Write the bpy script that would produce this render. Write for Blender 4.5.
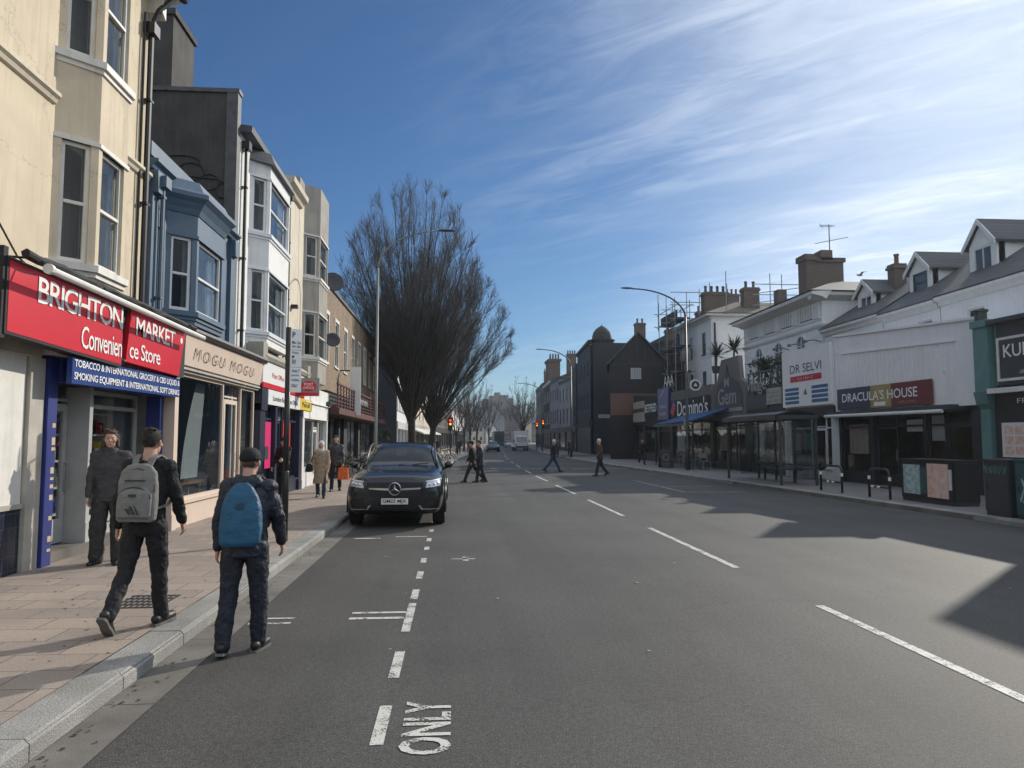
import bpy, bmesh, math, random
from mathutils import Vector, Matrix, noise
from mathutils.bvhtree import BVHTree
random.seed(7)
R_ = math.radians
S = bpy.context.scene
COL = S.collection
for o in list(bpy.data.objects): bpy.data.objects.remove(o)

# ---------------------------------------------------------------- camera
CAM_H = 1.75; FPX = 740.0
PITCH = math.atan(55/FPX); YAW = math.atan(57/FPX*math.cos(PITCH))
cd = bpy.data.cameras.new('street_camera'); cam = bpy.data.objects.new('street_camera', cd); COL.objects.link(cam)
cam.location = (0, 0, CAM_H); cam.rotation_euler = (math.pi/2+PITCH, 0, -YAW)
cd.sensor_fit = 'HORIZONTAL'; cd.sensor_width = 36; cd.lens = 36*FPX/1024; cd.clip_end = 6000; cd.clip_start = .05
S.camera = cam

# ---------------------------------------------------------------- light
SUN_EL, SUN_AZ = 27.0, 47.0        # azimuth clockwise from the street direction (+Y)
EXPOSURE = 0.38
ws = bpy.data.worlds.new('World'); S.world = ws; ws.use_nodes = True
nt = ws.node_tree; nt.nodes.clear()
def nn(t, **k):
    n = nt.nodes.new(t)
    for a, b in k.items(): setattr(n, a, b)
    return n
out = nn('ShaderNodeOutputWorld'); bg = nn('ShaderNodeBackground'); bg.inputs[1].default_value = .049
sky = nn('ShaderNodeTexSky', sky_type='NISHITA', sun_disc=False)
sky.sun_elevation = R_(SUN_EL); sky.sun_rotation = R_(SUN_AZ); sky.air_density = 1.0; sky.dust_density = .25; sky.ozone_density = 3.0
tc = nn('ShaderNodeTexCoord'); sep = nn('ShaderNodeSeparateXYZ'); nt.links.new(tc.outputs['Generated'], sep.inputs[0])
def mth(op, a, b=None, c=None, clamp=False):
    n = nn('ShaderNodeMath', operation=op); n.use_clamp = clamp
    for i, x in enumerate((a, b, c)):
        if x is None: continue
        if isinstance(x, (int, float)): n.inputs[i].default_value = x
        else: nt.links.new(x, n.inputs[i])
    return n.outputs[0]
zc = mth('ADD', mth('MAXIMUM', sep.outputs[2], 0.0), .10)
cx = mth('DIVIDE', sep.outputs[0], zc); cy = mth('DIVIDE', sep.outputs[1], zc)
def comb(x, y):
    n = nn('ShaderNodeCombineXYZ'); nt.links.new(x, n.inputs[0]); nt.links.new(y, n.inputs[1]); return n.outputs[0]
def rotated(deg, sx, sy):
    ca, sa = math.cos(R_(deg)), math.sin(R_(deg))
    return comb(mth('MULTIPLY', mth('ADD', mth('MULTIPLY', cx, ca), mth('MULTIPLY', cy, sa)), sx), mth('MULTIPLY', mth('SUBTRACT', mth('MULTIPLY', cy, ca), mth('MULTIPLY', cx, sa)), sy))
def noi(vec, sc, det, rough, dist=0.0):
    n = nn('ShaderNodeTexNoise'); n.inputs['Scale'].default_value = sc; n.inputs['Detail'].default_value = det
    n.inputs['Roughness'].default_value = rough; n.inputs['Distortion'].default_value = dist
    nt.links.new(vec, n.inputs['Vector']); return n.outputs['Fac']
def ramp(x, a, b):
    n = nn('ShaderNodeMapRange'); n.interpolation_type = 'SMOOTHSTEP'; nt.links.new(x, n.inputs[0])
    n.inputs[1].default_value = a; n.inputs[2].default_value = b; return n.outputs[0]
AX = 128.0      # bearing along which the cirrus filaments run
streak = ramp(noi(rotated(AX, .5, 1.5), 1.15, 10, .60, .6), .33, .80)
fine = ramp(noi(rotated(AX+14, 1.6, 5.5), 1.6, 8, .62, .9), .36, .74)
big = ramp(noi(rotated(AX, .42, .95), .75, 4, .5, .3), .34, .60)
az = mth('ARCTAN2', sep.outputs[0], sep.outputs[1])      # bearing, clockwise from the street
east = ramp(az, R_(-8), R_(32))
cl = mth('MULTIPLY', mth('ADD', mth('MULTIPLY', streak, .50), mth('MULTIPLY', fine, .36)), mth('ADD', mth('MULTIPLY', big, .85), .15))
cl = mth('MULTIPLY', cl, mth('ADD', mth('MULTIPLY', east, .92), .02), clamp=True)
veil = mth('MULTIPLY', ramp(az, R_(8), R_(42)), .48)
# bright cloud veil added to the unseen sky behind and overhead to lift shade
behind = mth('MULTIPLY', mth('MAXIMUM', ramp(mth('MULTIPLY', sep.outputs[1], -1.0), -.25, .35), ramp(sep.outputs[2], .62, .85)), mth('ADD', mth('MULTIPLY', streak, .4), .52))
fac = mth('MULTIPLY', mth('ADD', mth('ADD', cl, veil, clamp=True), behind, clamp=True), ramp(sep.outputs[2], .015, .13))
hs = nn('ShaderNodeHueSaturation'); hs.inputs['Saturation'].default_value = 1.12; hs.inputs['Value'].default_value = 1.0; nt.links.new(sky.outputs[0], hs.inputs['Color'])
wb = nn('ShaderNodeVectorMath', operation='MULTIPLY'); wb.inputs[1].default_value = (.84, 1.08, 1.30); nt.links.new(hs.outputs[0], wb.inputs[0])   # camera white balance
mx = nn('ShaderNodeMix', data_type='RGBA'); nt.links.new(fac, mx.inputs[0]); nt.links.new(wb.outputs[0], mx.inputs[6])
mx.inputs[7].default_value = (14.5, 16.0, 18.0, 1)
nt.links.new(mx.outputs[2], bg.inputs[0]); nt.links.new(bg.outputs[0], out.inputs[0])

sd = bpy.data.lights.new('sun', 'SUN'); so = bpy.data.objects.new('sun', sd); COL.objects.link(so)
sd.energy = 3.3; sd.angle = R_(.53); sd.color = (1, .93, .82)
v = Vector((math.sin(R_(SUN_AZ))*math.cos(R_(SUN_EL)), math.cos(R_(SUN_AZ))*math.cos(R_(SUN_EL)), math.sin(R_(SUN_EL))))
so.rotation_euler = v.to_track_quat('Z', 'Y').to_euler(); so.location = (30, 30, 40)
S.view_settings.view_transform = 'Standard'; S.view_settings.look = 'None'; S.view_settings.exposure = EXPOSURE
S.view_settings.gamma = 1; S.view_settings.use_curve_mapping = False
S.render.engine = 'CYCLES'; S.cycles.max_bounces = 6; S.cycles.transparent_max_bounces = 12; S.cycles.caustics_reflective = False; S.cycles.caustics_refractive = False

# ---------------------------------------------------------------- materials
M = {}
def mat(name, col, rough=.7, var=.12, vs=3.0, bump=0.0, bs=40.0, metal=0.0, spec=.5, col2=None, fine=0.0, streaks=0.0, coat=0.0, emit=0.0, cracks=0.0):
    m = bpy.data.materials.new(name); m.use_nodes = True; t = m.node_tree; b = t.nodes['Principled BSDF']
    N = t.nodes.new; L = t.links.new
    tc = N('ShaderNodeTexCoord')
    c = (*col, 1)
    n1 = N('ShaderNodeTexNoise'); n1.inputs['Scale'].default_value = vs; n1.inputs['Detail'].default_value = 5; n1.inputs['Roughness'].default_value = .6
    L(tc.outputs['Object'], n1.inputs['Vector'])
    mp = N('ShaderNodeMapRange'); mp.inputs[1].default_value = .3; mp.inputs[2].default_value = .7
    L(n1.outputs['Fac'], mp.inputs[0])
    mix = N('ShaderNodeMix'); mix.data_type = 'RGBA'
    mix.inputs[6].default_value = c
    mix.inputs[7].default_value = (*(col2 if col2 else [x*(1-2.2*var) if x*(1-2.2*var) > 0 else 0 for x in col]), 1)
    L(mp.outputs[0], mix.inputs[0])
    last = mix.outputs[2]
    if streaks:      # vertical weather streaks
        mpp = N('ShaderNodeMapping'); mpp.inputs['Scale'].default_value = (5, 5, .35); L(tc.outputs['Object'], mpp.inputs[0])
        n3 = N('ShaderNodeTexNoise'); n3.inputs['Scale'].default_value = 1.4; n3.inputs['Detail'].default_value = 6; L(mpp.outputs[0], n3.inputs['Vector'])
        r3 = N('ShaderNodeMapRange'); r3.inputs[1].default_value = .5; r3.inputs[2].default_value = .78; r3.inputs[4].default_value = streaks; L(n3.outputs['Fac'], r3.inputs[0])
        mx3 = N('ShaderNodeMix'); mx3.data_type = 'RGBA'; mx3.inputs[7].default_value = (.12, .105, .09, 1); L(last, mx3.inputs[6]); L(r3.outputs[0], mx3.inputs[0]); last = mx3.outputs[2]
    if cracks:       # hairline cracks and patched render
        vo = N('ShaderNodeTexVoronoi'); vo.feature = 'DISTANCE_TO_EDGE'; vo.inputs['Scale'].default_value = .55; sv = N('ShaderNodeVectorMath'); sv.operation = 'SCALE'; sv.inputs['Scale'].default_value = .7; nq = N('ShaderNodeTexNoise'); nq.inputs['Scale'].default_value = 2.2; nq.inputs['Detail'].default_value = 8; nq.inputs['Roughness'].default_value = .7; L(tc.outputs['Object'], nq.inputs['Vector']); L(nq.outputs['Color'], sv.inputs[0]); av = N('ShaderNodeVectorMath'); L(tc.outputs['Object'], av.inputs[0]); L(sv.outputs[0], av.inputs[1]); L(av.outputs[0], vo.inputs['Vector'])
        rc = N('ShaderNodeMapRange'); rc.inputs[1].default_value = 0; rc.inputs[2].default_value = .005; rc.inputs[3].default_value = cracks; rc.inputs[4].default_value = 0; L(vo.outputs['Distance'], rc.inputs[0])
        mc = N('ShaderNodeMix'); mc.data_type = 'RGBA'; mc.inputs[7].default_value = (.16, .14, .12, 1); L(last, mc.inputs[6]); L(rc.outputs[0], mc.inputs[0]); last = mc.outputs[2]
    if fine:
        n2 = N('ShaderNodeTexNoise'); n2.inputs['Scale'].default_value = bs*2; n2.inputs['Detail'].default_value = 2; L(tc.outputs['Object'], n2.inputs['Vector'])
        r2 = N('ShaderNodeMapRange'); r2.inputs[1].default_value = .3; r2.inputs[2].default_value = .7; r2.inputs[3].default_value = 1-fine; r2.inputs[4].default_value = 1+fine; L(n2.outputs['Fac'], r2.inputs[0])
        vm = N('ShaderNodeVectorMath'); vm.operation = 'SCALE'; L(last, vm.inputs[0]); L(r2.outputs[0], vm.inputs['Scale']); last = vm.outputs[0]
    L(last, b.inputs['Base Color'])
    b.inputs['Roughness'].default_value = rough; b.inputs['Metallic'].default_value = metal; b.inputs['Specular IOR Level'].default_value = spec
    b.inputs['Coat Weight'].default_value = coat
    if bump:
        nb = N('ShaderNodeTexNoise'); nb.inputs['Scale'].default_value = bs; nb.inputs['Detail'].default_value = 3; L(tc.outputs['Object'], nb.inputs['Vector'])
        bp = N('ShaderNodeBump'); bp.inputs['Strength'].default_value = min(1, bump); bp.inputs['Distance'].default_value = .01 if bump <= 1 else .01*bump
        L(nb.outputs['Fac'], bp.inputs['Height']); L(bp.outputs[0], b.inputs['Normal'])
    if emit:
        b.inputs['Emission Color'].default_value = c; b.inputs['Emission Strength'].default_value = emit
    M[name] = m; return m

def brickmat(name, c1, c2, mortar, bw, bh, ms, plane, rough=.85, bump=.5, var=.5, dirt=.35, off=.5, dirtcol=(.10, .085, .075)):
    # plane: 'yz', 'xz' walls, 'xy' rows across, 'yx' ground with rows stacked along Y
    m = bpy.data.materials.new(name); m.use_nodes = True; t = m.node_tree; b = t.nodes['Principled BSDF']
    N = t.nodes.new; L = t.links.new
    tc = N('ShaderNodeTexCoord'); sp = N('ShaderNodeSeparateXYZ'); L(tc.outputs['Object'], sp.inputs[0]); cb = N('ShaderNodeCombineXYZ')
    ix = {'x': 0, 'y': 1, 'z': 2}
    L(sp.outputs[ix[plane[0]]], cb.inputs[0]); L(sp.outputs[ix[plane[1]]], cb.inputs[1])
    br = N('ShaderNodeTexBrick'); L(cb.outputs[0], br.inputs['Vector']); br.offset = off
    br.inputs['Color1'].default_value = (*c1, 1); br.inputs['Color2'].default_value = (*c2, 1); br.inputs['Mortar'].default_value = (*mortar, 1)
    br.inputs['Scale'].default_value = 1; br.inputs['Brick Width'].default_value = bw; br.inputs['Row Height'].default_value = bh; br.inputs['Mortar Size'].default_value = ms; br.inputs['Mortar Smooth'].default_value = .2
    n1 = N('ShaderNodeTexNoise'); n1.inputs['Scale'].default_value = 1.1; n1.inputs['Detail'].default_value = 7; n1.inputs['Roughness'].default_value = .65; L(tc.outputs['Object'], n1.inputs['Vector'])
    r = N('ShaderNodeMapRange'); r.inputs[1].default_value = .42; r.inputs[2].default_value = .75; r.inputs[4].default_value = dirt; L(n1.outputs['Fac'], r.inputs[0])
    mx = N('ShaderNodeMix'); mx.data_type = 'RGBA'; mx.inputs[7].default_value = (*dirtcol, 1); L(br.outputs['Color'], mx.inputs[6]); L(r.outputs[0], mx.inputs[0])
    n2 = N('ShaderNodeTexNoise'); n2.inputs['Scale'].default_value = 90; n2.inputs['Detail'].default_value = 2; L(tc.outputs['Object'], n2.inputs['Vector'])
    r2 = N('ShaderNodeMapRange'); r2.inputs[1].default_value = .3; r2.inputs[2].default_value = .7; r2.inputs[3].default_value = .82; r2.inputs[4].default_value = 1.16; L(n2.outputs['Fac'], r2.inputs[0])
    vm = N('ShaderNodeVectorMath'); vm.operation = 'SCALE'; L(mx.outputs[2], vm.inputs[0]); L(r2.outputs[0], vm.inputs['Scale'])
    L(vm.outputs[0], b.inputs['Base Color']); b.inputs['Roughness'].default_value = rough
    bp = N('ShaderNodeBump'); bp.invert = True; bp.inputs['Strength'].default_value = bump; bp.inputs['Distance'].default_value = .008; L(br.outputs['Fac'], bp.inputs['Height']); L(bp.outputs[0], b.inputs['Normal'])
    M[name] = m; return m

def glassmat(name, tint=(.55, .6, .62), refl=1.0, rough=.02, base=.06):
    m = bpy.data.materials.new(name); m.use_nodes = True; t = m.node_tree; t.nodes.clear(); N = t.nodes.new; L = t.links.new
    o = N('ShaderNodeOutputMaterial'); tr = N('ShaderNodeBsdfTransparent'); tr.inputs[0].default_value = (*tint, 1)
    g = N('ShaderNodeBsdfGlossy'); g.inputs['Roughness'].default_value = rough; g.inputs['Color'].default_value = (.9, .95, 1, 1)
    tc = N('ShaderNodeTexCoord'); nz = N('ShaderNodeTexNoise'); nz.inputs['Scale'].default_value = 1.6; L(tc.outputs['Object'], nz.inputs['Vector'])
    bp = N('ShaderNodeBump'); bp.inputs['Strength'].default_value = .12; bp.inputs['Distance'].default_value = .05; L(nz.outputs['Fac'], bp.inputs['Height']); L(bp.outputs[0], g.inputs['Normal'])
    ge = N('ShaderNodeNewGeometry'); dt = N('ShaderNodeVectorMath'); dt.operation = 'DOT_PRODUCT'; L(ge.outputs['Normal'], dt.inputs[0]); L(ge.outputs['Incoming'], dt.inputs[1])
    ab = N('ShaderNodeMath'); ab.operation = 'ABSOLUTE'; L(dt.outputs['Value'], ab.inputs[0]); sb = N('ShaderNodeMath'); sb.operation = 'SUBTRACT'; sb.inputs[0].default_value = 1; L(ab.outputs[0], sb.inputs[1])
    pw = N('ShaderNodeMath'); pw.operation = 'POWER'; pw.inputs[1].default_value = 4.2; L(sb.outputs[0], pw.inputs[0])
    mm = N('ShaderNodeMath'); mm.operation = 'MULTIPLY_ADD'; mm.inputs[1].default_value = .9*refl; mm.inputs[2].default_value = base; mm.use_clamp = True; L(pw.outputs[0], mm.inputs[0])
    mx = N('ShaderNodeMixShader'); L(mm.outputs[0], mx.inputs[0]); L(tr.outputs[0], mx.inputs[1]); L(g.outputs[0], mx.inputs[2]); L(mx.outputs[0], o.inputs[0])
    M[name] = m; return m

mat('cream', (.64, .545, .40), .85, .08, 1.3, .35, 60, streaks=.28, cracks=.55)
mat('cream_pale', (.64, .57, .45), .85, .07, 1.3, .3, 60, streaks=.3, cracks=.55)
mat('white_render', (.74, .74, .72), .8, .06, 1.0, .25, 50, streaks=.22, cracks=.55)
mat('white_villa', (.80, .80, .79), .85, .05, .8, .25, 50, streaks=.12, cracks=.3)
mat('grey_render', (.38, .355, .31), .88, .14, 1.2, .3, 50, streaks=.45, cracks=.55)
mat('white_paint', (.72, .71, .68), .5, .07, 5, .15, 60, streaks=.12)
mat('old_white', (.70, .68, .63), .6, .06, 5, .15, 70, streaks=.3)
mat('alu', (.42, .43, .43), .4, .08, 4)
mat('upvc', (.74, .75, .76), .35, .04, 4)
mat('blue_paint', (.080, .135, .20), .55, .10, 2.5, .3, 50, streaks=.2, cracks=.55)
mat('dark_render', (.075, .07, .066), .9, .2, 1.6, .6, 30, streaks=.5)
mat('graffiti', (.035, .033, .033), .8, .1, 5)
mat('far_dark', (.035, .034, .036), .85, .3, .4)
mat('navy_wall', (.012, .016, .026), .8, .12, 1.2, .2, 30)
mat('dark_brown', (.018, .016, .017), .75, .15, 3, .2, 40)

mat('tile_roof', (.19, .085, .055), .85, .2, 3, .6, 20)
mat('moss_tile', (.17, .15, .115), .9, .25, 4, .7, 20)
mat('lead', (.10, .105, .11), .6, .2, 5, .3, 20)
mat('black_metal', (.012, .012, .013), .38, .1, 5)
mat('dark_metal', (.04, .042, .045), .45, .12, 5)
mat('steel', (.42, .43, .44), .35, .1, 6, metal=.9)
mat('galv', (.30, .31, .31), .5, .12, 6, metal=.5)
mat('grey_pole', (.20, .22, .21), .5, .15, 3, metal=.2)
mat('red_sign', (.60, .012, .028), .35, .05, 3)
mat('awning_dark', (.018, .018, .02), .8, .2, 5, .6, 60)
mat('white_sign', (.80, .80, .79), .35, .03, 3)
mat('blue_sign', (.016, .05, .22), .35, .06, 3)
mat('royal', (.02, .035, .19), .45, .1, 3)
mat('fascia_grey', (.47, .44, .38), .7, .15, 3, .2, 40, streaks=.35)
mat('mogu', (.62, .50, .41), .6, .05, 1.5, .1, 40)
mat('mogu_letter', (.30, .215, .16), .5, .05, 3)
mat('pink', (.68, .02, .16), .4, .05, 3)
mat('red', (.56, .02, .03), .4, .05, 3)
mat('yellow', (.78, .55, .02), .4, .05, 3)
mat('teal_paint', (.12, .25, .235), .6, .12, 2, .2, 40)
mat('teal_dark', (.03, .095, .10), .55, .15, 3, .2, 40)
mat('shop_dark', (.022, .022, .024), .5, .15, 3)
mat('navy_shop', (.012, .017, .045), .4, .1, 3)
mat('charcoal', (.045, .048, .055), .55, .1, 3)
mat('inside', (.085, .078, .07), .9, .3, .9)
mat('inside_warm', (.23, .165, .10), .9, .3, .9)
mat('inside_white', (.42, .43, .42), .9, .2, 1)
mat('curtain', (.44, .44, .42), .95, .15, 8, .4, 30)
mat('blind', (.36, .39, .385), .9, .05, 3)
mat('wood', (.20, .10, .045), .6, .2, 5, .3, 30)
mat('maroon', (.10, .025, .022), .6, .2, 3, .3, 30)
mat('poster_cyan', (.50, .60, .55), .6, .3, 9, col2=(.16, .26, .30))
mat('poster_orange', (.60, .30, .18), .6, .3, 7, col2=(.72, .62, .55))
mat('gold', (.42, .33, .12), .5, .15, 5)
mat('drac_blue', (.045, .055, .095), .5, .1, 3); mat('drac_red', (.16, .03, .035), .5, .1, 3)
mat('lime_window', (.40, .47, .20), .5, .3, 2, col2=(.2, .2, .15))
mat('skin', (.50, .29, .21), .55, .08, 18, .1, 60); mat('lips', (.36, .13, .11), .5)
mat('hair_dark', (.022, .017, .014), .55, .25, 40, 1, 160); mat('hair_brown', (.10, .06, .035), .6, .3, 40, 1, 160); mat('hair_grey', (.16, .15, .14), .6, .3, 40, 1, 160)
mat('hair_white', (.66, .64, .6), .6, .15, 40, 1, 160)
mat('black_cloth', (.0075, .0078, .009), .85, .2, 8, .7, 55); mat('grey_cloth', (.062, .060, .064), .9, .15, 8, .7, 55)
mat('navy_cloth', (.010, .015, .030), .6, .2, 8, .8, 35); mat('trouser_black', (.010, .010, .012), .8, .2, 8, .8, 45); mat('trouser_grey', (.046, .045, .044), .9, .2, 8, .8, 45)
mat('trouser_navy', (.0085, .012, .024), .75, .2, 8, .8, 45); mat('denim', (.03, .055, .10), .85, .25, 12, .8, 60); mat('beige_cloth', (.38, .30, .20), .9, .12, 8, .7, 50)
mat('brown_cloth', (.085, .05, .03), .8, .2, 8, .7, 50); mat('pack_grey', (.20, .195, .185), .8, .12, 14, .7, 90); mat('pack_dark', (.045, .044, .043), .8, .15, 14, .6, 90)
mat('pack_blue', (.005, .085, .175), .55, .12, 9, .6, 60); mat('pack_blue_dark', (.008, .045, .075), .7, .15, 14, .6, 90); mat('orange', (.78, .15, .02), .45, .2, 14, .6, 40)
mat('shoe', (.010, .010, .011), .5, .2, 10, .4, 60); mat('sole', (.14, .135, .13), .7, .15, 10)
mat('tyre', (.014, .014, .015), .85, .1, 10, .5, 60); mat('rubber', (.02, .02, .02), .8)
mat('car_paint', (.0035, .0042, .0065), .22, .05, 2, coat=.55, spec=.5); mat('car_black', (.006, .006, .007), .35, .05, 3); mat('chrome', (.75, .76, .78), .12, .03, 3, metal=1)
mat('van_white', (.55, .56, .57), .35, .05, 2, coat=.5); mat('bus_green', (.02, .075, .06), .35, .08, 2, coat=.5); mat('car_silver', (.35, .36, .37), .3, .05, 2, metal=.5, coat=.5)
mat('plate', (.74, .75, .70), .35, .02, 3); mat('lens', (.55, .58, .62), .1, .1, 9, metal=.4)
mat('bark', (.062, .050, .040), .95, .35, 9, 1, 25); mat('twig', (.084, .076, .068), .95, .2, 3); mat('wood_far', (.045, .036, .030), .95, .3, .3)
mat('leaf', (.07, .11, .025), .7, .45, 3, .5, 30); mat('leaf_dark', (.03, .06, .02), .7, .4, 3, .5, 30)
mat('dark_leaf', (.10, .06, .03), .8, .4, 30); mat('dark_gum', (.11, .095, .085), .8); mat('cable', (.012, .012, .012), .6); mat('canvas_blue', (.008, .06, .19), .7, .1, 3); mat('canvas_white', (.66, .64, .6), .8, .08, 3)
mat('terracotta', (.24, .10, .06), .85, .2, 6, .4, 30); mat('render_brown', (.25, .125, .07), .85, .2, 2)
mat('far_brown', (.12, .09, .075), .9, .3, .12); mat('far_grey', (.18, .165, .16), .9, .2, .2); mat('far_pale', (.27, .27, .29), .9, .15, .3); mat('hill', (.045, .042, .03), .95, .4, .04)
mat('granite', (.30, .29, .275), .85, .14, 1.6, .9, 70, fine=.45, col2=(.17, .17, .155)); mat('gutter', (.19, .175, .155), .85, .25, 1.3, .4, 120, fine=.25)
mat('amber', (1.0, .36, .05), .4, 0, 3, emit=1.7); mat('red_lamp', (1.0, .05, .02), .4, 0, 3, emit=1.6); mat('dead_lamp', (.03, .04, .03), .3)
mat('letter_white', (.80, .80, .78), .5, .03, 3); mat('letter_dark', (.04, .05, .07), .5); mat('letter_red', (.55, .03, .04), .5); mat('letter_grey', (.30, .31, .32), .5); mat('letter_blue', (.04, .15, .32), .5)
mat('sticker', (.5, .28, .06), .6, .4, 22, col2=(.45, .45, .42)); mat('blue_tile', (.014, .022, .045), .25, .1, 3)
brickmat('brick_yellow', (.29, .195, .11), (.20, .13, .075), (.24, .20, .15), .225, .075, .010, 'yz', dirt=.55)
brickmat('brick_red', (.20, .075, .045), (.15, .06, .04), (.14, .12, .10), .225, .075, .010, 'xz', dirt=.4)
brickmat('slate', (.080, .083, .090), (.058, .060, .066), (.025, .026, .028), .30, .17, .012, 'yz', rough=.7, dirt=.4, dirtcol=(.10, .10, .075), bump=1.0)
brickmat('brick_chimney', (.15, .095, .07), (.10, .065, .05), (.10, .09, .08), .225, .075, .010, 'xz', dirt=.5)
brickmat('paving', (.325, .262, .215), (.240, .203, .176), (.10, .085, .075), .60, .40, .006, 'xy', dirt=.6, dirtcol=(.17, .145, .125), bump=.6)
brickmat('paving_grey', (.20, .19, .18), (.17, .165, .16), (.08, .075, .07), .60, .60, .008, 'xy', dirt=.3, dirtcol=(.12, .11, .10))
brickmat('wall_tile', (.012, .018, .04), (.014, .022, .05), (.05, .05, .055), .12, .17, .006, 'yz', rough=.25, dirt=.1, off=0)
glassmat('glass', (.66, .70, .71), 1.0, .02, .03)
glassmat('glass_dark', (.18, .20, .22), 1.1, .03, .06)
glassmat('glass_car', (.16, .18, .20), .8, .01, .035)
glassmat('shelter_glass', (.74, .77, .78), .6, .05, .05)
mat('pane_far', (.018, .022, .028), .10, .3, .8, spec=.8); mat('pane_mid', (.022, .026, .032), .08, .5, .6, spec=.9, col2=(.07, .075, .08))

# asphalt: dark binder, pale aggregate, worn patches
def asphalt():
    m = bpy.data.materials.new('asphalt'); m.use_nodes = True; t = m.node_tree; b = t.nodes['Principled BSDF']; N = t.nodes.new; L = t.links.new
    tc = N('ShaderNodeTexCoord'); O = tc.outputs['Object']
    vo = N('ShaderNodeTexVoronoi'); vo.inputs['Scale'].default_value = 75; L(O, vo.inputs['Vector'])
    n1 = N('ShaderNodeTexNoise'); n1.inputs['Scale'].default_value = 105; n1.inputs['Detail'].default_value = 3; n1.inputs['Roughness'].default_value = .75; L(O, n1.inputs['Vector'])
    n2 = N('ShaderNodeTexNoise'); n2.inputs['Scale'].default_value = .35; n2.inputs['Detail'].default_value = 6; n2.inputs['Roughness'].default_value = .6; L(O, n2.inputs['Vector'])
    mp = N('ShaderNodeMapping'); mp.inputs['Scale'].default_value = (1.5, .06, 1); L(O, mp.inputs[0])
    n3 = N('ShaderNodeTexNoise'); n3.inputs['Scale'].default_value = 1; n3.inputs['Detail'].default_value = 4; L(mp.outputs[0], n3.inputs['Vector'])
    cr = N('ShaderNodeValToRGB'); cr.color_ramp.elements[0].position = .36; cr.color_ramp.elements[0].color = (.040, .0395, .038, 1); cr.color_ramp.elements[1].position = .70; cr.color_ramp.elements[1].color = (.25, .24, .225, 1)
    e = cr.color_ramp.elements.new(.52); e.color = (.092, .089, .084, 1); L(n1.outputs['Fac'], cr.inputs[0])
    def sc(src, x, lo, hi, a=.3, c=.7):
        r = N('ShaderNodeMapRange'); r.inputs[1].default_value = a; r.inputs[2].default_value = c; r.inputs[3].default_value = lo; r.inputs[4].default_value = hi; L(x, r.inputs[0])
        vm = N('ShaderNodeVectorMath'); vm.operation = 'SCALE'; L(src, vm.inputs[0]); L(r.outputs[0], vm.inputs['Scale']); return vm.outputs[0]
    c = sc(cr.outputs[0], n2.outputs['Fac'], .62, .90); c = sc(c, n3.outputs['Fac'], .86, 1.12); c = sc(c, vo.outputs['Distance'], 1.12, .84, .1, .7)
    n5 = N('ShaderNodeTexNoise'); n5.inputs['Scale'].default_value = 2.6; n5.inputs['Detail'].default_value = 8; n5.inputs['Roughness'].default_value = .7; L(O, n5.inputs['Vector'])
    c = sc(c, n5.outputs['Fac'], 1.0, .74, .60, .76)
    n6 = N('ShaderNodeTexNoise'); n6.inputs['Scale'].default_value = 26; n6.inputs['Detail'].default_value = 4; n6.inputs['Roughness'].default_value = .8; L(O, n6.inputs['Vector']); c = sc(c, n6.outputs['Fac'], .74, 1.24, .36, .64)
    wv = N('ShaderNodeTexVoronoi'); wv.feature = 'DISTANCE_TO_EDGE'; wv.inputs['Scale'].default_value = .33; mq = N('ShaderNodeVectorMath'); mq.operation = 'ADD'; ns = N('ShaderNodeVectorMath'); ns.operation = 'SCALE'; ns.inputs['Scale'].default_value = .9; L(n5.outputs['Color'], ns.inputs[0]); L(O, mq.inputs[0]); L(ns.outputs[0], mq.inputs[1]); L(mq.outputs[0], wv.inputs['Vector'])
    c = sc(c, wv.outputs['Distance'], .72, 1.0, .0, .006)
    L(c, b.inputs['Base Color']); b.inputs['Roughness'].default_value = .72; b.inputs['Specular IOR Level'].default_value = .24
    bp = N('ShaderNodeBump'); bp.inputs['Strength'].default_value = .4; bp.inputs['Distance'].default_value = .005; L(n1.outputs['Fac'], bp.inputs['Height']); L(bp.outputs[0], b.inputs['Normal'])
    M['asphalt'] = m
asphalt()
def linemat(name, col, wear):
    m = bpy.data.materials.new(name); m.use_nodes = True; t = m.node_tree; t.nodes.remove(t.nodes['Principled BSDF']); N = t.nodes.new; L = t.links.new
    b = N('ShaderNodeBsdfPrincipled'); tr = N('ShaderNodeBsdfTransparent'); mx = N('ShaderNodeMixShader'); o = t.nodes['Material Output']
    tc = N('ShaderNodeTexCoord'); n = N('ShaderNodeTexNoise'); n.inputs['Scale'].default_value = 75; n.inputs['Detail'].default_value = 3; n.inputs['Roughness'].default_value = .7; L(tc.outputs['Object'], n.inputs['Vector'])
    n2 = N('ShaderNodeTexNoise'); n2.inputs['Scale'].default_value = 7; n2.inputs['Detail'].default_value = 5; L(tc.outputs['Object'], n2.inputs['Vector'])
    ad = N('ShaderNodeMath'); ad.operation = 'MULTIPLY_ADD'; ad.inputs[1].default_value = .6; L(n2.outputs['Fac'], ad.inputs[0]); L(n.outputs['Fac'], ad.inputs[2])
    r = N('ShaderNodeMapRange'); r.inputs[1].default_value = wear; r.inputs[2].default_value = wear+.06; L(ad.outputs[0], r.inputs[0])
    b.inputs['Base Color'].default_value = (*col, 1); b.inputs['Roughness'].default_value = .7
    L(r.outputs[0], mx.inputs[0]); L(tr.outputs[0], mx.inputs[1]); L(b.outputs[0], mx.inputs[2]); L(mx.outputs[0], o.inputs[0]); M[name] = m
linemat('line_white', (.50, .49, .455), .70); linemat('line_worn', (.46, .43, .37), .76)
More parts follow.
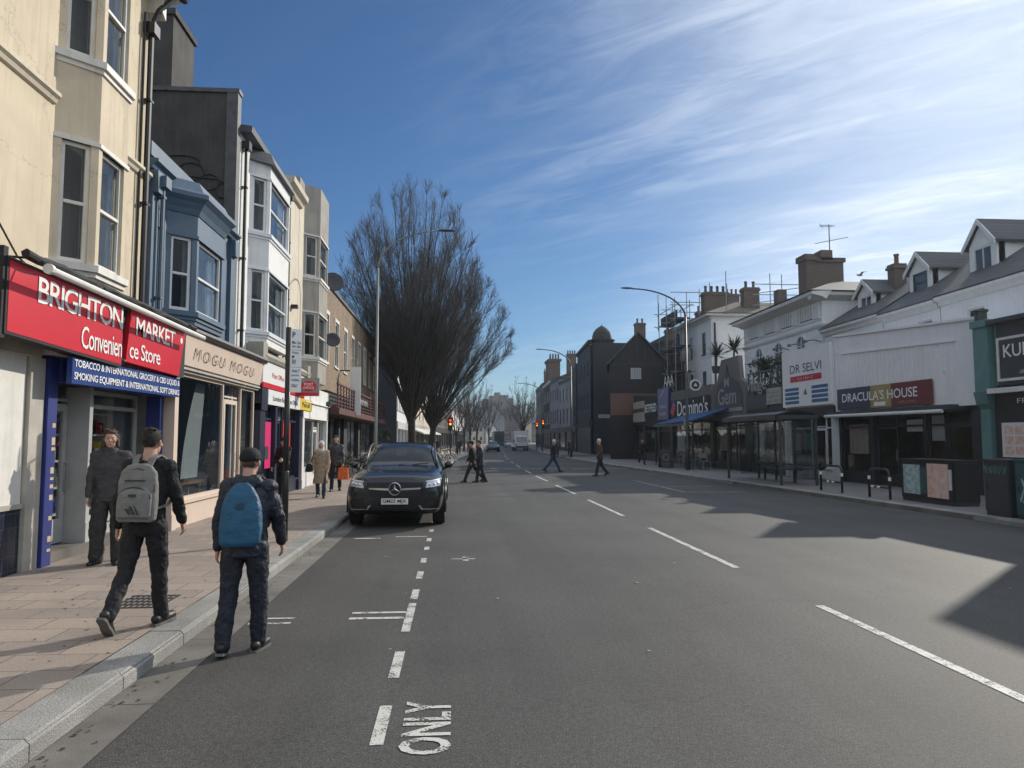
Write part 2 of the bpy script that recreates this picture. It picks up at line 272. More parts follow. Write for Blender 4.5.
# ---------------------------------------------------------------- helpers
class Fr:
    """facade frame: u runs along the facade, w points out of it, z up"""
    def __init__(s, p, q):
        s.o = Vector((p[0], p[1])); d = Vector((q[0]-p[0], q[1]-p[1])); s.len = d.length; s.u = d.normalized(); s.w = Vector((s.u.y, -s.u.x))
    def P(s, u, w, z):
        a = s.o + s.u*u + s.w*w; return (a.x, a.y, z)
    def sub(s, u0, w0, u1, w1):
        a = s.P(u0, w0, 0); b = s.P(u1, w1, 0); return Fr(a, b)
class MB:
    def __init__(s): s.v = []; s.f = []; s.mi = []; s.m = 0
    def add(s, vs, fs):
        n = len(s.v); s.v += [tuple(x) for x in vs]; s.f += [tuple(n+i for i in f) for f in fs]; s.mi += [s.m]*len(fs); return s
    def hexa(s, p):   # 8 points: bottom 4, top 4
        return s.add(p, [(0, 3, 2, 1), (4, 5, 6, 7), (0, 1, 5, 4), (1, 2, 6, 5), (2, 3, 7, 6), (3, 0, 4, 7)])
    def box(s, x0, x1, y0, y1, z0, z1):
        return s.hexa([(x0, y0, z0), (x1, y0, z0), (x1, y1, z0), (x0, y1, z0), (x0, y0, z1), (x1, y0, z1), (x1, y1, z1), (x0, y1, z1)])
    def fb(s, fr, u0, u1, w0, w1, z0, z1):
        P = fr.P; return s.hexa([P(u0, w0, z0), P(u1, w0, z0), P(u1, w1, z0), P(u0, w1, z0), P(u0, w0, z1), P(u1, w0, z1), P(u1, w1, z1), P(u0, w1, z1)])
    def fprism(s, fr, pts, u0, u1):   # pts (w,z) profile extruded along u
        n = len(pts); vs = [fr.P(u0, w, z) for w, z in pts]+[fr.P(u1, w, z) for w, z in pts]
        return s.add(vs, [tuple(range(n)), tuple(range(2*n-1, n-1, -1))]+[(i, (i+1) % n, n+(i+1) % n, n+i) for i in range(n)])
    def zprism(s, pts, z0, z1):
        n = len(pts); vs = [(x, y, z0) for x, y in pts]+[(x, y, z1) for x, y in pts]
        return s.add(vs, [tuple(range(n-1, -1, -1)), tuple(range(n, 2*n))]+[(i, (i+1) % n, n+(i+1) % n, n+i) for i in range(n)])
    def fpoly(s, fr, pts, w0, w1):    # pts (u,z) outline extruded along w
        n = len(pts); vs = [fr.P(u, w0, z) for u, z in pts]+[fr.P(u, w1, z) for u, z in pts]
        return s.add(vs, [tuple(range(n)), tuple(range(2*n-1, n-1, -1))]+[(i, (i+1) % n, n+(i+1) % n, n+i) for i in range(n)])
    def quad(s, *p): return s.add(p, [tuple(range(len(p)))])
    def tube(s, pts, r, n=8, cap=True):
        pts = [Vector(p) for p in pts]; k = len(pts); rs = r if isinstance(r, (list, tuple)) else [r]*k
        vs = []; up = None
        for i, p in enumerate(pts):
            d = (pts[min(i+1, k-1)]-pts[max(i-1, 0)])
            if d.length < 1e-9: d = Vector((0, 0, 1))
            d.normalize()
            if up is None: up = d.orthogonal().normalized()
            else:
                up = (up-d*up.dot(d)); up = up.normalized() if up.length > 1e-6 else d.orthogonal().normalized()
            b = d.cross(up)
            for j in range(n):
                a = 2*math.pi*j/n; vs.append(p+(up*math.cos(a)+b*math.sin(a))*rs[i])
        fs = [(i*n+j, i*n+(j+1) % n, (i+1)*n+(j+1) % n, (i+1)*n+j) for i in range(k-1) for j in range(n)]
        if cap: fs += [tuple(range(n-1, -1, -1)), tuple((k-1)*n+j for j in range(n))]
        return s.add(vs, fs)
    def lathe(s, c, prof, n=16, axis='z'):    # prof list of (r, h)
        c = Vector(c); vs = []
        for r, h in prof:
            for j in range(n):
                a = 2*math.pi*j/n; x, y = r*math.cos(a), r*math.sin(a)
                vs.append(c+(Vector((x, y, h)) if axis == 'z' else Vector((h, x, y)) if axis == 'x' else Vector((x, h, y))))
        k = len(prof); fs = [(i*n+j, i*n+(j+1) % n, (i+1)*n+(j+1) % n, (i+1)*n+j) for i in range(k-1) for j in range(n)]
        fs += [tuple(range(n-1, -1, -1)), tuple((k-1)*n+j for j in range(n))]
        return s.add(vs, fs)
    def ell(s, c, rx, ry, rz, n=14, m=10, rot=None):
        c = Vector(c); vs = [Vector((0, 0, -rz))]
        for i in range(1, m):
            t = math.pi*i/m
            for j in range(n):
                a = 2*math.pi*j/n; vs.append(Vector((rx*math.sin(t)*math.cos(a), ry*math.sin(t)*math.sin(a), -rz*math.cos(t))))
        vs.append(Vector((0, 0, rz)))
        if rot is not None: vs = [rot @ x for x in vs]
        fs = [(0, 1+(j+1) % n, 1+j) for j in range(n)]
        for i in range(m-2): fs += [(1+i*n+j, 1+i*n+(j+1) % n, 1+(i+1)*n+(j+1) % n, 1+(i+1)*n+j) for j in range(n)]
        e = len(vs)-1; fs += [(e, 1+(m-2)*n+j, 1+(m-2)*n+(j+1) % n) for j in range(n)]
        return s.add([c+x for x in vs], fs)
    def loft(s, rings, n=16, up=None):   # rings: (center, rx, ry) horizontal ellipses
        vs = []
        for c, rx, ry in rings:
            for j in range(n):
                a = 2*math.pi*j/n; vs.append((c[0]+rx*math.cos(a), c[1]+ry*math.sin(a), c[2]))
        k = len(rings); fs = [(i*n+j, i*n+(j+1) % n, (i+1)*n+(j+1) % n, (i+1)*n+j) for i in range(k-1) for j in range(n)]
        fs += [tuple(range(n-1, -1, -1)), tuple((k-1)*n+j for j in range(n))]
        return s.add(vs, fs)
    def limb(s, p, q, r1, r2, n=12):
        p = Vector(p); q = Vector(q); d = q-p
        if d.length < 1e-6: return s.ell(p, r1, r1, r1)
        d.normalize(); pts = []; rs = []
        for t in (1, .8, .45): pts.append(p-d*r1*t); rs.append(max(r1*math.sqrt(max(0, 1-t*t)), r1*.12))
        for t in (0, .33, .66, 1): pts.append(p.lerp(q, t)); rs.append(r1+(r2-r1)*t)
        for t in (.45, .8, 1): pts.append(q+d*r2*t); rs.append(max(r2*math.sqrt(max(0, 1-t*t)), r2*.12))
        return s.tube(pts, rs, n)
    def wall(s, fr, u0, u1, z0, z1, holes=(), w=0.0, dp=.14, ztop=None):
        us = sorted({u0, u1}|{h[0] for h in holes}|{h[1] for h in holes}); zs = sorted({z0, z1}|{h[2] for h in holes}|{h[3] for h in holes})
        us = [x for x in us if u0-1e-6 <= x <= u1+1e-6]; zs = [x for x in zs if z0-1e-6 <= x <= z1+1e-6]
        for i in range(len(us)-1):
            for j in range(len(zs)-1):
                cu, cz = (us[i]+us[i+1])/2, (zs[j]+zs[j+1])/2
                if any(h[0] < cu < h[1] and h[2] < cz < h[3] for h in holes): continue
                s.quad(fr.P(us[i], w, zs[j]), fr.P(us[i+1], w, zs[j]), fr.P(us[i+1], w, zs[j+1]), fr.P(us[i], w, zs[j+1]))
        for a, b, c, d in holes:
            e = [(a, c), (b, c), (b, d), (a, d)]
            for k in range(4):
                p, q = e[k], e[(k+1) % 4]
                s.quad(fr.P(p[0], w, p[1]), fr.P(q[0], w, q[1]), fr.P(q[0], w-dp, q[1]), fr.P(p[0], w-dp, p[1]))
        return s
    def build(s, name, mats, parent=None, smooth=False, bevel=0.0, fixn=True):
        me = bpy.data.meshes.new(name); off = Vector((0, 0, 0)); q = parent
        while q is not None: off += q.location; q = q.parent
        me.from_pydata([(x[0]-off.x, x[1]-off.y, x[2]-off.z) for x in s.v], [], s.f)
        if not isinstance(mats, (list, tuple)): mats = [mats]
        for m in mats: me.materials.append(M[m] if isinstance(m, str) else m)
        if len(mats) > 1: me.polygons.foreach_set('material_index', s.mi)
        if fixn or bevel:
            bm = bmesh.new(); bm.from_mesh(me)
            if bevel: bmesh.ops.bevel(bm, geom=[e for e in bm.edges if e.calc_face_angle(0) > .6], offset=bevel, segments=2, affect='EDGES', clamp_overlap=True)
            bmesh.ops.recalc_face_normals(bm, faces=bm.faces); bm.to_mesh(me); bm.free()
        if smooth: me.polygons.foreach_set('use_smooth', [True]*len(me.polygons))
        me.update(); o = bpy.data.objects.new(name, me); COL.objects.link(o)
        if parent is not None: o.parent = parent
        return o

def tag(o, label=None, cat=None, group=None, kind=None):
    if label: o['label'] = label
    if cat: o['category'] = cat
    if group: o['group'] = group
    if kind: o['kind'] = kind
    return o
def thing(name, label, cat, loc=(0, 0, 0), group=None):
    o = bpy.data.objects.new(name, None); o.empty_display_size = .2; COL.objects.link(o); o.location = loc
    return tag(o, label, cat, group)
def copy_tree(o, parent=None):
    kids = [c for c in bpy.data.objects if c.parent == o]
    c = o.copy(); COL.objects.link(c)
    if parent is not None: c.parent = parent
    for k in kids: copy_tree(k, c)
    return c
def structure(o, cat=None): o['kind'] = 'structure'; return o
DG = bpy.context.evaluated_depsgraph_get
def evaluate(me, mods):
    """apply modifiers to a mesh through a temporary object, return the new mesh"""
    t = bpy.data.objects.new('temporary', me); COL.objects.link(t)
    for ty, kw in mods:
        m = t.modifiers.new(ty, ty)
        for a, b in kw.items(): setattr(m, a, b)
    dg = DG(); dg.update(); r = bpy.data.meshes.new_from_object(t.evaluated_get(dg)); bpy.data.objects.remove(t); return r
TEXD = bpy.data.textures.new('cloth_folds', 'CLOUDS'); TEXD.noise_scale = .085; TEXD.noise_depth = 2
def vox(mb, name, material, parent, vs=.008, it=6, disp=0.0):
    me = bpy.data.meshes.new(name); me.from_pydata(mb.v, [], mb.f)
    mods = [('REMESH', dict(mode='VOXEL', voxel_size=vs)), ('SMOOTH', dict(factor=.5, iterations=it))]
    if disp: mods.append(('DISPLACE', dict(texture=TEXD, strength=disp, mid_level=.5, texture_coords='LOCAL')))
    r = evaluate(me, mods); r.name = name; r.materials.clear(); r.materials.append(M[material]); r.polygons.foreach_set('use_smooth', [True]*len(r.polygons)); r.polygons.foreach_set('material_index', [0]*len(r.polygons))
    off = Vector((0, 0, 0)); q = parent
    while q is not None: off += q.location; q = q.parent
    if off.length > 0: r.transform(Matrix.Translation(-off))
    o = bpy.data.objects.new(name, r); COL.objects.link(o); o.parent = parent; return o

_tc = {}
def text_mesh(txt, bold=0.0, spacing=1.0):
    k = (txt, bold, spacing)
    if k in _tc: return _tc[k]
    cu = bpy.data.curves.new('t', 'FONT'); cu.body = txt; cu.resolution_u = 3; cu.offset = bold; cu.space_character = spacing; cu.align_x = 'LEFT'
    o = bpy.data.objects.new('t', cu); COL.objects.link(o); dg = DG(); dg.update(); me = bpy.data.meshes.new_from_object(o.evaluated_get(dg)); bpy.data.objects.remove(o)
    vs = [v.co.copy() for v in me.vertices]; fs = [tuple(p.vertices) for p in me.polygons]
    x0 = min(v.x for v in vs); x1 = max(v.x for v in vs); y0 = min(v.y for v in vs); y1 = max(v.y for v in vs)
    _tc[k] = ([((v.x-x0)/(x1-x0), (v.y-y0)/(y1-y0)) for v in vs], fs); return _tc[k]
def put_text(mb, txt, fr, u0, u1, z0, z1, w, bold=.0, spacing=1.0, shear=0.0, th=.008, taper=None):
    vs, fs = text_mesh(txt, bold, spacing)
    def f(a, b, ww):
        zz = z0+(z1-z0)*b
        if taper: zz = taper(a, b)
        return fr.P(u0+(u1-u0)*a+shear*b, ww, zz)
    n = len(vs); V = [f(a, b, w+th) for a, b in vs]
    mb.add(V, fs)
def lettering(parent, material, items, fr, name='lettering'):
    mb = MB()
    for it in items: put_text(mb, *it[:1], fr, *it[1:])
    return mb.build(name, material, parent, fixn=False)

# windows ---------------------------------------------------------------
def window(parent, fr, u0, u1, z0, z1, fmat='old_white', gmat='glass', w=-.10, bar=.05, mid=True, mull=0, sill=True, curtain=0, smat=None, far=False, name='window'):
    m = MB(); t = .05
    m.fb(fr, u0, u0+bar, w, w+t, z0, z1); m.fb(fr, u1-bar, u1, w, w+t, z0, z1)
    m.fb(fr, u0+bar, u1-bar, w, w+t, z0, z0+bar*1.2); m.fb(fr, u0+bar, u1-bar, w, w+t, z1-bar, z1)
    zm = (z0+z1)/2
    if mid: m.fb(fr, u0+bar, u1-bar, w-.01, w+t+.012, zm-bar*.4, zm+bar*.4)
    for k in range(mull):
        uu = u0+(u1-u0)*(k+1)/(mull+1); m.fb(fr, uu-bar*.35, uu+bar*.35, w+.002, w+t-.004, z0+bar, z1-bar)
    f = m.build(name, fmat, parent)
    g = MB(); g.quad(fr.P(u0+bar*.8, w+.015, z0+bar), fr.P(u1-bar*.8, w+.015, z0+bar), fr.P(u1-bar*.8, w+.015, z1-bar*.8), fr.P(u0+bar*.8, w+.015, z1-bar*.8)); g.build('pane', gmat, f, fixn=False)
    if sill:
        s = MB(); s.fb(fr, u0-.05, u1+.05, w, .06, z0-.07, z0-.003); s.build('sill', smat or fmat, f)
    if curtain:
        c = MB(); n = 14
        for a, b in ((u0, u0+(u1-u0)*curtain), (u1-(u1-u0)*curtain, u1)):
            p = [fr.P(a+(b-a)*i/n, w-.09+.018*math.sin(i*2.1), z) for z in (z0, z1) for i in range(n+1)]
            c.add(p, [(i, i+1, n+2+i, n+1+i) for i in range(n)])
        c.build('curtain', 'curtain', f, fixn=False)
    return f
def bay(root, fr, ua, ub, d, z0, z1, wins, wmat, fmat, gmat='glass', sillmat=None, curtain=.0, margin=.10):
    pts = [(ua, 0), (ua+d, d), (ub-d, d), (ub, 0)]; m = MB()
    for k in range(3):
        f = fr.sub(pts[k][0], pts[k][1], pts[k+1][0], pts[k+1][1]); holes = [(margin, f.len-margin, a, b) for a, b in wins]
        m.wall(f, 0, f.len, z0, z1, holes, dp=.12)
    for z in (z0, z1): m.add([fr.P(u, w-(.001 if w == 0 else 0), z) for u, w in pts], [(0, 1, 2, 3)])
    b = m.build('bay', wmat, root)
    for k in range(3):
        f = fr.sub(pts[k][0], pts[k][1], pts[k+1][0], pts[k+1][1])
        for a, c in wins: window(root, f, margin, f.len-margin, a, c, fmat, gmat, w=-.09, bar=.055, sill=False, curtain=curtain)
    for a, c in wins:
        s = MB(); e = .07; q = [(ua-e, -.0), (ua+d-e*.4, d+e), (ub-d+e*.4, d+e), (ub+e, 0)]
        P = [fr.P(u, w, a-.10) for u, w in q]+[fr.P(u, w, a-.004) for u, w in q]; s.hexa(P)
        q2 = [(ua-.02, -.0), (ua+d-.01, d+.03), (ub-d+.01, d+.03), (ub+.02, 0)]; s.hexa([fr.P(u, w, a-.17) for u, w in q2]+[fr.P(u, w, a-.102) for u, w in q2])
        s.build('sill', sillmat or fmat, root)
        h = MB(); h.hexa([fr.P(u, w, c+.0) for u, w in q2]+[fr.P(u, w, c+.06) for u, w in q2]); h.build('lintel', sillmat or fmat, root)
    return b
def shell(root, fr, u0, u1, depth, z0, z1, wmat, holes=(), ground=None, dp=.14, name='wall', ends=(True, True)):
    """front wall with openings, solid body behind, end strips"""
    e = .006; m = MB(); m.wall(fr, u0+e, u1-e, z0 if ground is None else ground, z1, [q for q in holes if ground is None or q[3] > ground], 0, dp)
    b0 = -.55
    if ground is None: m.fb(fr, u0+e, u1-e, -depth, b0, z0, z1)
    else:
        m.fb(fr, u0+e, u1-e, -depth, b0, ground, z1); m.fb(fr, u0+e, u1-e, -depth, -3.4, z0, ground-.002)
    for a, en in zip((u0+e, u1-e-.1), ends):
        m.fb(fr, a, a+.1, b0, -.004, (ground or z0), z1)
        if ground and en: m.fb(fr, a, a+.1, -3.4, -.004, z0, ground-.002)
    return m.build(name, wmat, root)
def chimney(parent, x0, x1, y0, y1, z0, z1, pots=3, m='brick_chimney', along='y', pot='terracotta'):
    c = MB(); c.box(x0, x1, y0, y1, z0, z1-.25); c.box(x0-.07, x1+.07, y0-.07, y1+.07, z1-.25, z1-.12); c.box(x0-.02, x1+.02, y0-.02, y1+.02, z1-.12, z1)
    o = c.build('chimney', m, parent)
    for k in range(pots):
        t = (k+.5)/pots; x, y = ((x0+x1)/2, y0+(y1-y0)*t) if along == 'y' else (x0+(x1-x0)*t, (y0+y1)/2)
        p = MB(); p.lathe((x, y, z1), [(.13, 0), (.11, .08), (.10, .42), (.13, .44), (.13, .52), (.09, .52)], 10); p.build('chimney_pot', pot, o, smooth=True)
    return o
def shopfront(root, fr, u0, u1, ztop, els, fmat, riser=.45, rmat=None, w=-.12, gmat='glass', inner='inside', transom=None, z0=.12, depth=3.2, doormat=None, backw=None):
    """els: list of (kind, ua, ub); kinds: win, door, pil"""
    rmat = rmat or fmat
    for kind, a, b in els:
        if kind == 'pil':
            m = MB(); m.fb(fr, a, b, w-.06, .02, z0, ztop); m.fb(fr, a-.015, b+.015, w-.05, .035, z0, z0+.28); m.build('pilaster', fmat, root)
        elif kind == 'win':
            m = MB(); m.fb(fr, a, b, w-.12, w+.10, z0, z0+riser); m.fb(fr, a-.002, b+.002, w-.13, w+.15, z0+riser, z0+riser+.05); m.build('stall_riser', rmat, root)
            f = window(root, fr, a, b, z0+riser+.05, ztop, fmat, gmat, w=w, bar=.06, mid=False, mull=max(0, int((b-a)/3.2)), sill=False, name='shop_window')
            if transom:
                t = MB(); t.fb(fr, a+.06, b-.06, w-.005, w+.055, transom-.03, transom+.03); t.build('transom', fmat, f)
        elif kind == 'door':
            dt = transom or ztop-.35; m = MB(); dw = w-.05; bb = .10
            m.fb(fr, a, a+bb, dw, dw+.05, z0+.02, dt); m.fb(fr, b-bb, b, dw, dw+.05, z0+.02, dt); m.fb(fr, a+bb, b-bb, dw, dw+.05, dt-bb, dt); m.fb(fr, a+bb, b-bb, dw, dw+.05, z0+.02, z0+.36)
            m.fb(fr, a+.02, b-.02, dw, dw+.045, dt+.04, dt+.08)
            d = m.build('door', doormat or fmat, root)
            g = MB(); g.quad(fr.P(a+bb, dw+.025, z0+.36), fr.P(b-bb, dw+.025, z0+.36), fr.P(b-bb, dw+.025, dt-bb), fr.P(a+bb, dw+.025, dt-bb)); g.quad(fr.P(a, dw+.025, dt+.08), fr.P(b, dw+.025, dt+.08), fr.P(b, dw+.025, ztop), fr.P(a, dw+.025, ztop)); g.build('pane', gmat, d, fixn=False)
            h = MB(); h.tube([fr.P(b-bb*.5, dw+.05, 1.0), fr.P(b-bb*.5, dw+.10, 1.02), fr.P(b-bb*.5, dw+.10, 1.38), fr.P(b-bb*.5, dw+.05, 1.4)], .012, 6); h.build('handle', 'steel', d)
    # interior: floor, ceiling, back and side linings
    m = MB(); a, b = u0+.12, u1-.12; q = -depth
    m.quad(fr.P(a, w-.14, z0+.004), fr.P(b, w-.14, z0+.004), fr.P(b, q, z0+.004), fr.P(a, q, z0+.004)); m.quad(fr.P(a, w-.14, ztop+.15), fr.P(b, w-.14, ztop+.15), fr.P(b, q, ztop+.15), fr.P(a, q, ztop+.15))
    m.quad(fr.P(a, q, z0), fr.P(b, q, z0), fr.P(b, q, ztop+.15), fr.P(a, q, ztop+.15))
    for x in (a, b): m.quad(fr.P(x, q, z0), fr.P(x, w-.14, z0), fr.P(x, w-.14, ztop+.15), fr.P(x, q, ztop+.15))
    m.build('interior', inner, root, fixn=False)
def downpipe(root, fr, u, w, z0, z1, m='black_metal', r=.045, hopper=True):
    t = MB(); t.tube([fr.P(u, w, z0), fr.P(u, w, z1)], r, 8)
    z = z0+.5
    while z < z1: t.fb(fr, u-r*1.5, u+r*1.5, 0, w+r*1.1, z, z+.04); z += 1.8
    if hopper: t.fb(fr, u-.12, u+.12, w-.09, w+.1, z1-.02, z1+.18)
    return t.build('downpipe', m, root, smooth=False)
def cornice(root, fr, u0, u1, z, prof, m, name='cornice'):
    c = MB(); c.fprism(fr, [(w, z+dz) for w, dz in prof], u0, u1); return c.build(name, m, root)
STR = [(0, 0), (.05, .02), (.07, .07), (.12, .10), (.12, .14), (0, .15)]
# ---------------------------------------------------------------- ground, road, kerbs
def sh(y):      # how far the street has drifted to the right at distance y
    if y < 35: return 0.0
    if y < 81: return .0009*(y-35)**2
    return 1.9+.083*(y-81)
LK = [(-2.3, -30), (-2.3, 20), (-2.3, 30), (-2.15, 33.5), (-1.5, 38), (-.75, 42), (-.45, 46), (-.2, 54), (.45, 66), (1.6, 81), (3.0, 100), (4.9, 120), (9.3, 170), (16.5, 260), (27, 400)]
RK = [(11.35, -30), (11.3, 5), (11.2, 16), (10.95, 24), (10.5, 36), (10.0, 50), (9.9, 60), (10.2, 75), (11, 95), (12.6, 120), (16.8, 170), (24, 260), (35, 400)]
def lerp_line(pts, y):
    for (x0, y0), (x1, y1) in zip(pts, pts[1:]):
        if y0 <= y <= y1: return x0+(x1-x0)*(y-y0)/(y1-y0)
    return pts[-1][0]
g = MB(); g.quad((-3500, -500, -.05), (3500, -500, -.05), (3500, 5500, -.05), (-3500, 5500, -.05)); structure(g.build('ground', 'far_grey'))
m = MB()
ys = [-30, 0, 15, 30, 33.5, 38, 42, 46, 50, 54, 60, 66, 75, 81, 95, 100, 120, 170, 260, 400]
for a, b in zip(ys, ys[1:]):
    m.quad((lerp_line(LK, a)-.2, a, 0), (lerp_line(RK, a)+.2, a, 0), (lerp_line(RK, b)+.2, b, 0), (lerp_line(LK, b)-.2, b, 0))
structure(m.build('road', 'asphalt', fixn=False))
# side street to the right between the gabled pub and the domed block
m = MB(); m.quad((9.9, 67.5, .126), (60, 67.5, .126), (60, 78, .126), (9.9, 78, .126)); structure(m.build('side_road', 'asphalt', fixn=False))
def pave(name, edge, far, sgn, material):
    m = MB()
    for a, b in zip(ys, ys[1:]):
        m.quad((lerp_line(edge, a)+sgn*.29, a, .118), (lerp_line(edge, b)+sgn*.29, b, .118), (far+sh(b), b, .118), (far+sh(a), a, .118))
    return structure(m.build(name, material, fixn=False))
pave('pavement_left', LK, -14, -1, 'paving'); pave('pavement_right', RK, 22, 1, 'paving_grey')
def kerb(name, pts, sgn, y0, y1, step):
    m = MB(); y = y0; rnd = random.Random(3)
    while y < y1:
        b = min(y+step, y1); gp = .006; xa, xb = lerp_line(pts, y), lerp_line(pts, b); j = rnd.uniform(-.004, .004); zt = .12+rnd.uniform(-.003, .003)
        y_a, y_b = y+gp, b-gp; w = sgn*.28; c = sgn*.03
        prof = [(0+j, -.02), (0+j, zt-.03), (c+j, zt), (w, zt), (w, -.02)]
        vs = [(xa+px, y_a, pz) for px, pz in prof]+[(xb+px, y_b, pz) for px, pz in prof]
        m.add(vs, [(0, 1, 2, 3, 4), (9, 8, 7, 6, 5)]+[(i, (i+1) % 5, 5+(i+1) % 5, 5+i) for i in range(5)]); y = b
        if y > 60: step = 3
    m2 = m.build(name, 'granite'); structure(m2)
    j = MB()   # bedding under the joints
    for a, b in zip(ys, ys[1:]):
        xa, xb = lerp_line(pts, a), lerp_line(pts, b)
        j.add([(xa+sgn*.012, a, -.01), (xa+sgn*.285, a, -.01), (xa+sgn*.285, a, .106), (xa+sgn*.012, a, .106), (xb+sgn*.012, b, -.01), (xb+sgn*.285, b, -.01), (xb+sgn*.285, b, .106), (xb+sgn*.012, b, .106)], [(0, 1, 5, 4), (1, 2, 6, 5), (2, 3, 7, 6), (3, 0, 4, 7)])
    structure(j.build('kerb_bedding', 'gutter', fixn=False))
kerb('kerb_left', LK, -1, -6, 240, 1.15); kerb('kerb_right', RK, 1, -6, 240, 1.15)
m = MB(); y = -6
while y < 33:
    m.quad((-2.29, y+.004, .004), (-1.97, y+.004, .005), (-1.97, min(y+1.6, 33)-.004, .005), (-2.29, min(y+1.6, 33)-.004, .004)); y += 1.6
structure(m.build('gutter', 'gutter', fixn=False))
# painted markings
def marks(name, quads, material='line_white'):
    m = MB()
    for q in quads: m.quad(*[(x, y, .005) for x, y in q])
    return structure(m.build(name, material, fixn=False))
def rect(x0, x1, y0, y1): return [(x0, y0), (x1, y0), (x1, y1), (x0, y1)]
q = []; y = 3.15-6.8*3
for y0, y1 in ((-2.0, 1.8), (3.6, 7.66), (9.96, 14.51), (16.79, 21.25), (23.5, 28.1), (30.6, 35.1), (37.6, 41.6), (46, 50), (54, 58), (64, 68), (74, 78), (86, 90), (98, 102), (112, 116), (130, 134)):
    c0 = 3.83+(.0 if y0 < 35 else (y0-35)*.012)+sh(y0)*.55; c1 = 3.83+(.0 if y1 < 35 else (y1-35)*.012)+sh(y1)*.55; q.append([(c0-.05, y0), (c0+.05, y0), (c1+.05, y1), (c1-.05, y1)])
marks('centre_line', q)
q = [rect(-.48, -.40, a, b) for a, b in ((4.42, 5.05), (5.62, 6.3), (6.93, 8.1), (8.3, 8.82), (9.5, 10.0), (10.7, 11.1), (11.9, 12.25), (12.9, 13.3), (14.2, 14.6), (15.6, 16), (17, 17.4), (18.4, 18.8), (19.8, 20.2), (21.5, 21.9), (23, 23.4), (25, 25.4), (27, 27.4))]
q += [rect(-1.02, -.485, 7.42, 7.50), rect(-1.02, -.485, 7.66, 7.73), rect(-1.95, -1.55, 7.30, 7.36), rect(-1.95, -1.55, 7.50, 7.55), rect(-1.05, -.485, 13.5, 13.58), rect(-1.75, -1.30, 13.3, 13.4)]
marks('parking_bay_marking', q)
marks('worn_patch_marking', [rect(-.05, .30, 10.95, 11.06), rect(.12, .20, 10.8, 11.2)], 'line_worn')
q = [rect(6.9, 10.2, 43.5, 43.9), rect(-.2, 6.4, 43.7, 44.1), rect(7.5, 9.6, 24.0, 24.12), rect(7.5, 9.6, 27, 27.1), rect(7.5, 7.6, 24, 31), rect(-.1, 9.2, 52, 52.25)]
marks('crossing_marking', q, 'line_worn')
FT = Fr((0, 4.26), (0, 5.12))
vs, fs = text_mesh('ONLY', .028, 1.02); m = MB(); m.add([(-.012-.30*b, 4.27+.84*a, .0055) for a, b in vs], fs); structure(m.build('lettering_marking', 'line_white', fixn=False))
# drain grating in the pavement and small litter
m = MB()
for k in range(9): m.box(-3.32+k*.055, -3.295+k*.055, 7.55, 8.15, .119, .1235)
for k in range(5): m.box(-3.34, -2.86, 7.55+k*.14, 7.575+k*.14, .1195, .1245)
t = m.build('inspection_cover', 'dark_metal'); tag(t, 'dark ribbed metal inspection cover set into the paving beside the walking man', 'cover')
rnd = random.Random(11)
m = MB()
for k in range(26):
    x, y = rnd.uniform(-1.8, 9), rnd.uniform(3.2, 16)**1; r = rnd.uniform(.006, .017); a = rnd.uniform(0, 3.14)
    c, s_ = math.cos(a), math.sin(a); m.add([(x+c*px*r-s_*py*r, y+s_*px*r+c*py*r, .009+.003*((px+py) % 2)) for px, py in ((-1.6, -.8), (1.4, -.9), (1.7, .7), (-1.2, 1))], [(0, 1, 2, 3)])
tag(m.build('litter', 'fascia_grey', fixn=False), 'pale scraps and trodden gum scattered over the road', 'litter', kind='stuff')
m = MB(); rnd = random.Random(12)
for k in range(260):
    y = 3+24*rnd.random()**1.5; x = -2.25+abs(rnd.gauss(0, .09)) if rnd.random() < .75 else rnd.uniform(-5.2, -2.6); z = .010 if x > -2.3 else .1235; r = rnd.uniform(.006, .02); a = rnd.uniform(0, 6.28)
    m.add([(x+r*math.cos(a+t_), y+r*math.sin(a+t_)*1.0, z+(.004 if i % 2 else 0)) for i, t_ in enumerate((0, 1.3, 2.9, 4.4))], [(0, 1, 2, 3)])
tag(m.build('leaf_litter', 'dark_leaf', fixn=False), 'tiny brown leaves and grit gathered along the left gutter', 'litter', kind='stuff')
m = MB()
for k in range(170):
    x, y = rnd.uniform(-5.2, -2.65), 4+20*rnd.random(); r = rnd.uniform(.008, .02); n = 7; m.add([(x+r*math.cos(6.283*i/n)*rnd.uniform(.8, 1.2), y+r*math.sin(6.283*i/n), .1215) for i in range(n)], [tuple(range(n))])
tag(m.build('chewing_gum', 'dark_gum', fixn=False), 'small dark trodden gum spots on the left pavement slabs', 'litter', kind='stuff')
# distant hill
m = MB(); n = 60; vs = []
for i in range(n+1):
    x = -260+i*13; h = 17+9*math.sin(i*.11+.3)+3*noise.noise(Vector((i*.4, 0, 2)))
    for k, (yy, zz) in enumerate(((420, -2), (520, h*.75), (620, h*1.12), (760, h*1.15), (900, -2))): vs.append((x, yy, zz+(noise.noise(Vector((i*.9, k*3.1, 1)))*2.2 if 0 < k < 4 else 0)))
fs = [(i*5+k, (i+1)*5+k, (i+1)*5+k+1, i*5+k+1) for i in range(n) for k in range(4)]
m.add(vs, fs); structure(m.build('hill', 'hill', smooth=True))

# ================================================================= LEFT SIDE
LF = Fr((-5.35, 0), (-5.35, 1))     # u = world Y, w = world X + 5.35
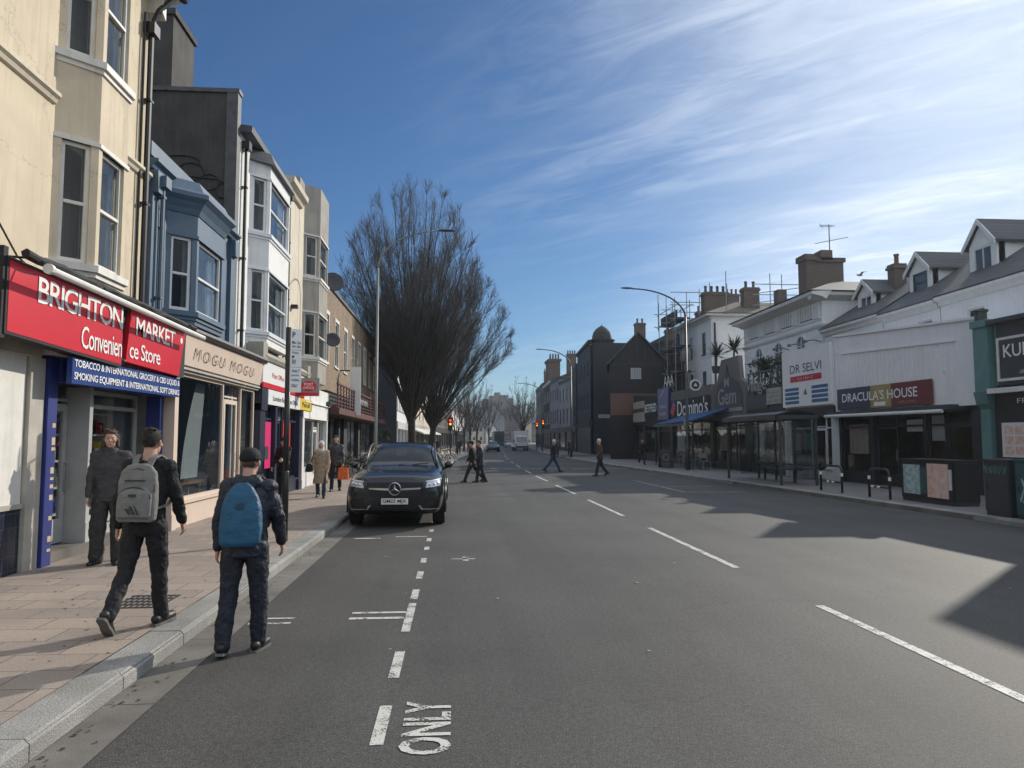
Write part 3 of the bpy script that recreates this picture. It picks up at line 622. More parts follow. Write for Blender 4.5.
# ---- cream house with the convenience store
h = thing('cream_house', 'tall cream rendered three storey house above the red convenience store sign', 'house', (-5.35, 7, 0), 'terraced houses on the left side')
shell(h, LF, 2.0, 12.97, 9, .0, 9.45, 'cream', [(10.05, 11.65, 3.95, 9.1), (10.2, 12.96, .0, 2.999), (5.0, 6.4, 4.1, 5.8), (5.0, 6.4, 7, 8.7)], ground=3.0, dp=.2, ends=(True, False))
bay(h, LF, 10.02, 11.7, .40, 3.78, 9.3, [(4.12, 5.78), (7.0, 8.75)], 'cream', 'old_white', curtain=.14, sillmat='old_white')
for a, b in ((5.0, 6.4),):
    for c, d in ((4.1, 5.8), (7, 8.7)): window(h, LF, a, b, c, d, curtain=.3)
m = MB()
for a, b in ((2.0, 9.98), (11.75, 12.97)): m.fprism(LF, [(0, 6.18), (.04, 6.2), (.06, 6.25), (.10, 6.28), (.10, 6.33), (.03, 6.36), (0, 6.40)], a, b)
m.build('string_course', 'cream_pale', h)
m = MB(); m.fprism(LF, [(-.3, 9.45), (.35, 9.45), (.42, 9.5), (.42, 9.6), (-.3, 9.75)], 1.9, 13.1)
for u in (12.75, 11.95, 9.3, 8.6): m.fpoly(LF, [(u, 9.44), (u+.14, 9.44), (u+.14, 9.05), (u, 9.12)], 0, .26)
m.build('eaves_cornice', 'old_white', h)
m = MB(); m.tube([LF.P(1.9, .47, 9.62), LF.P(13.15, .47, 9.60)], .075, 8); m.build('gutter', 'black_metal', h)
m = MB(); m.fprism(LF, [(-9, 9.46), (.40, 9.62), (-4.3, 12.6)], 2, 12.9); r = m.build('roof', 'slate', h)
chimney(r, -8.5, -7.3, 12.2, 12.9, 9.6, 13.4)
dp = downpipe(h, LF, 12.72, .09, 3.4, 8.7, r=.05)
m = MB(); m.tube([LF.P(12.72, .09, 8.85), LF.P(12.74, .2, 9.15), LF.P(12.9, .40, 9.5)], .045, 8); m.tube([LF.P(12.55, .05, 3.6), LF.P(12.55, .05, 9.0)], .022, 6); m.tube([LF.P(12.6, .05, 3.5), LF.P(12.3, .06, 3.75), LF.P(10, .10, 3.70), LF.P(9.2, .08, 3.95), LF.P(8.8, .06, 4.3)], .012, 5); m.build('wiring', 'cable', h)
# ground floor of the store
m = MB(); m.fb(LF, 2.0, 9.8, -.02, .10, 2.78, 3.02); m.fb(LF, 2, 9.8, .0, .16, 3.02, 3.10); m.fb(LF, 9.8, 13.7, .0, .28, 2.83, 3.04); m.build('fascia', 'fascia_grey', h)
m = MB(); m.fb(LF, 2.0, 9.60, -.04, .03, .95, 2.78)
for k in range(4): m.fb(LF, 3.2+k*1.85, 3.225+k*1.85, .03, .04, .95, 2.78)
m.build('panelling', 'old_white', h)
m = MB(); m.fb(LF, 2.0, 9.60, -.03, .035, .12, .90); m.build('tiled_base', 'wall_tile', h)
m = MB(); m.fb(LF, 2.0, 9.61, -.03, .06, .90, .96); m.fb(LF, 9.62, 9.94, -.03, .08, .12, 2.78); m.build('post', 'fascia_grey', h)
m = MB(); m.fb(LF, 2.0, 10.18, -.4, -.06, .0, 2.99); m.build('inner_wall', 'fascia_grey', h)
m = MB(); m.fb(LF, 9.96, 10.18, -.10, .12, .12, 2.82); m.fb(LF, 10.18, 13.7, .02, .17, 2.50, 2.82); m.fb(LF, 13.55, 13.7, -.1, .14, .12, 2.5); m.build('door_post', 'royal', h)
m = MB(); z = .2; rnd = random.Random(5)
while z < 2.2:
    hh = rnd.uniform(.04, .12); m.fb(LF, 10.181, 10.186, rnd.uniform(-.06, .0), rnd.uniform(.05, .12), z, z+hh); z += hh+rnd.uniform(.0, .03)
z = .3
while z < 2.0:
    hh = rnd.uniform(.03, .10); m.fb(LF, 10.08, 10.16, .12, .123, z, z+hh); z += hh+rnd.uniform(.02, .22)
m.build('stickers', 'sticker', h)
m = MB(); m.fb(LF, 10.19, 13.55, -.9, .05, .119, .26); m.build('step', 'gutter', h)
shopfront(h, LF, 10.19, 13.55, 2.50, [('door', 10.25, 11.25), ('pil', 11.27, 11.37), ('win', 11.37, 13.5)], 'alu', riser=.20, w=-.28, gmat='glass', inner='inside_white', z0=.26, transom=2.25, depth=3.1)
# wooden shelving with goods inside the store
rnd = random.Random(9)
s = thing('display_shelf', 'white framed display shelves crowded with goods behind the store glass', 'shelf', (-6.6, 11.5, .27))
m = MB()
for u in (10.45, 11.45, 12.45, 13.4): m.fb(LF, u, u+.04, -1.0, -.6, .27, 2.45)
for z in (.6, 1.0, 1.4, 1.8, 2.15): m.fb(LF, 10.5, 13.4, -1.0, -.62, z, z+.03)
m.build('frame', 'white_paint', s)
for mi, mt in enumerate(('white_sign', 'red_sign', 'yellow', 'blue_sign', 'pack_grey', 'leaf')):
    m = MB()
    for k in range(48):
        u = rnd.uniform(10.55, 13.3); z = rnd.choice((.63, 1.03, 1.43, 1.83)); w_ = rnd.uniform(.04, .1); hh = rnd.uniform(.1, .28)
        if rnd.random() < .5: m.fb(LF, u, u+w_, -.85, -.68, z, z+hh)
        else: m.lathe(LF.P(u, -.75, z), [(w_*.5, 0), (w_*.5, hh*.6), (w_*.2, hh*.8), (w_*.2, hh)], 8)
    tag(m.build('goods', mt, s), kind='stuff')
# red sign of the store (two tilted boards with the letters)
g = thing('shop_sign', 'large red convenience store sign with white letters split in two boards', 'sign', (-5.0, 11, 3.3))
def board(u0, u1, zb0, zb1, zt0, zt1, w0=.30, w1=.46, lean=.0):
    m = MB(); P = LF.P; m.hexa([P(u0, w0, zb0), P(u1, w0, zb1), P(u1, w1, zb1), P(u0, w1, zb0), P(u0, w0, zt0), P(u1, w0, zt1), P(u1, w1-lean, zt1), P(u0, w1-lean, zt0)]); return m
m = board(8.42, 11.22, 2.93, 2.84, 3.72, 3.68); m.build('board', 'red_sign', g)
m = MB(); P = LF.P; a = [P(11.36, .30, 2.90), P(13.48, .30, 2.86), P(13.48, .46, 2.86), P(11.36, .46, 2.90)]
m.hexa(a+[P(11.50, .30, 3.72), P(13.74, .30, 3.64), P(13.74, .46, 3.64), P(11.50, .46, 3.72)]); m.build('board', 'red_sign', g)
m = MB()
for p in ([(8.38, 2.90), (8.38, 3.76), (13.84, 3.68), (13.84, 3.64), (8.43, 3.72), (8.43, 2.93), (11.22, 2.84), (11.22, 2.80)],): m.fpoly(LF, p, .28, .455)
m.fb(LF, 8.33, 8.415, -.2, .44, 2.85, 3.86); m.fpoly(LF, [(11.20, 2.82), (11.38, 2.85), (11.53, 3.74), (11.20, 3.74)], .25, .40); m.fpoly(LF, [(13.48, 2.83), (13.78, 2.86), (13.84, 3.66), (13.74, 3.66)], .25, .44)
m.fb(LF, 8.42, 13.8, .0, .28, 3.62, 3.70); m.build('surround', 'awning_dark', g)
lettering(g, 'letter_white', [('BRIGHTON', 8.98, 11.20, 3.345, 3.66, .461, .012, .85), ('Convenien', 10.02, 11.20, 2.94, 3.235, .461, .004, .9), ('MARKET', 11.66, 13.25, 3.34, 3.62, .461, .012, .85), ('ce Store', 11.46, 12.62, 2.97, 3.22, .461, .004, .9)], LF)
m = MB(); m.lathe(LF.P(13.55, .461, 3.50), [(.055, 0), (.055, .006)], 14, 'x'); m.build('badge', 'letter_white', g)
# rolled awning above the sign
g = thing('rolled_awning', 'rolled up awning with a white front bar above the red store sign', 'awning', (-4.85, 11, 3.8))
m = MB(); m.tube([LF.P(8.62, .78, 3.66), LF.P(13.75, .78, 3.58)], .042, 10); m.lathe(LF.P(8.60, .78, 3.66), [(.06, -.03), (.06, .03)], 10, 'y'); m.build('front_bar', 'white_paint', g)
m = MB(); n = 40; vs = []
for i in range(n+1):
    u = 8.45+(13.78-8.45)*i/n
    for k in range(9):
        a = 2*math.pi*k/9; r = .050+.018*noise.noise(Vector((u*3, k*.9, 0))); vs.append(LF.P(u, .60+r*math.cos(a), 3.80-.012*(i/n)*4+r*math.sin(a)+.02*noise.noise(Vector((u*2, 5, 0)))))
m.add(vs, [(i*9+k, i*9+(k+1) % 9, (i+1)*9+(k+1) % 9, (i+1)*9+k) for i in range(n) for k in range(9)]+[tuple(range(9)), tuple(n*9+k for k in range(8, -1, -1))]); m.build('fabric_roll', 'awning_dark', g)
m = MB()
for u in (8.7, 10.2, 11.7, 13.4): m.tube([LF.P(u, .0, 3.84), LF.P(u, .62, 3.80), LF.P(u, .77, 3.64)], .014, 6)
m.build('bracket', 'black_metal', g)
g = thing('shop_sign', 'long blue board with two lines of white capitals over the store door', 'sign', (-5.0, 12, 2.7))
m = MB(); P = LF.P; m.hexa([P(9.96, .33, 2.47), P(13.72, .33, 2.50), P(13.72, .40, 2.50), P(9.96, .40, 2.47), P(9.96, .33, 2.81), P(13.72, .33, 2.83), P(13.72, .40, 2.83), P(9.96, .40, 2.81)]); m.build('board', 'blue_sign', g)
lettering(g, 'letter_white', [('TOBACCO & INTERNATIONAL GROCERY & CBD LIQUID &', 10.0, 13.68, 2.675, 2.79, .401, .012, .95), ('SMOKING EQUIPMENT & INTERNATIONAL SOFT DRINKS', 10.0, 13.68, 2.51, 2.625, .401, .012, .95)], LF)
m = MB(); m.ell(LF.P(11.3, .44, 2.90), .05, .05, .03, 10, 6); m.tube([LF.P(11.3, .3, 2.94), LF.P(11.3, .44, 2.93)], .015, 6); tag(m.build('dome_camera', 'dark_metal', smooth=True), 'small dark dome camera between the red sign and the blue board', 'camera')

# ---- blue house
h = thing('blue_house', 'blue painted two storey house with a canted bay and moulded cornice', 'house', (-5.35, 15, 0), 'terraced houses on the left side')
shell(h, LF, 12.99, 18.0, 9, .0, 6.7, 'blue_paint', [(13.95, 16.3, 3.95, 6.1), (13.0, 13.75, 0, 3.0)], ground=3.55, dp=.2, ends=(False, True))
bay(h, LF, 13.9, 16.35, .42, 3.9, 6.0, [(4.15, 5.55)], 'blue_paint', 'upvc', curtain=.25, sillmat='blue_paint')
def baycornice(parent, fr, ua, ub, d, z, mt, hh=.45, e0=.06, e1=.22):
    m = MB()
    for (ea, za), (eb, zb) in zip([(0.02, 0), (e0, .10), (e1*.6, .22), (e1, .30), (e1, .38), (.1, hh)], [(e0, .10), (e1*.6, .22), (e1, .30), (e1, .38), (.1, hh), (.0, hh+.2)]):
        def ring(e, zz): return [fr.P(u, w, z+zz) for u, w in ((ua-e, -.0), (ua+d-e*.4, d+e), (ub-d+e*.4, d+e), (ub+e, 0))]
        if zb > za+1e-6 or 1: m.hexa([*ring(ea, za), *ring(eb, zb+.0005)])
    return m.build('bay_cornice', mt, parent)
baycornice(h, LF, 13.9, 16.35, .42, 6.0, 'blue_paint')
m = MB(); m.fprism(LF, [(w*1.5, 6.45+dz*1.3) for w, dz in STR], 12.99, 13.86); m.fprism(LF, [(w*1.5, 6.45+dz*1.3) for w, dz in STR], 16.5, 18.02)
m.fb(LF, 13.0, 18.0, -.35, .05, 6.7, 6.95); m.fb(LF, 13.05, 13.3, 0, .08, 3.6, 6.45); m.fb(LF, 17.6, 17.9, 0, .08, 3.6, 6.45)
for u in (13.18, 17.75): m.fpoly(LF, [(u-.16, 6.43), (u+.16, 6.43), (u+.12, 6.05), (u-.12, 6.05)], 0, .17); 
m.build('cornice', 'blue_paint', h)
m = MB(); m.fb(LF, 13.45, 13.68, 0, .035, 5.55, 5.85); m.fb(LF, 13.5, 13.63, .03, .05, 5.6, 5.8); m.build('vent', 'blue_paint', h)
downpipe(h, LF, 13.28, .16, 3.7, 6.2, 'blue_paint', r=.04)
m = MB(); m.tube([LF.P(13.6, .06, 3.7), LF.P(13.6, .06, 5.9), LF.P(13.5, .08, 6.3)], .025, 6); m.build('cable_run', 'cable', h)
m = MB(); m.fprism(LF, [(-9, 6.7), (-.4, 6.9), (-4.5, 8.6)], 13.05, 17.9); m.build('roof', 'slate', h)

# ---- big dark party wall + white house
h = thing('white_house', 'white rendered house with stacked bay windows and a tall dark windowless side wall', 'house', (-5.35, 20, 0), 'terraced houses on the left side')
shell(h, LF, 18.2, 23.08, 9.5, .0, 9.35, 'white_render', [(19.3, 22.3, 4.3, 9.1)], ground=3.55, dp=.2)
m = MB(); m.box(-12.5, -5.36, 18.02, 18.17, 3.5, 10.2); m.box(-12.5, -5.36, 18.17, 18.19, 3.5, 9.4); m.build('party_wall', 'dark_render', h)
m = MB(); m.box(-5.60, -5.33, 17.98, 18.26, 3.6, 10.28); m.box(-12.5, -5.3, 17.97, 18.27, 10.2, 10.30); m.build('wall_coping', 'lead', h)
m = MB(); m.box(-7.62, -6.95, 18.05, 19.5, 10.2, 12.15); m.box(-7.68, -6.89, 18.0, 19.55, 12.15, 12.3); m.build('chimney', 'dark_render', h)
rnd = random.Random(2); m = MB()
def scr(pts, r=.016): m.tube([(-5.36-x, 18.005, z) for x, z in pts], r, 5)
def arc(cx_, cz_, rx, rz, a0, a1, n=12): return [(cx_+rx*math.cos(R_(a0+(a1-a0)*i/n)), cz_+rz*math.sin(R_(a0+(a1-a0)*i/n))) for i in range(n+1)]
scr(arc(1.05, 8.2, .32, .22, 0, 300)); scr(arc(1.3, 8.45, .45, .15, -20, 200)); scr(arc(.62, 7.95, .25, .2, 40, 330)); scr([(1.6, 8.3), (1.2, 8.1), (.4, 8.02), (.15, 7.9)]); scr(arc(1.35, 7.75, .3, .25, 100, 360)); scr(arc(.3, 7.75, .14, .18, 0, 360)); scr(arc(.68, 7.55, .18, .14, 0, 290)); scr(arc(1.55, 8.0, .2, .3, 60, 260))
m.build('graffiti', 'graffiti', h)
bay(h, LF, 19.25, 22.4, .42, 4.2, 9.0, [(4.55, 6.15), (7.15, 8.6)], 'white_render', 'upvc', curtain=.3, sillmat='upvc')
m = MB(); m.hexa([LF.P(u, w, 9.0) for u, w in ((19.15, 0), (19.6, .55), (22.05, .55), (22.5, 0))]+[LF.P(u, w, 9.32) for u, w in ((19.25, 0), (19.65, .42), (22.0, .42), (22.4, 0))]); m.build('bay_roof', 'lead', h)
m = MB(); m.fprism(LF, [(0, 9.35), (.28, 9.35), (.30, 9.5), (-.1, 9.55)], 18.28, 23.1); m.build('eaves', 'lead', h)
m = MB(); m.fprism(LF, [(-9.5, 9.36), (.28, 9.5), (-4.6, 10.15)], 18.3, 23.0); r = m.build('roof', 'slate', h)
chimney(r, -9.6, -8.8, 22.3, 23.0, 9.5, 11.5, 2)
downpipe(h, LF, 18.55, .09, 3.9, 9.0); 
m = MB(); m.tube([(-5.75, 18.6, 9.5), (-5.75, 18.6, 10.15)], .02, 6)
for k in range(5): m.tube([(-5.95, 18.45+k*.12, 10.05), (-5.5, 18.45+k*.12, 10.05)], .01, 4)
m.tube([(-5.75, 18.3, 10.05), (-5.75, 19.1, 10.05)], .012, 4); tag(m.build('tv_aerial', 'dark_metal'), 'small dark television aerial at the eaves beside the dark party wall', 'aerial')

# ---- narrow cream house and grey bay house
h = thing('narrow_cream_house', 'narrow cream house strip with a heavy cornice and black downpipe', 'house', (-5.35, 24, 0), 'terraced houses on the left side')
shell(h, LF, 23.12, 25.3, 9, .0, 10.0, 'cream_pale', [], ground=3.55)
cornice(h, LF, 23.1, 25.35, 9.6, [(0, 0), (.10, .03), (.14, .12), (.28, .22), (.30, .38), (0, .42)], 'cream_pale'); downpipe(h, LF, 23.4, .1, 3.8, 9.3)
m = MB(); m.fprism(LF, [(-8.8, 10.0), (-.3, 10.0), (-4.5, 11.0)], 23.15, 25.3); m.build('roof', 'slate', h)
m = MB(); m.fb(LF, 24.3, 24.5, .0, .2, 6.0, 6.12); m.build('vent', 'black_metal', h)
h = thing('grey_house', 'grey and cream house with a blank bay parapet and two weathered bay windows', 'house', (-5.35, 27, 0), 'terraced houses on the left side')
shell(h, LF, 25.32, 29.25, 9, .0, 10.1, 'cream_pale', [(26.2, 28.6, 4.4, 9.3)], ground=3.55, dp=.2)
bay(h, LF, 26.1, 28.75, .48, 3.75, 10.75, [(4.65, 6.2), (7.5, 8.95)], 'grey_render', 'old_white', curtain=.3, sillmat='old_white')
m = MB(); m.fb(LF, 25.33, 29.2, -.3, .0, 10.1, 10.75); m.build('parapet', 'grey_render', h)
for (u, z, r, lb) in ((29.35, 7.9, .42, 'large dark satellite dish at the top corner of the yellow brick building'), (29.4, 5.6, .30, 'smaller dark satellite dish beside the lower window of the grey bay')):
    g = thing('satellite_dish', lb, 'dish', LF.P(u, .05, z)); m = MB()
    rot = Matrix.Rotation(R_(20), 3, 'Z') @ Matrix.Rotation(R_(70), 3, 'X'); prof = [(0.01, 0), (r*.35, .01), (r*.7, .045), (r, .10), (r, .112), (r*.7, .06), (r*.35, .025), (.01, .015)]
    b = MB(); b.lathe((0, 0, 0), prof, 20); cc = Vector(LF.P(u, .50, z)); b.v = [tuple(cc+rot @ Vector(x)) for x in b.v]; b.build('dish', 'charcoal', g, smooth=True)
    m.tube([LF.P(u, .0, z-.1), LF.P(u, .3, z-.1), cc], .022, 6); m.tube([cc+rot @ Vector((0, r, .05)), cc+rot @ Vector((0, r*.3, .55))], .012, 5); m.build('arm', 'dark_metal', g)

# ---- yellow brick building
h = thing('yellow_brick_building', 'long yellow brick two storey building with tall white framed windows', 'building', (-5.35, 40, 0))
ws_ = [30.5+2.62*k for k in range(8)]; holes = [(a, a+1.0, 4.95, 6.95) for a in ws_ if a+1 < 50]
shell(h, LF, 29.3, 50.2, 10, .0, 8.15, 'brick_yellow', holes, ground=3.7, dp=.12)
for a, b, c, d in holes:
    window(h, LF, a, b, c, d, 'old_white', 'pane_mid', w=-.08, bar=.07)
    m = MB(); m.fb(LF, a-.10, b+.10, -.06, .035, d+.001, d+.16); m.fb(LF, a-.085, a-.002, -.06, .025, c, d); m.fb(LF, b+.002, b+.085, -.06, .025, c, d); m.build('window_surround', 'old_white', h)
m = MB(); m.fb(LF, 29.3, 50.2, -.25, .08, 8.15, 8.28); m.build('coping', 'lead', h)
m = MB(); m.fb(LF, 29.9, 50.2, .25, .75, 2.75, 3.0); m.fb(LF, 29.9, 50.2, 0, .62, 3.0, 3.12); 
for k in range(26):
    m.fb(LF, 29.95+k*.8, 30.0+k*.8, .64, .69, 3.0, 3.95)
m.fb(LF, 29.9, 50.2, .62, .70, 3.93, 4.0)
for k in range(5): m.fb(LF, 29.9, 50.2, .655, .675, 3.12+k*.16, 3.16+k*.16)
m.build('canopy', 'maroon', h)
m = MB(); m.fb(LF, 29.9, 50.2, .0, .25, 2.72, 3.7); m.build('fascia', 'dark_brown', h)
shopfront(h, LF, 29.9, 50.1, 2.72, [('pil', 29.9, 31.2), ('win', 31.2, 34.6), ('pil', 34.6, 35.0), ('door', 35.0, 36.2), ('pil', 36.2, 37.2), ('win', 37.2, 41.5), ('pil', 41.5, 42.2), ('door', 42.2, 43.4), ('win', 43.4, 48.8), ('pil', 48.8, 50.1)], 'dark_brown', riser=.5, inner='inside_warm')
m = MB()
for k in range(7): m.lathe(LF.P(36.4+k*.5, .71, 3.55), [(.16, 0), (.14, .03)], 12, 'x')
m.build('round_motif', 'galv', h)
g = thing('hanging_sign', 'tall narrow white blade sign hanging on the brick building', 'sign', LF.P(35.2, .6, 3.6)); m = MB(); m.fb(LF, 34.85, 34.92, .45, .95, 2.85, 5.1); m.build('panel', 'white_sign', g); m = MB(); m.fb(LF, 34.86, 34.91, 0, .45, 4.9, 4.96); m.build('bracket', 'black_metal', g)

# ---- blocks beyond: navy flank wall, pale fronts
def plain_block(name, label, cat, x0, x1, y0, y1, z1, wmat, face, nwin=3, floors=2, zf=3.4, wmatw='old_white', group=None, roof='slate', ww=1.0, rise=0, sf='shop_dark', pane='pane_far', chim=0, fmatsig='white_sign', hfirst=.9, win_h=1.6, front_y=False, xs=None, canopy=None):
    """building whose street front is at x=face side: 'L' faces +X, 'R' faces -X; xs lets the front follow the bend"""
    h = thing(name, label, cat, ((x0+x1)/2, (y0+y1)/2, 0), group)
    if face == 'L': fr = Fr((x1, y0), ((xs if xs is not None else x1), y1))
    else: fr = Fr(((xs if xs is not None else x0), y1), (x0, y0))
    L = fr.len; dep = x1-x0; fh = (z1-.5-zf)/floors; holes = []
    for f in range(floors):
        for k in range(nwin):
            u = L*(k+.5)/nwin; a = zf+fh*f+fh*.5-win_h/2*(1 if f == 0 else .85)+.1; holes.append((u-ww/2, u+ww/2, a, a+win_h*(1 if f == 0 else .85)))
    m = MB(); m.wall(fr, .01, L-.01, zf, z1, holes, 0, .14); m.fb(fr, .01, L-.01, -dep, -.2, .0, z1); m.fb(fr, 0.01, .2, -.2, -.01, 0, z1); m.fb(fr, L-.2, L-.01, -.2, -.01, 0, z1); m.build('wall', wmat, h)
    for q in holes: window(h, fr, *q, wmatw, pane, w=-.10, bar=.08)
    m = MB(); m.fb(fr, 0, L, -.2, .14, z1, z1+.18); m.fb(fr, 0.01, L-.01, -.2, .07, z1-.2, z1); m.build('cornice', wmatw, h)
    if rise:
        m = MB(); m.fprism(fr, [(-dep, z1), (.25, z1+.19), (-dep*.5, z1+rise)], 0.02, L-.02); r = m.build('roof', roof, h)
    else: r = h
    if chim:
        c = fr.P(L*.5 if chim < 0 else L-.4, -dep*.42, 0); chimney(r, c[0]-.9, c[0]+.9, c[1]-.35, c[1]+.35, z1-.5, z1+max(rise, .5)+1.6, 4, along='x')
    # shop
    m = MB(); m.fb(fr, .02, L-.02, -.19, .12, 2.7, zf); m.build('fascia', sf, h)
    n = max(1, int(L/4)); m = MB()
    for k in range(n+1): u = (L-.3)*k/n; m.fb(fr, u, u+.3, -.19, .08, .1, 2.7)
    for k in range(n): u = (L-.3)*k/n; m.fb(fr, u+.3, u+(L-.3)/n, -.19, .02, .1, .6)
    m.build('shop_frame', sf, h)
    m = MB(); m.quad(fr.P(.2, -.05, .55), fr.P(L-.2, -.05, .55), fr.P(L-.2, -.05, 2.7), fr.P(.2, -.05, 2.7)); m.build('shop_window', 'pane_mid', h, fixn=False)
    if canopy:
        m = MB(); m.fprism(fr, [(.1, 3.0), (1.5, 2.45), (1.5, 2.3), (.1, 2.85)], .3, L-.3); m.build('awning', canopy, h)
    return h
plain_block('white_column_building', 'white building with slim vertical columns beyond the navy flank wall', 'building', -17, -5.3, 68, 82, 10.7, 'white_render', 'L', 7, 2, ww=.9, sf='upvc', wmatw='charcoal')
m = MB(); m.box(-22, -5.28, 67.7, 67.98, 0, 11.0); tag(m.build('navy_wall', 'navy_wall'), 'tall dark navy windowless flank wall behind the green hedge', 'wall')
plain_block('cream_shop_building', 'cream fronted building with a white shop awning behind the second tree', 'building', -15, -5.0, 82.2, 104, 8.8, 'cream_pale', 'L', 6, 2, xs=-3.4, sf='fascia_grey', canopy='canvas_white', rise=1.5)
plain_block('far_brown_terrace', 'brown terrace far down the left side behind bare trees', 'building', -13, -3.3, 104.3, 135, 8.2, 'far_brown', 'L', 7, 2, xs=-1.0, rise=2)
plain_block('far_white_terrace', 'low white terrace far down the left side of the street', 'building', -8, -.6, 136, 165, 6.8, 'white_villa', 'L', 6, 1, xs=2.0, rise=2.2)

# ---- Mogu cafe shopfront, post office shopfront, white shopfront (project .3 in front of the houses)
SF = Fr((-5.05, 0), (-5.05, 1))
h = thing('cafe_shopfront', 'peach fascia cafe shopfront with large pale framed window', 'shopfront', (-5.05, 16, .1))
m = MB(); m.hexa([SF.P(13.72, -.29, 3.13), SF.P(19.5, -.29, 3.13), SF.P(19.5, .02, 3.13), SF.P(13.72, .02, 3.13), SF.P(13.72, -.29, 3.70), SF.P(19.5, -.29, 3.70), SF.P(19.5, .10, 3.70), SF.P(13.72, .10, 3.70)]); m.build('fascia_board', 'mogu', h)
lettering(h, 'mogu_letter', [('MOGU MOGU', 14.55, 18.7, 3.29, 3.50, .075, .0, 1.45)], SF)
m = MB(); m.fprism(SF, [(-.29, 3.71), (.16, 3.71), (.22, 3.76), (.20, 3.82), (-.29, 3.92)], 13.72, 19.6); m.build('ledge', 'lead', h)
m = MB(); m.fb(SF, 13.72, 19.5, -.28, -.02, 3.0, 3.127); m.fb(SF, 13.72, 19.5, -.28, .03, 3.05, 3.09); m.build('blind_box', 'fascia_grey', h)
shopfront(h, SF, 13.74, 19.5, 3.0, [('pil', 13.74, 13.92), ('win', 13.92, 16.9), ('door', 17.1, 18.1), ('win', 18.2, 19.4)], 'mogu', riser=.42, rmat='mogu', w=-.14, inner='inside_white', transom=None)
m = MB(); vs = []   # sail-shaped pale blinds behind the glass
for (a0, a1) in ((14.0, 14.9), (15.3, 16.6)):
    n = 10
    for i in range(n):
        t0, t1 = i/n, (i+1)/n; f0 = lambda t: (a0+(a1-a0)*(1-t)*.25*0+.9*(t**.6)*0, 0)
        za, zb = .95+t0*1.98, .95+t1*1.98
        la = a0+.55*(1-t0)**2*0+.5*math.sin(t0*1.4)*.0; 
        l0, l1 = a0+.75*t0**1.6, a0+.75*t1**1.6; r0, r1 = a1-.35+.35*t0, a1-.35+.35*t1
        if a0 < 14.5: l0 = l1 = a0; r0, r1 = a0+.12+.85*t0**1.3, a0+.12+.85*t1**1.3
        m.quad(SF.P(l0, -.40, za), SF.P(r0, -.40, za), SF.P(r1, -.40, zb), SF.P(l1, -.40, zb))
m.build('blind', 'blind', h, fixn=False)
g = thing('bench', 'low wooden bench seen inside the cafe window', 'bench', (-5.6, 15.4, .13)); m = MB(); m.fb(SF, 14.1, 16.7, -.75, -.40, .82, .88); m.build('seat', 'wood', g)
for u in (14.2, 15.4, 16.5): m = MB(); m.fb(SF, u, u+.06, -.72, -.66, .13, .82); m.fb(SF, u, u+.06, -.48, -.42, .13, .82); m.build('leg', 'wood', g)
h = thing('post_office_shopfront', 'navy framed post office shopfront with pink and red posters', 'shopfront', (-5.05, 22, .1))
m = MB(); m.fb(SF, 19.62, 24.9, -.29, .06, 3.20, 3.80); m.build('fascia_board', 'white_sign', h)
m = MB(); m.fb(SF, 19.62, 24.9, .04, .075, 3.10, 3.24); m.build('fascia_stripe', 'red_sign', h)
for p_, q_ in ((19.62, 20.2), (24.6, 24.9)): m = MB(); m.fb(SF, p_, q_, -.28, .055, 2.5, 3.10); m.build('fascia_end', 'navy_shop', h)
m = MB(); m.fb(SF, 20.2, 24.3, -.28, .07, 2.68, 3.08); m.build('name_board', 'white_sign', h)
m = MB(); m.fb(SF, 24.3, 26.2, -.28, .075, 2.70, 3.07); m.build('yellow_board', 'yellow', h)
lettering(h, 'letter_red', [('Post Office', 20.6, 22.0, 3.42, 3.56, .061, 0, 1), ('P', 23.2, 23.45, 3.42, 3.62, .080, .01, 1)], SF)
lettering(h, 'letter_dark', [('London Road Post Office', 20.7, 23.9, 2.80, 2.94, .071, .01, 1), ('Parcel', 24.6, 25.8, 2.80, 2.96, .076, .01, 1)], SF)
m = MB(); m.fpoly(SF, [(22.35, 3.14), (22.55, 3.14), (22.85, 3.76), (22.65, 3.76)], .07, .09); m.build('logo_bar', 'charcoal', h)
m = MB(); c = SF.P(23.35, .062, 3.52); m.lathe(c, [(.24, 0), (.24, .012)], 20, 'x'); m.build('logo_disc', 'red_sign', h)
shopfront(h, SF, 19.62, 24.9, 2.68, [('pil', 19.62, 20.15), ('win', 20.15, 21.25), ('pil', 21.25, 21.5), ('door', 21.5, 22.5), ('win', 22.5, 24.5), ('pil', 24.5, 24.9)], 'navy_shop', riser=.35, rmat='navy_shop', w=-.14, inner='inside', transom=2.3)
for (a, b, c, d, mt, nm) in ((20.25, 21.15, .95, 2.22, 'pink', 'pink'), (22.6, 23.6, .6, 2.25, 'red', 'red')):
    m = MB(); m.fb(SF, a, b, -.085, -.075, c, d); p = m.build('poster', mt, h); p['label'] = nm+' poster in the shop window'
    if mt == 'red': lettering(h, 'yellow', [('SEND', 22.7, 23.4, 1.9, 2.1, -.074, .02, 1), ('SAVE', 22.7, 23.4, 1.55, 1.75, -.074, .02, 1), ('HERE', 22.7, 23.4, 1.2, 1.4, -.074, .02, 1)][:0] or [('|||', 22.75, 23.4, 1.0, 2.0, -.074, .0, 1)], SF)
m = MB(); m.fb(SF, 20.45, 20.9, -.074, -.07, 1.2, 1.55); m.build('poster_figure', 'shop_dark', h)
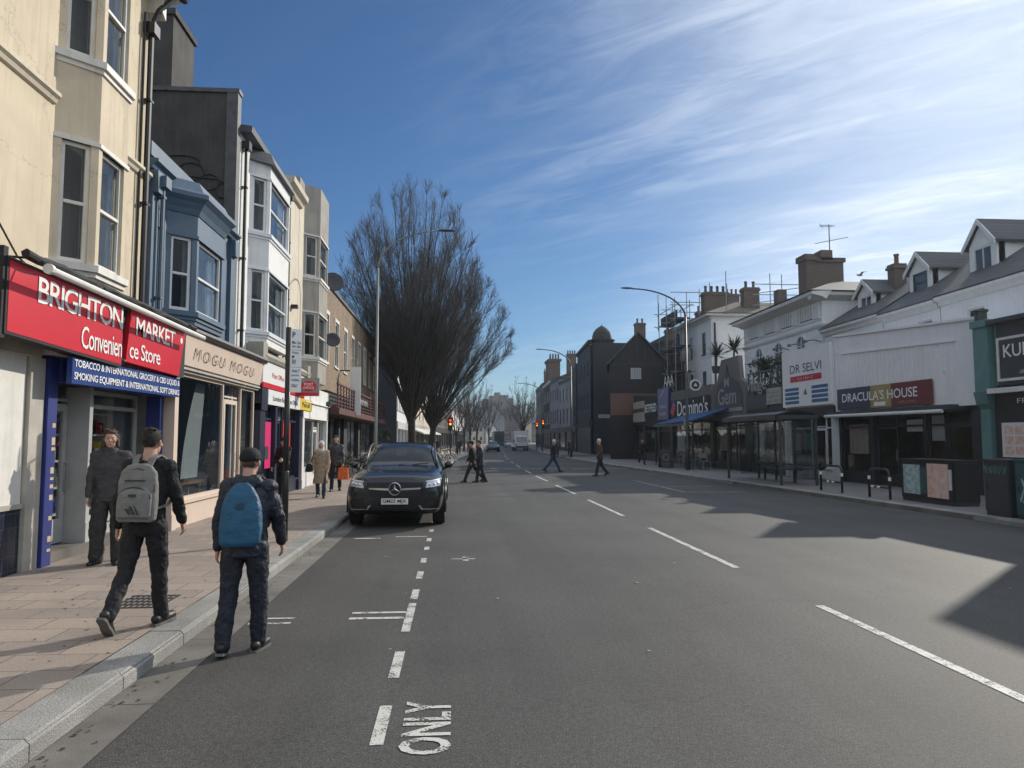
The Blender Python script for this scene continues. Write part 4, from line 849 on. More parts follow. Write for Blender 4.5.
# stone ledge over the post office
m = MB(); m.fprism(SF, [(-.29, 3.82), (.10, 3.82), (.16, 3.92), (.10, 4.0), (-.29, 4.25)], 19.6, 25.6); m.fb(SF, 19.3, 19.75, -.29, .14, 3.7, 4.25); m.fb(SF, 25.1, 25.5, -.29, .14, 3.7, 4.2); m.build('ledge', 'grey_render', h)
h = thing('white_shopfront', 'plain white shopfront between the post office and brick building', 'shopfront', (-5.05, 27.5, .1))
m = MB(); m.fb(SF, 25.0, 29.8, -.29, .04, 2.45, 3.55); m.fb(SF, 25.0, 29.8, .0, .10, 2.98, 3.02); m.build('fascia_board', 'white_render', h)
m = MB(); m.fb(SF, 29.3, 29.5, .04, .2, 3.0, 3.2); m.build('alarm_box', 'dark_metal', h)
shopfront(h, SF, 25.0, 29.8, 2.45, [('pil', 25.0, 25.3), ('win', 25.3, 27.4), ('door', 27.4, 28.4), ('win', 28.4, 29.6), ('pil', 29.6, 29.8)], 'white_paint', riser=.55, w=-.14, inner='inside', transom=None)
# projecting post office sign
g = thing('hanging_sign', 'grey projecting sign with a red oval above the post office', 'sign', (-4.7, 24.1, 3.3))
m = MB(); m.box(-5.0, -4.35, 24.05, 24.15, 3.12, 3.70); m.build('panel', 'galv', g, bevel=.01)
CF = Fr((-5.0, 24.05), (-4.0, 24.05)); m = MB(); c = Vector((-4.675, 24.046, 3.44)); n = 24; m.add([(c.x, 24.04, c.z)]+[(c.x+.24*math.cos(2*math.pi*i/n), 24.04, c.z+.17*math.sin(2*math.pi*i/n)) for i in range(n)], [(0, 1+i, 1+(i+1) % n) for i in range(n)]); m.build('oval', 'red_sign', g, fixn=False)
m = MB(); m.box(-4.98, -4.37, 24.035, 24.045, 3.14, 3.23); m.build('strip', 'red_sign', g)
lettering(g, 'letter_white', [('POST', .18, .47, 3.45, 3.54, .014, .01, 1), ('OFFICE', .15, .50, 3.34, 3.42, .014, .01, 1)], CF)
m = MB(); m.box(-5.3, -5.0, 24.08, 24.12, 3.55, 3.6); m.build('bracket', 'black_metal', g)
# ================================================================= RIGHT SIDE
RF = Fr((14.70, 33), (15.50, 15))       # shop line, seen from the street
def ru(y): return (33-y)*1.001
HF = Fr((19, 100), (19, 0))              # house line set back behind the shops
def hu(y): return 100-y
def right_house(name, label, y0, y1, dormer=None, eave=7.15, wmat='white_villa', wins=(), chim=None, group='white houses set back behind the shops', ridge=10.2):
    h = thing(name, label, 'house', (19, (y0+y1)/2, 0), group); u0, u1 = hu(y1), hu(y0)
    holes = [(u0+(u1-u0)*t-.45, u0+(u1-u0)*t+.45, 5.2, 6.55) for t in wins]+[(u0+(u1-u0)*t-.45, u0+(u1-u0)*t+.45, 2.2, 3.9) for t in wins]
    shell(h, HF, u0, u1, 9, 0, eave, wmat, holes, dp=.14)
    for q in holes: window(h, HF, *q, 'white_paint', 'pane_mid', w=-.1, bar=.06)
    m = MB(); m.fprism(HF, [(0, eave-.28), (.10, eave-.25), (.14, eave-.12), (.30, eave-.04), (.32, eave+.06), (0, eave+.08)], u0+.004, u1-.004); m.build('cornice', 'white_paint', h)
    m = MB(); m.fprism(HF, [(.30, eave+.07), (.33, eave+.12), (-4.5, ridge+.12), (-9.2, eave+.12), (-9.2, eave+.02), (-4.5, ridge), (-.2, eave+.09)], u0+.002, u1-.002)
    m.fprism(HF, [(-.1, eave), (-4.5, ridge-.1), (-9, eave)], u0+.01, u1-.01); r = m.build('roof', 'slate', h)
    if dormer:
        yc, wd, zb, ze, za, fm = dormer; a, b = hu(yc)-wd/2, hu(yc)+wd/2; w0 = -1.25; d = MB()
        back = -4.3
        d.fpoly(HF, [(a, zb), (b, zb), (b, ze), ((a+b)/2, za), (a, ze)], w0-.10, w0-.35)   # inner core
        hole = (a+.22, b-.22, zb+.15, ze-.08); d.wall(HF, a, b, zb-.5, ze, [hole], w0, .1)
        d.add([HF.P(a, w0, ze), HF.P(b, w0, ze), HF.P((a+b)/2, w0, za)], [(0, 1, 2)])
        for x in (a, b): d.add([HF.P(x, w0, zb-.5), HF.P(x, back, zb-.5), HF.P(x, back, ze), HF.P(x, w0, ze)], [(0, 1, 2, 3)])
        dd = d.build('dormer', wmat, r)
        mid = (a+b)/2; rr = MB()
        for s_ in (-1, 1):
            e = mid+s_*(wd/2+.16); zs = ze-.10; rr.hexa([HF.P(mid, w0+.18, za+.02), HF.P(e, w0+.18, zs), HF.P(e, back, zs), HF.P(mid, back, za+.02), HF.P(mid, w0+.18, za+.11), HF.P(e, w0+.18, zs+.09), HF.P(e, back, zs+.09), HF.P(mid, back, za+.11)])
        rr.build('dormer_roof', 'slate' if fm != 'dark' else 'slate', r)
        window(r, HF, *hole, 'white_paint' if fm != 'dark' else 'dark_metal', 'pane_mid', w=w0-.06, bar=.08, mid=(fm == 'dark'), mull=0 if fm == 'dark' else 1, sill=False)
        m = MB()
        for s_ in (-1, 1):
            e = mid+s_*(wd/2+.18); m.hexa([HF.P(mid, w0+.16, za-.12), HF.P(e, w0+.16, ze-.20), HF.P(e, w0+.21, ze-.20), HF.P(mid, w0+.21, za-.12), HF.P(mid, w0+.16, za+.10), HF.P(e, w0+.16, ze-.01), HF.P(e, w0+.21, ze-.01), HF.P(mid, w0+.21, za+.10)])
        m.build('bargeboard', 'white_paint', r)
    if chim:
        chimney(r, 22.8, 24.2, chim, chim+.75, ridge-1.2, ridge+1.1, 3, along='x')
    return h
right_house('white_house', 'white house with a white double window in its dormer at the right frame edge', 20.5, 27.4, (26.62, 1.45, 8.05, 9.25, 10.15, 'w'), 7.2, wins=(.28, .75))
right_house('white_house', 'white house with a dark framed dormer window behind the long white shop wall', 27.45, 31.3, (30.5, 1.45, 8.0, 9.1, 9.85, 'dark'), 7.15, wins=(.25, .75))
right_house('white_house', 'white house with the smallest dormer beside the grand arched villa', 31.35, 36.6, (34.8, 1.45, 7.95, 8.9, 9.55, 'w'), 7.25, wins=(.25, .75))
chimney([o for o in bpy.data.objects if o.name.startswith('roof')][-1], 21.3, 21.9, 34.0, 34.6, 8.6, 10.3, 1)
h = thing('tall_terrace', 'taller flat topped white terrace beyond the right frame edge', 'building', (19, 12, 0)); shell(h, HF, hu(20.4), hu(2), 9, 0, 10.0, 'white_villa', [(hu(y)-.5, hu(y)+.5, z, z+1.5) for y in (18, 14, 10, 6) for z in (4.4, 7.4)])
for y in (18, 14, 10, 6):
    for z in (4.4, 7.4): window(h, HF, hu(y)-.5, hu(y)+.5, z, z+1.5, 'white_paint', 'pane_mid')
# villa with the arched windows
h = thing('villa', 'grand white villa with arched windows, fluted frieze and a massive chimney', 'house', (19, 43, 0))
u0, u1 = hu(47.2), hu(36.75)
def arch_window(parent, fr, uc, wd, zb, zs, mt='white_paint'):
    m = MB(); r = wd/2; n = 12; t = .14
    out_ = [(uc+(r+t)*math.cos(math.pi*i/n), zs+(r+t)*math.sin(math.pi*i/n)) for i in range(n+1)]; inn = [(uc+r*math.cos(math.pi*i/n), zs+r*math.sin(math.pi*i/n)) for i in range(n+1)]
    for i in range(n):
        a, b, c, d = out_[i], out_[i+1], inn[i+1], inn[i]; m.hexa([fr.P(*x) for x in ((a[0], .0, a[1]), (b[0], .0, b[1]), (c[0], .0, c[1]), (d[0], .0, d[1]), (a[0], .09, a[1]), (b[0], .09, b[1]), (c[0], .09, c[1]), (d[0], .09, d[1]))])
    m.fb(fr, uc-r-t, uc-r, 0, .09, zb, zs); m.fb(fr, uc+r, uc+r+t, 0, .09, zb, zs); m.fb(fr, uc-r-t-.05, uc+r+t+.05, 0, .15, zb-.12, zb); m.fb(fr, uc-.03, uc+.03, .015, .05, zb, zs+r-.02); m.fb(fr, uc-r, uc+r, .015, .045, zs-.03, zs+.03); m.fb(fr, uc-r, uc-r+.06, .012, .05, zb, zs); m.fb(fr, uc+r-.06, uc+r, .012, .05, zb, zs)
    w_ = m.build('arched_window', mt, parent)
    g = MB(); g.add([fr.P(x, .008, z) for x, z in ([(uc-r, zb), (uc+r, zb)]+inn)], [tuple(range(n+3))]); g.build('pane', 'pane_mid', w_, fixn=False)
shell(h, HF, u0, u1, 10, 0, 9.1, 'white_villa')
for yc in (44.7, 41.9, 39.1):
    arch_window(h, HF, hu(yc), 1.0, 5.2, 6.85)
m = MB()
m.fprism(HF, [(0, 7.55), (.07, 7.57), (.12, 7.68), (.12, 7.76), (0, 7.8)], u0, u1); m.fprism(HF, [(0, 8.95), (.10, 9.0), (.35, 9.12), (.75, 9.18), (.78, 9.34), (-.3, 9.4)], u0-.2, u1+.5)
m.fb(HF, u0, u1, 0, .05, 7.95, 8.02)
for k in range(0, 5):
    uc = u0+.55+k*(u1-u0-1.1)/4
    m.fb(HF, uc-.32, uc+.32, .0, .10, 8.05, 8.9)
    for j in range(3): m.fb(HF, uc-.28, uc+.28, .0, .05, 4.8+j*.9, 5.4+j*.9) if k in (0, 4) else None
for k in range(4):
    ua = u0+.95+k*(u1-u0-1.1)/4
    for j in range(6): m.fb(HF, ua+.12+j*.28, ua+.27+j*.28, .0, .12, 8.15, 8.85)
m.build('frieze', 'white_paint', h)
m = MB()
for k in range(4):
    ua = u0+.95+k*(u1-u0-1.1)/4; m.fb(HF, ua+.06, ua+1.78, .004, .02, 8.12, 8.88)
m.build('frieze_ground', 'charcoal', h)
SV = Fr((19, 36.75), (29, 36.75)); m = MB(); m.fprism(SV, [(0, 8.95), (.10, 9.0), (.30, 9.12), (.40, 9.18), (.42, 9.34), (-.3, 9.4)], -.7, 10); m.fprism(SV, [(0, 7.55), (.07, 7.57), (.12, 7.68), (.12, 7.76), (0, 7.8)], -.1, 10); m.build('side_cornice', 'white_paint', h)
m = MB(); xa, xb, ya, yb = 18.15, 29.6, 36.2, 48.0; zr = 9.40
m.add([(xa, ya, zr), (xb, ya, zr), (xb, yb, zr), (xa, yb, zr), (22.2, 41.4, 11.0), (25.2, 41.4, 11.0), (25.2, 45.5, 11.0), (22.2, 45.5, 11.0)], [(0, 1, 5, 4), (1, 2, 6, 5), (2, 3, 7, 6), (3, 0, 4, 7), (4, 5, 6, 7), (3, 2, 1, 0)]); r = m.build('roof', 'slate', h)
c = MB(); c.box(20.6, 22.9, 41.6, 42.6, 9.6, 12.3); c.box(20.5, 21.2, 41.5, 42.7, 12.3, 12.65); c.box(21.5, 22.2, 41.5, 42.7, 12.3, 12.9); c.box(21.2, 23.0, 41.5, 42.7, 12.2, 12.45); c.build('chimney', 'brick_chimney', r)
c = MB(); c.box(21.4, 22.0, 47.2, 47.9, 9.9, 11.7); c.build('chimney', 'brick_chimney', r)
m = MB(); x, y = 22.3, 42.0; m.tube([(x, y, 12.8), (x, y, 14.6)], .03, 6); m.tube([(x-.9, y, 13.4), (x+1.0, y-.3, 13.75)], .018, 5)
for k in range(6): m.tube([(x-.5+k*.14, y-.25, 14.5), (x-.5+k*.14, y+.25, 14.5)], .012, 4)
m.tube([(x-.55, y, 14.5), (x+.35, y, 14.5)], .015, 4); m.tube([(x-.5, y-.2, 14.3), (x-.5, y+.2, 14.7)], .015, 4)
tag(m.build('tv_aerial', 'dark_metal'), 'tall television aerial on the massive villa chimney', 'aerial')
# cream house next to the scaffold
h = thing('pale_house', 'pale three storey house with hipped roof and scaffolding at its far end', 'house', (19, 57, 0))
u0, u1 = hu(61.3), hu(53.4); holes = [(u0+(u1-u0)*t-.45, u0+(u1-u0)*t+.45, a, b) for t in (.38, .78) for a, b in ((8.2, 9.9), (4.6, 6.9))]
shell(h, HF, u0, u1, 9, 0, 10.9, 'white_villa', holes)
for q in holes: window(h, HF, *q, 'dark_metal', 'pane_mid', w=-.1, bar=.06)
m = MB(); m.fb(HF, u0-.3, u1+.45, -9.3, .5, 10.9, 11.06); m.fb(HF, u0, u1+.1, 0, .12, 10.7, 10.9); m.build('cornice', 'white_paint', h)
m = MB(); m.add([(18.4, 52.8, 11.08), (28.4, 52.8, 11.08), (28.4, 61.6, 11.08), (18.4, 61.6, 11.08), (22, 56.2, 12.5), (25, 56.2, 12.5), (25, 58, 12.5), (22, 58, 12.5)], [(0, 1, 5, 4), (1, 2, 6, 5), (2, 3, 7, 6), (3, 0, 4, 7), (4, 5, 6, 7), (3, 2, 1, 0)]); r = m.build('roof', 'moss_tile', h)
chimney(r, 19.3, 21.2, 55.6, 56.5, 11.2, 13.2, 4, along='x', pot='dark_metal'); chimney(r, 21.9, 23.1, 54.2, 55, 11.2, 13.3, 2, along='x', pot='dark_metal')
downpipe(h, Fr((19, 53.4), (29, 53.4)), .25, .08, 3, 10.4, r=.07, hopper=False); downpipe(h, HF, u0+.2, .08, 3, 10.6, r=.06, hopper=False)
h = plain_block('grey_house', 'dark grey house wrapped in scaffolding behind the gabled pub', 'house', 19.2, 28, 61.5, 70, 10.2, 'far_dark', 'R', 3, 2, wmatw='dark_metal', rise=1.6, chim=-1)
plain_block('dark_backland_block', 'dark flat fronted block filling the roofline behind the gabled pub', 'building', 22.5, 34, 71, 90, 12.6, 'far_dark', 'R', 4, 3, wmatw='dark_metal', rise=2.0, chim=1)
# scaffolding
s = thing('scaffolding', 'tall tube scaffolding rising above the pale house roof', 'scaffolding', (17.6, 57, 0)); m = MB(); rnd = random.Random(4)
xs_, ys_s = (17.3, 18.5), (54.6, 56.9, 59.2, 61.5)
for x in xs_:
    for y in ys_s[1:]: m.tube([(x, y, 4.2), (x+.02, y, 11.2+rnd.uniform(1.2, 3.6))], .035, 6)
for z in (5.0, 7.0, 9.0, 11.2, 12.3):
    for x in xs_: m.tube([(x, 56.2, z), (x, 62.1, z)], .032, 6)
    for y in ys_s[1:]: m.tube([(16.9, y, z+.06), (18.9, y, z+.06)], .032, 6)
m.tube([(17.3, 56.9, 5), (17.3, 61.5, 9)], .03, 5); m.tube([(17.3, 61.5, 9), (17.3, 56.9, 11.2)], .03, 5)
for x, y in ((17.4, 62), (18.4, 63), (19.6, 61), (20.2, 57), (20.2, 59.5), (21.7, 57.2), (23.6, 53.4), (24.6, 53.6), (20, 52.9)):
    m.tube([(x, y, 11), (x, y, 14.2)], .035, 6)
for z in (11.8, 12.6, 13.4):
    m.tube([(17, 57, z), (21.9, 57, z)], .032, 6); m.tube([(22.3, 53.5, z), (27.5, 53.5, z)], .032, 6)
for z in (12.9, 13.6): m.tube([(26, 49.6, z-1.0), (22.4, 53, z-1.0)], .03, 5)
m.build('tube_frame', 'galv', s)
m = MB()
for z in (7.08, 9.08, 11.28): m.box(17.35, 18.45, 56.6, 61.8, z, z+.06)
m.box(17.5, 17.55, 57.0, 61.6, 11.4, 12.0); m.build('boards', 'dark_brown', s)

# ---- shops
def shop_box(name, label, fr, u0, u1, ztop_l, ztop_r, ground, wmat, depth=4.6, ftop=None):
    """single storey shop in front of the houses; wall above the glass, roof slab"""
    h = thing(name, label, 'shop', fr.P((u0+u1)/2, 0, .1)); m = MB(); P = fr.P; a, b = u0+.004, u1-.004
    m.hexa([P(a, -depth+.2, ground), P(b, -depth+.2, ground), P(b, 0, ground), P(a, 0, ground), P(a, -depth+.2, ztop_l), P(b, -depth+.2, ztop_r), P(b, 0, ztop_r), P(a, 0, ztop_l)])
    m.fb(fr, a, a+.1, -depth+.3, -.14, .1, ground-.003); m.fb(fr, b-.1, b, -depth+.3, -.14, .1, ground-.003); m.fb(fr, a, b, -depth+.15, -3.35, .1, ground-.003)
    m.build('wall', wmat, h); return h
# vampire house shop: long white wall
a, b = ru(28.0), ru(20.4)
h = shop_box('shop_building', 'long white walled shop with a navy, gold and red sign and dark glazing', RF, a, b, 5.75, 5.25, 2.75, 'white_villa')
m = MB(); m.hexa([RF.P(a, -.25, 5.755), RF.P(b, -.25, 5.255), RF.P(b, .06, 5.255), RF.P(a, .06, 5.755), RF.P(a, -.25, 5.84), RF.P(b, -.25, 5.34), RF.P(b, .06, 5.34), RF.P(a, .06, 5.84)])
m.hexa([RF.P(a+.5, 0, 5.02), RF.P(b-.9, 0, 4.72), RF.P(b-.9, .05, 4.72), RF.P(a+.5, .05, 5.02), RF.P(a+.5, 0, 5.08), RF.P(b-.9, 0, 4.78), RF.P(b-.9, .05, 4.78), RF.P(a+.5, .05, 5.08)])
for k in range(30): u = a+.35+k*(b-a-.9)/30; m.fb(RF, u, u+.03, .0, .018, 3.70, 5.0-.3*k/30)
m.fb(RF, b-1.5, b-1.42, 0, .05, 3.85, 3.93); m.build('parapet', 'white_villa', h)
shopfront(h, RF, a, b, 2.62, [('pil', a, a+.35), ('win', a+.35, a+2.2), ('pil', a+2.2, a+2.4), ('door', a+2.4, a+3.6), ('win', a+3.6, a+5.1), ('pil', a+5.1, a+5.2), ('win', a+5.2, a+6.0), ('door', a+6.0, a+7.2), ('pil', a+7.2, b)], 'shop_dark', riser=.35, gmat='glass', inner='inside_warm', transom=2.2)
m = MB(); m.fb(RF, a, a+.2, -.1, .05, .12, 2.6); m.build('white_post', 'white_paint', h)
g = thing('shop_sign', 'navy, gold and dark red fascia sign on the long white wall', 'sign', RF.P(a+3, .1, 3.2))
s0, s1 = ru(27.7), ru(22.35)
for (t0, t1, mt) in ((0, .40, 'drac_blue'), (.40, .62, 'gold'), (.62, 1.0, 'drac_red')):
    m = MB(); m.fb(RF, s0+(s1-s0)*t0, s0+(s1-s0)*t1, .062, .12, 2.86, 3.66); m.build('board', mt, g)
lettering(g, 'letter_white', [("DRACULA'S HOUSE", s0+.35, s1-.65, 3.14, 3.48, .121, .012, 1.0)], RF)
lettering(g, 'gold', [('WELCOME', s0+3.7, s0+4.6, 2.95, 3.04, .121, .0, 1.0)], RF)
m = MB(); m.fb(RF, s0+2.35, s0+3.0, .121, .128, 2.92, 3.06); m.build('light_box', 'letter_white', g)
g = thing('rolled_awning', 'white barred rolled awning under the navy, gold and red sign', 'awning', RF.P(a+3, .3, 2.7)); m = MB(); m.tube([RF.P(a-.1, .42, 2.63), RF.P(b-1.1, .42, 2.60)], .06, 8); m.build('front_bar', 'white_paint', g)
m = MB(); m.fb(RF, a-.1, b-.9, .02, .34, 2.66, 2.80); m.build('cassette', 'charcoal', g)
# dentist-like clinic board
a, b = ru(32.1), ru(28.05)
h = shop_box('shop_building', 'narrow clinic shop with a tall white board and pale door', RF, a, b, 5.45, 5.45, 2.75, 'white_villa')
shopfront(h, RF, a, b, 2.7, [('pil', a, a+.25), ('win', a+.25, a+2.1), ('door', a+2.15, a+3.15), ('win', a+3.2, a+3.75), ('pil', a+3.75, b)], 'white_paint', riser=.4, gmat='glass', inner='inside', transom=2.2)
m = MB(); m.fb(RF, a, a+.22, -.1, .06, .12, 2.6); m.build('pilaster', 'white_paint', h)
m = MB(); m.fb(RF, a, b, .0, .09, 2.66, 3.08); m.build('fascia', 'shop_dark', h)
g = thing('shop_sign', 'tall white clinic board with a red band above blue stripes', 'sign', RF.P(a+2, .1, 4))
m = MB(); m.fb(RF, a+.02, b-.1, .01, .11, 3.14, 5.60); m.build('board', 'white_sign', g)
lettering(g, 'letter_dark', [('DR SELVI', a+.75, b-.75, 4.58, 4.95, .111, .0, 1.0)], RF)
m = MB(); m.fb(RF, a+.75, b-.75, .111, .12, 4.20, 4.45); m.build('red_band', 'letter_red', g)
lettering(g, 'letter_white', [('CLINIC', a+1.4, b-1.4, 4.27, 4.37, .121, .0, 1.6)], RF)
for k in range(4):
    for (p, q) in ((a+.25, a+1.45), (b-1.55, b-.3)): m = MB(); m.fb(RF, p, q, .111, .12, 3.26+k*.19, 3.39+k*.19); m.build('blue_stripe', 'letter_blue', g)
m = MB(); m.fpoly(RF, [(a+1.85, 3.62), (a+2.15, 3.62), (a+2.0, 3.88)], .111, .12); m.build('triangle_mark', 'letter_blue', g)
for k in range(3):
    u = a+.5+k*1.35; m = MB(); m.tube([RF.P(u, .0, 5.7), RF.P(u, .35, 5.78), RF.P(u, .7, 5.72)], .025, 6); m.lathe(RF.P(u, .7, 5.66), [(.09, 0), (.05, .1)], 10); m.build('sign_lamp', 'dark_metal', g)
# kebab shop at the right edge
a, b = ru(20.35), ru(13.6)
h = shop_box('shop_building', 'dark fronted food shop with pale teal column at the right frame edge', RF, a, b, 5.1, 5.1, 3.25, 'teal_paint')
m = MB(); m.fb(RF, a, a+.55, -.1, .22, 3.1, 4.95); m.fb(RF, a-.02, a+.6, -.12, .30, 4.95, 5.15); m.fprism(RF, [(.0, 3.1), (.30, 3.1), (.22, 2.75), (.05, 2.55)], a+.02, a+.5); m.fb(RF, a+.05, a+.42, -.1, .12, .12, 2.6); m.build('corner_column', 'teal_paint', h)
m = MB(); m.lathe(RF.P(a+.2, .1, 5.15), [(.16, 0), (.16, .25), (.2, .27), (.2, .33)], 10); m.build('finial', 'dark_metal', h)
m = MB(); m.fb(RF, a+.7, b, .01, .06, 3.25, 5.0); m.fb(RF, a+.6, b, .0, .30, 4.98, 5.1); m.build('fascia', 'charcoal', h)
m = MB(); m.fb(RF, a+.6, b, -.1, .35, 3.02, 3.16); m.build('canopy_edge', 'white_paint', h)
g = thing('shop_sign', 'framed dark shop sign with white capitals cut by the right frame edge', 'sign', RF.P(a+3, .1, 4)); m = MB(); m.fb(RF, a+.85, b-.3, .06, .12, 3.42, 4.50); m.build('board', 'charcoal', g)
m = MB()
for p in ((a+.78, a+.85, 3.35, 4.57), (b-.3, b-.23, 3.35, 4.57)): m.fb(RF, p[0], p[1], .06, .15, p[2], p[3])
m.fb(RF, a+.85, b-.3, .06, .15, 3.35, 3.42); m.fb(RF, a+.85, b-.3, .06, .15, 4.50, 4.57); m.build('border', 'white_paint', g)
lettering(g, 'letter_white', [('KURDISH', a+1.0, a+3.0, 4.0, 4.36, .121, .01, 1.0), ('KITCHEN', a+3.3, a+5.6, 4.0, 4.36, .121, .01, 1.0)][:1], RF)
m = MB(); m.lathe(RF.P(a+1.9, .121, 3.72), [(.13, 0), (.13, -.01)], 12, 'x'); m.fpoly(RF, [(a+1.5, 3.52), (a+2.4, 3.52), (a+2.3, 3.62), (a+1.6, 3.62)], .121, .13); m.build('emblem', 'letter_grey', g)
shopfront(h, RF, a+.5, b, 3.0, [('pil', a+.5, a+1.6), ('win', a+1.6, a+4), ('door', a+4, a+5), ('pil', a+5, b)], 'shop_dark', riser=.9, rmat='shop_dark', transom=2.5, inner='inside')
lettering(h, 'letter_white', [('FRESH FOOD', a+1.3, a+3.4, 2.72, 2.86, .03, .0, 1.0)], Fr(RF.P(0, .0, 0), RF.P(1, .0, 0)))
g = thing('menu_board', 'white framed menu board on the dark shop front at the right edge', 'board', RF.P(a+1.2, .05, 1.8)); m = MB(); m.fb(RF, a+.75, a+1.95, .03, .07, 1.25, 2.2); m.build('frame', 'white_paint', g)
m = MB(); rnd = random.Random(8)
for i in range(3):
    for j in range(3): m.fb(RF, a+.85+i*.36, a+1.15+i*.36, .07, .075, 1.32+j*.28, 1.55+j*.28)
m.build('print', 'poster_orange', g)
# shops further along (facade at x = 14.6)
QF = Fr((14.6, 60), (14.68, 32.15))
def qu(y): return (60-y)
a, b = qu(36.3), qu(32.2)
h = shop_box('shop_building', 'dark cafe shop with roof plants beside the white clinic board', QF, a, b, 3.9, 3.9, 2.8, 'shop_dark')
shopfront(h, QF, a, b, 2.75, [('pil', a, a+.3), ('win', a+.3, a+1.9), ('door', a+1.9, a+2.9), ('win', a+2.9, b-.2), ('pil', b-.2, b)], 'shop_dark', riser=.4, inner='inside_warm', transom=2.3)
m = MB()
for k in range(7): m.fb(QF, a+.1+k*.66, a+.14+k*.66, -.1, -.05, 3.9, 5.0)
m.fb(QF, a, b, -.1, -.05, 4.95, 5.02); m.fb(QF, a, b, -.1, -.06, 4.2, 4.24); m.build('railing', 'dark_metal', h)
g = thing('shop_sign', 'pale framed sign board with rows of faint print beside the clinic board', 'sign', QF.P(b-1, .1, 3.8)); m = MB(); m.fb(QF, b-1.5, b-.05, .02, .1, 3.35, 4.1); m.build('board', 'fascia_grey', g)
m = MB()
for k in range(3): m.fb(QF, b-1.4, b-.15, .1, .108, 3.45+k*.2, 3.55+k*.2)
m.build('stripe', 'letter_grey', g)
g = thing('shop_sign', 'grey cut-out letters standing over the dark cafe shop', 'sign', QF.P(a+1, .1, 3.8)); lettering(g, 'letter_grey', [('Villeneuve', a+.1, b-1.6, 3.95, 4.55, .06, .02, .9)][:0] or [('Village', a+.1, b-1.6, 3.9, 4.7, .06, .01, .9)], QF)
m = MB(); m.fb(QF, a+.05, b-1.55, .02, .05, 3.2, 3.85); m.build('board', 'charcoal', g)
a, b = qu(41.4), qu(36.35)
h = shop_box('shop_building', 'shop with a stepped grey pediment sign and blue fabric canopy', QF, a, b, 3.9, 3.9, 2.8, 'far_grey')
m = MB(); m.fpoly(QF, [(a, 3.9), (b, 3.9), (b, 4.6), (b-.8, 4.9), (b-1.0, 6.1), (a+1.6, 6.1), (a+.9, 4.9), (a, 4.5)], -.25, -.02); m.build('pediment', 'far_grey', h)
shopfront(h, QF, a, b, 2.75, [('pil', a, a+.2), ('win', a+.2, a+2.4), ('door', a+2.4, a+3.4), ('win', a+3.4, b-.2), ('pil', b-.2, b)], 'shop_dark', riser=.3, inner='inside_warm', transom=2.3)
g = thing('shop_sign', 'pointed pale cut-out sign with looping letters on the stepped pediment', 'sign', QF.P(a+2.5, .1, 4))
m = MB(); m.fpoly(QF, [(a+.6, 3.35), (b-.4, 3.35), (b-.4, 4.05), (b-1.0, 4.75), ((a+b)/2+.25, 5.1), ((a+b)/2, 5.75), ((a+b)/2-.25, 5.1), (a+1.2, 4.75), (a+.6, 4.05)], .0, .04); m.build('board', 'charcoal', g)
lettering(g, 'letter_grey', [('Gem', a+1.2, b-1.2, 3.6, 4.5, .045, .012, .95), ('M', (a+b)/2-.35, (a+b)/2+.35, 4.55, 5.05, .045, .02, 1)], QF)
m = MB(); m.fb(QF, a+.6, b-.4, .04, .06, 3.2, 3.4); m.build('strip', 'letter_grey', g)
g = thing('canopy', 'blue sloping fabric canopy over the cafe tables by the bus shelter', 'canopy', QF.P(a+1, 1.2, 3)); u0, u1 = qu(46.5), qu(38.5)
m = MB(); m.hexa([QF.P(u0, .1, 3.18), QF.P(u1, .1, 3.38), QF.P(u1, 2.0, 2.72), QF.P(u0, 2.0, 2.60), QF.P(u0, .1, 3.24), QF.P(u1, .1, 3.44), QF.P(u1, 2.0, 2.78), QF.P(u0, 2.0, 2.66)]); m.build('fabric', 'canvas_blue', g)
m = MB(); m.fb(QF, u0, u1, 1.98, 2.06, 2.50, 2.60)
for k in range(3): m.fb(QF, u0+.2+k*3.6, u0+.27+k*3.6, 1.9, 1.97, .12, 2.6)
m.build('frame', 'dark_metal', g)
m = MB(); m.fb(QF, u1-1.6, u1-.7, 2.062, 2.07, 2.46, 2.76); m.build('label_panel', 'letter_grey', g)
a, b = qu(49.3), qu(41.45)
h = shop_box('shop_building', 'pizza shop with big white lettering on a brown fascia', QF, a, b, 4.9, 4.9, 2.85, 'far_grey')
shopfront(h, QF, a, b, 2.8, [('pil', a, a+.2), ('win', a+.2, a+3.2), ('door', a+3.2, a+4.2), ('win', a+4.2, b-.2), ('pil', b-.2, b)], 'shop_dark', riser=.3, inner='inside', transom=2.3)
g = thing('shop_sign', 'big white lettering with a red tile on the brown pizza shop fascia', 'sign', QF.P(a+3, .1, 3.8)); m = MB(); m.fb(QF, a+.05, b-.1, .01, .09, 3.0, 4.3); m.build('board', 'dark_brown', g)
m = MB(); m.fb(QF, a+.05, b-.1, .09, .13, 2.95, 3.06); m.build('strip', 'letter_grey', g)
lettering(g, 'letter_white', [("Domino's", a+1.7, b-.3, 3.22, 4.25, .092, .01, .95)], QF)
m = MB(); m.fpoly(QF, [(a+.2, 3.55), (a+.75, 3.25), (a+1.25, 3.75), (a+.7, 4.1)], .092, .11); m.build('logo_tile', 'letter_red', g); m = MB(); m.fpoly(QF, [(a+.7, 4.1), (a+1.25, 3.75), (a+1.4, 3.95), (a+.9, 4.3)], .092, .11); m.build('logo_tile', 'blue_sign', g)
g = thing('hanging_sign', 'round white ringed sign above the pizza shop letters', 'sign', (13.9, 44.5, 5)); m = MB(); n = 20
FFc = Fr((13.6, 42.9), (14.6, 42.9)); c0 = (.62, 4.95)
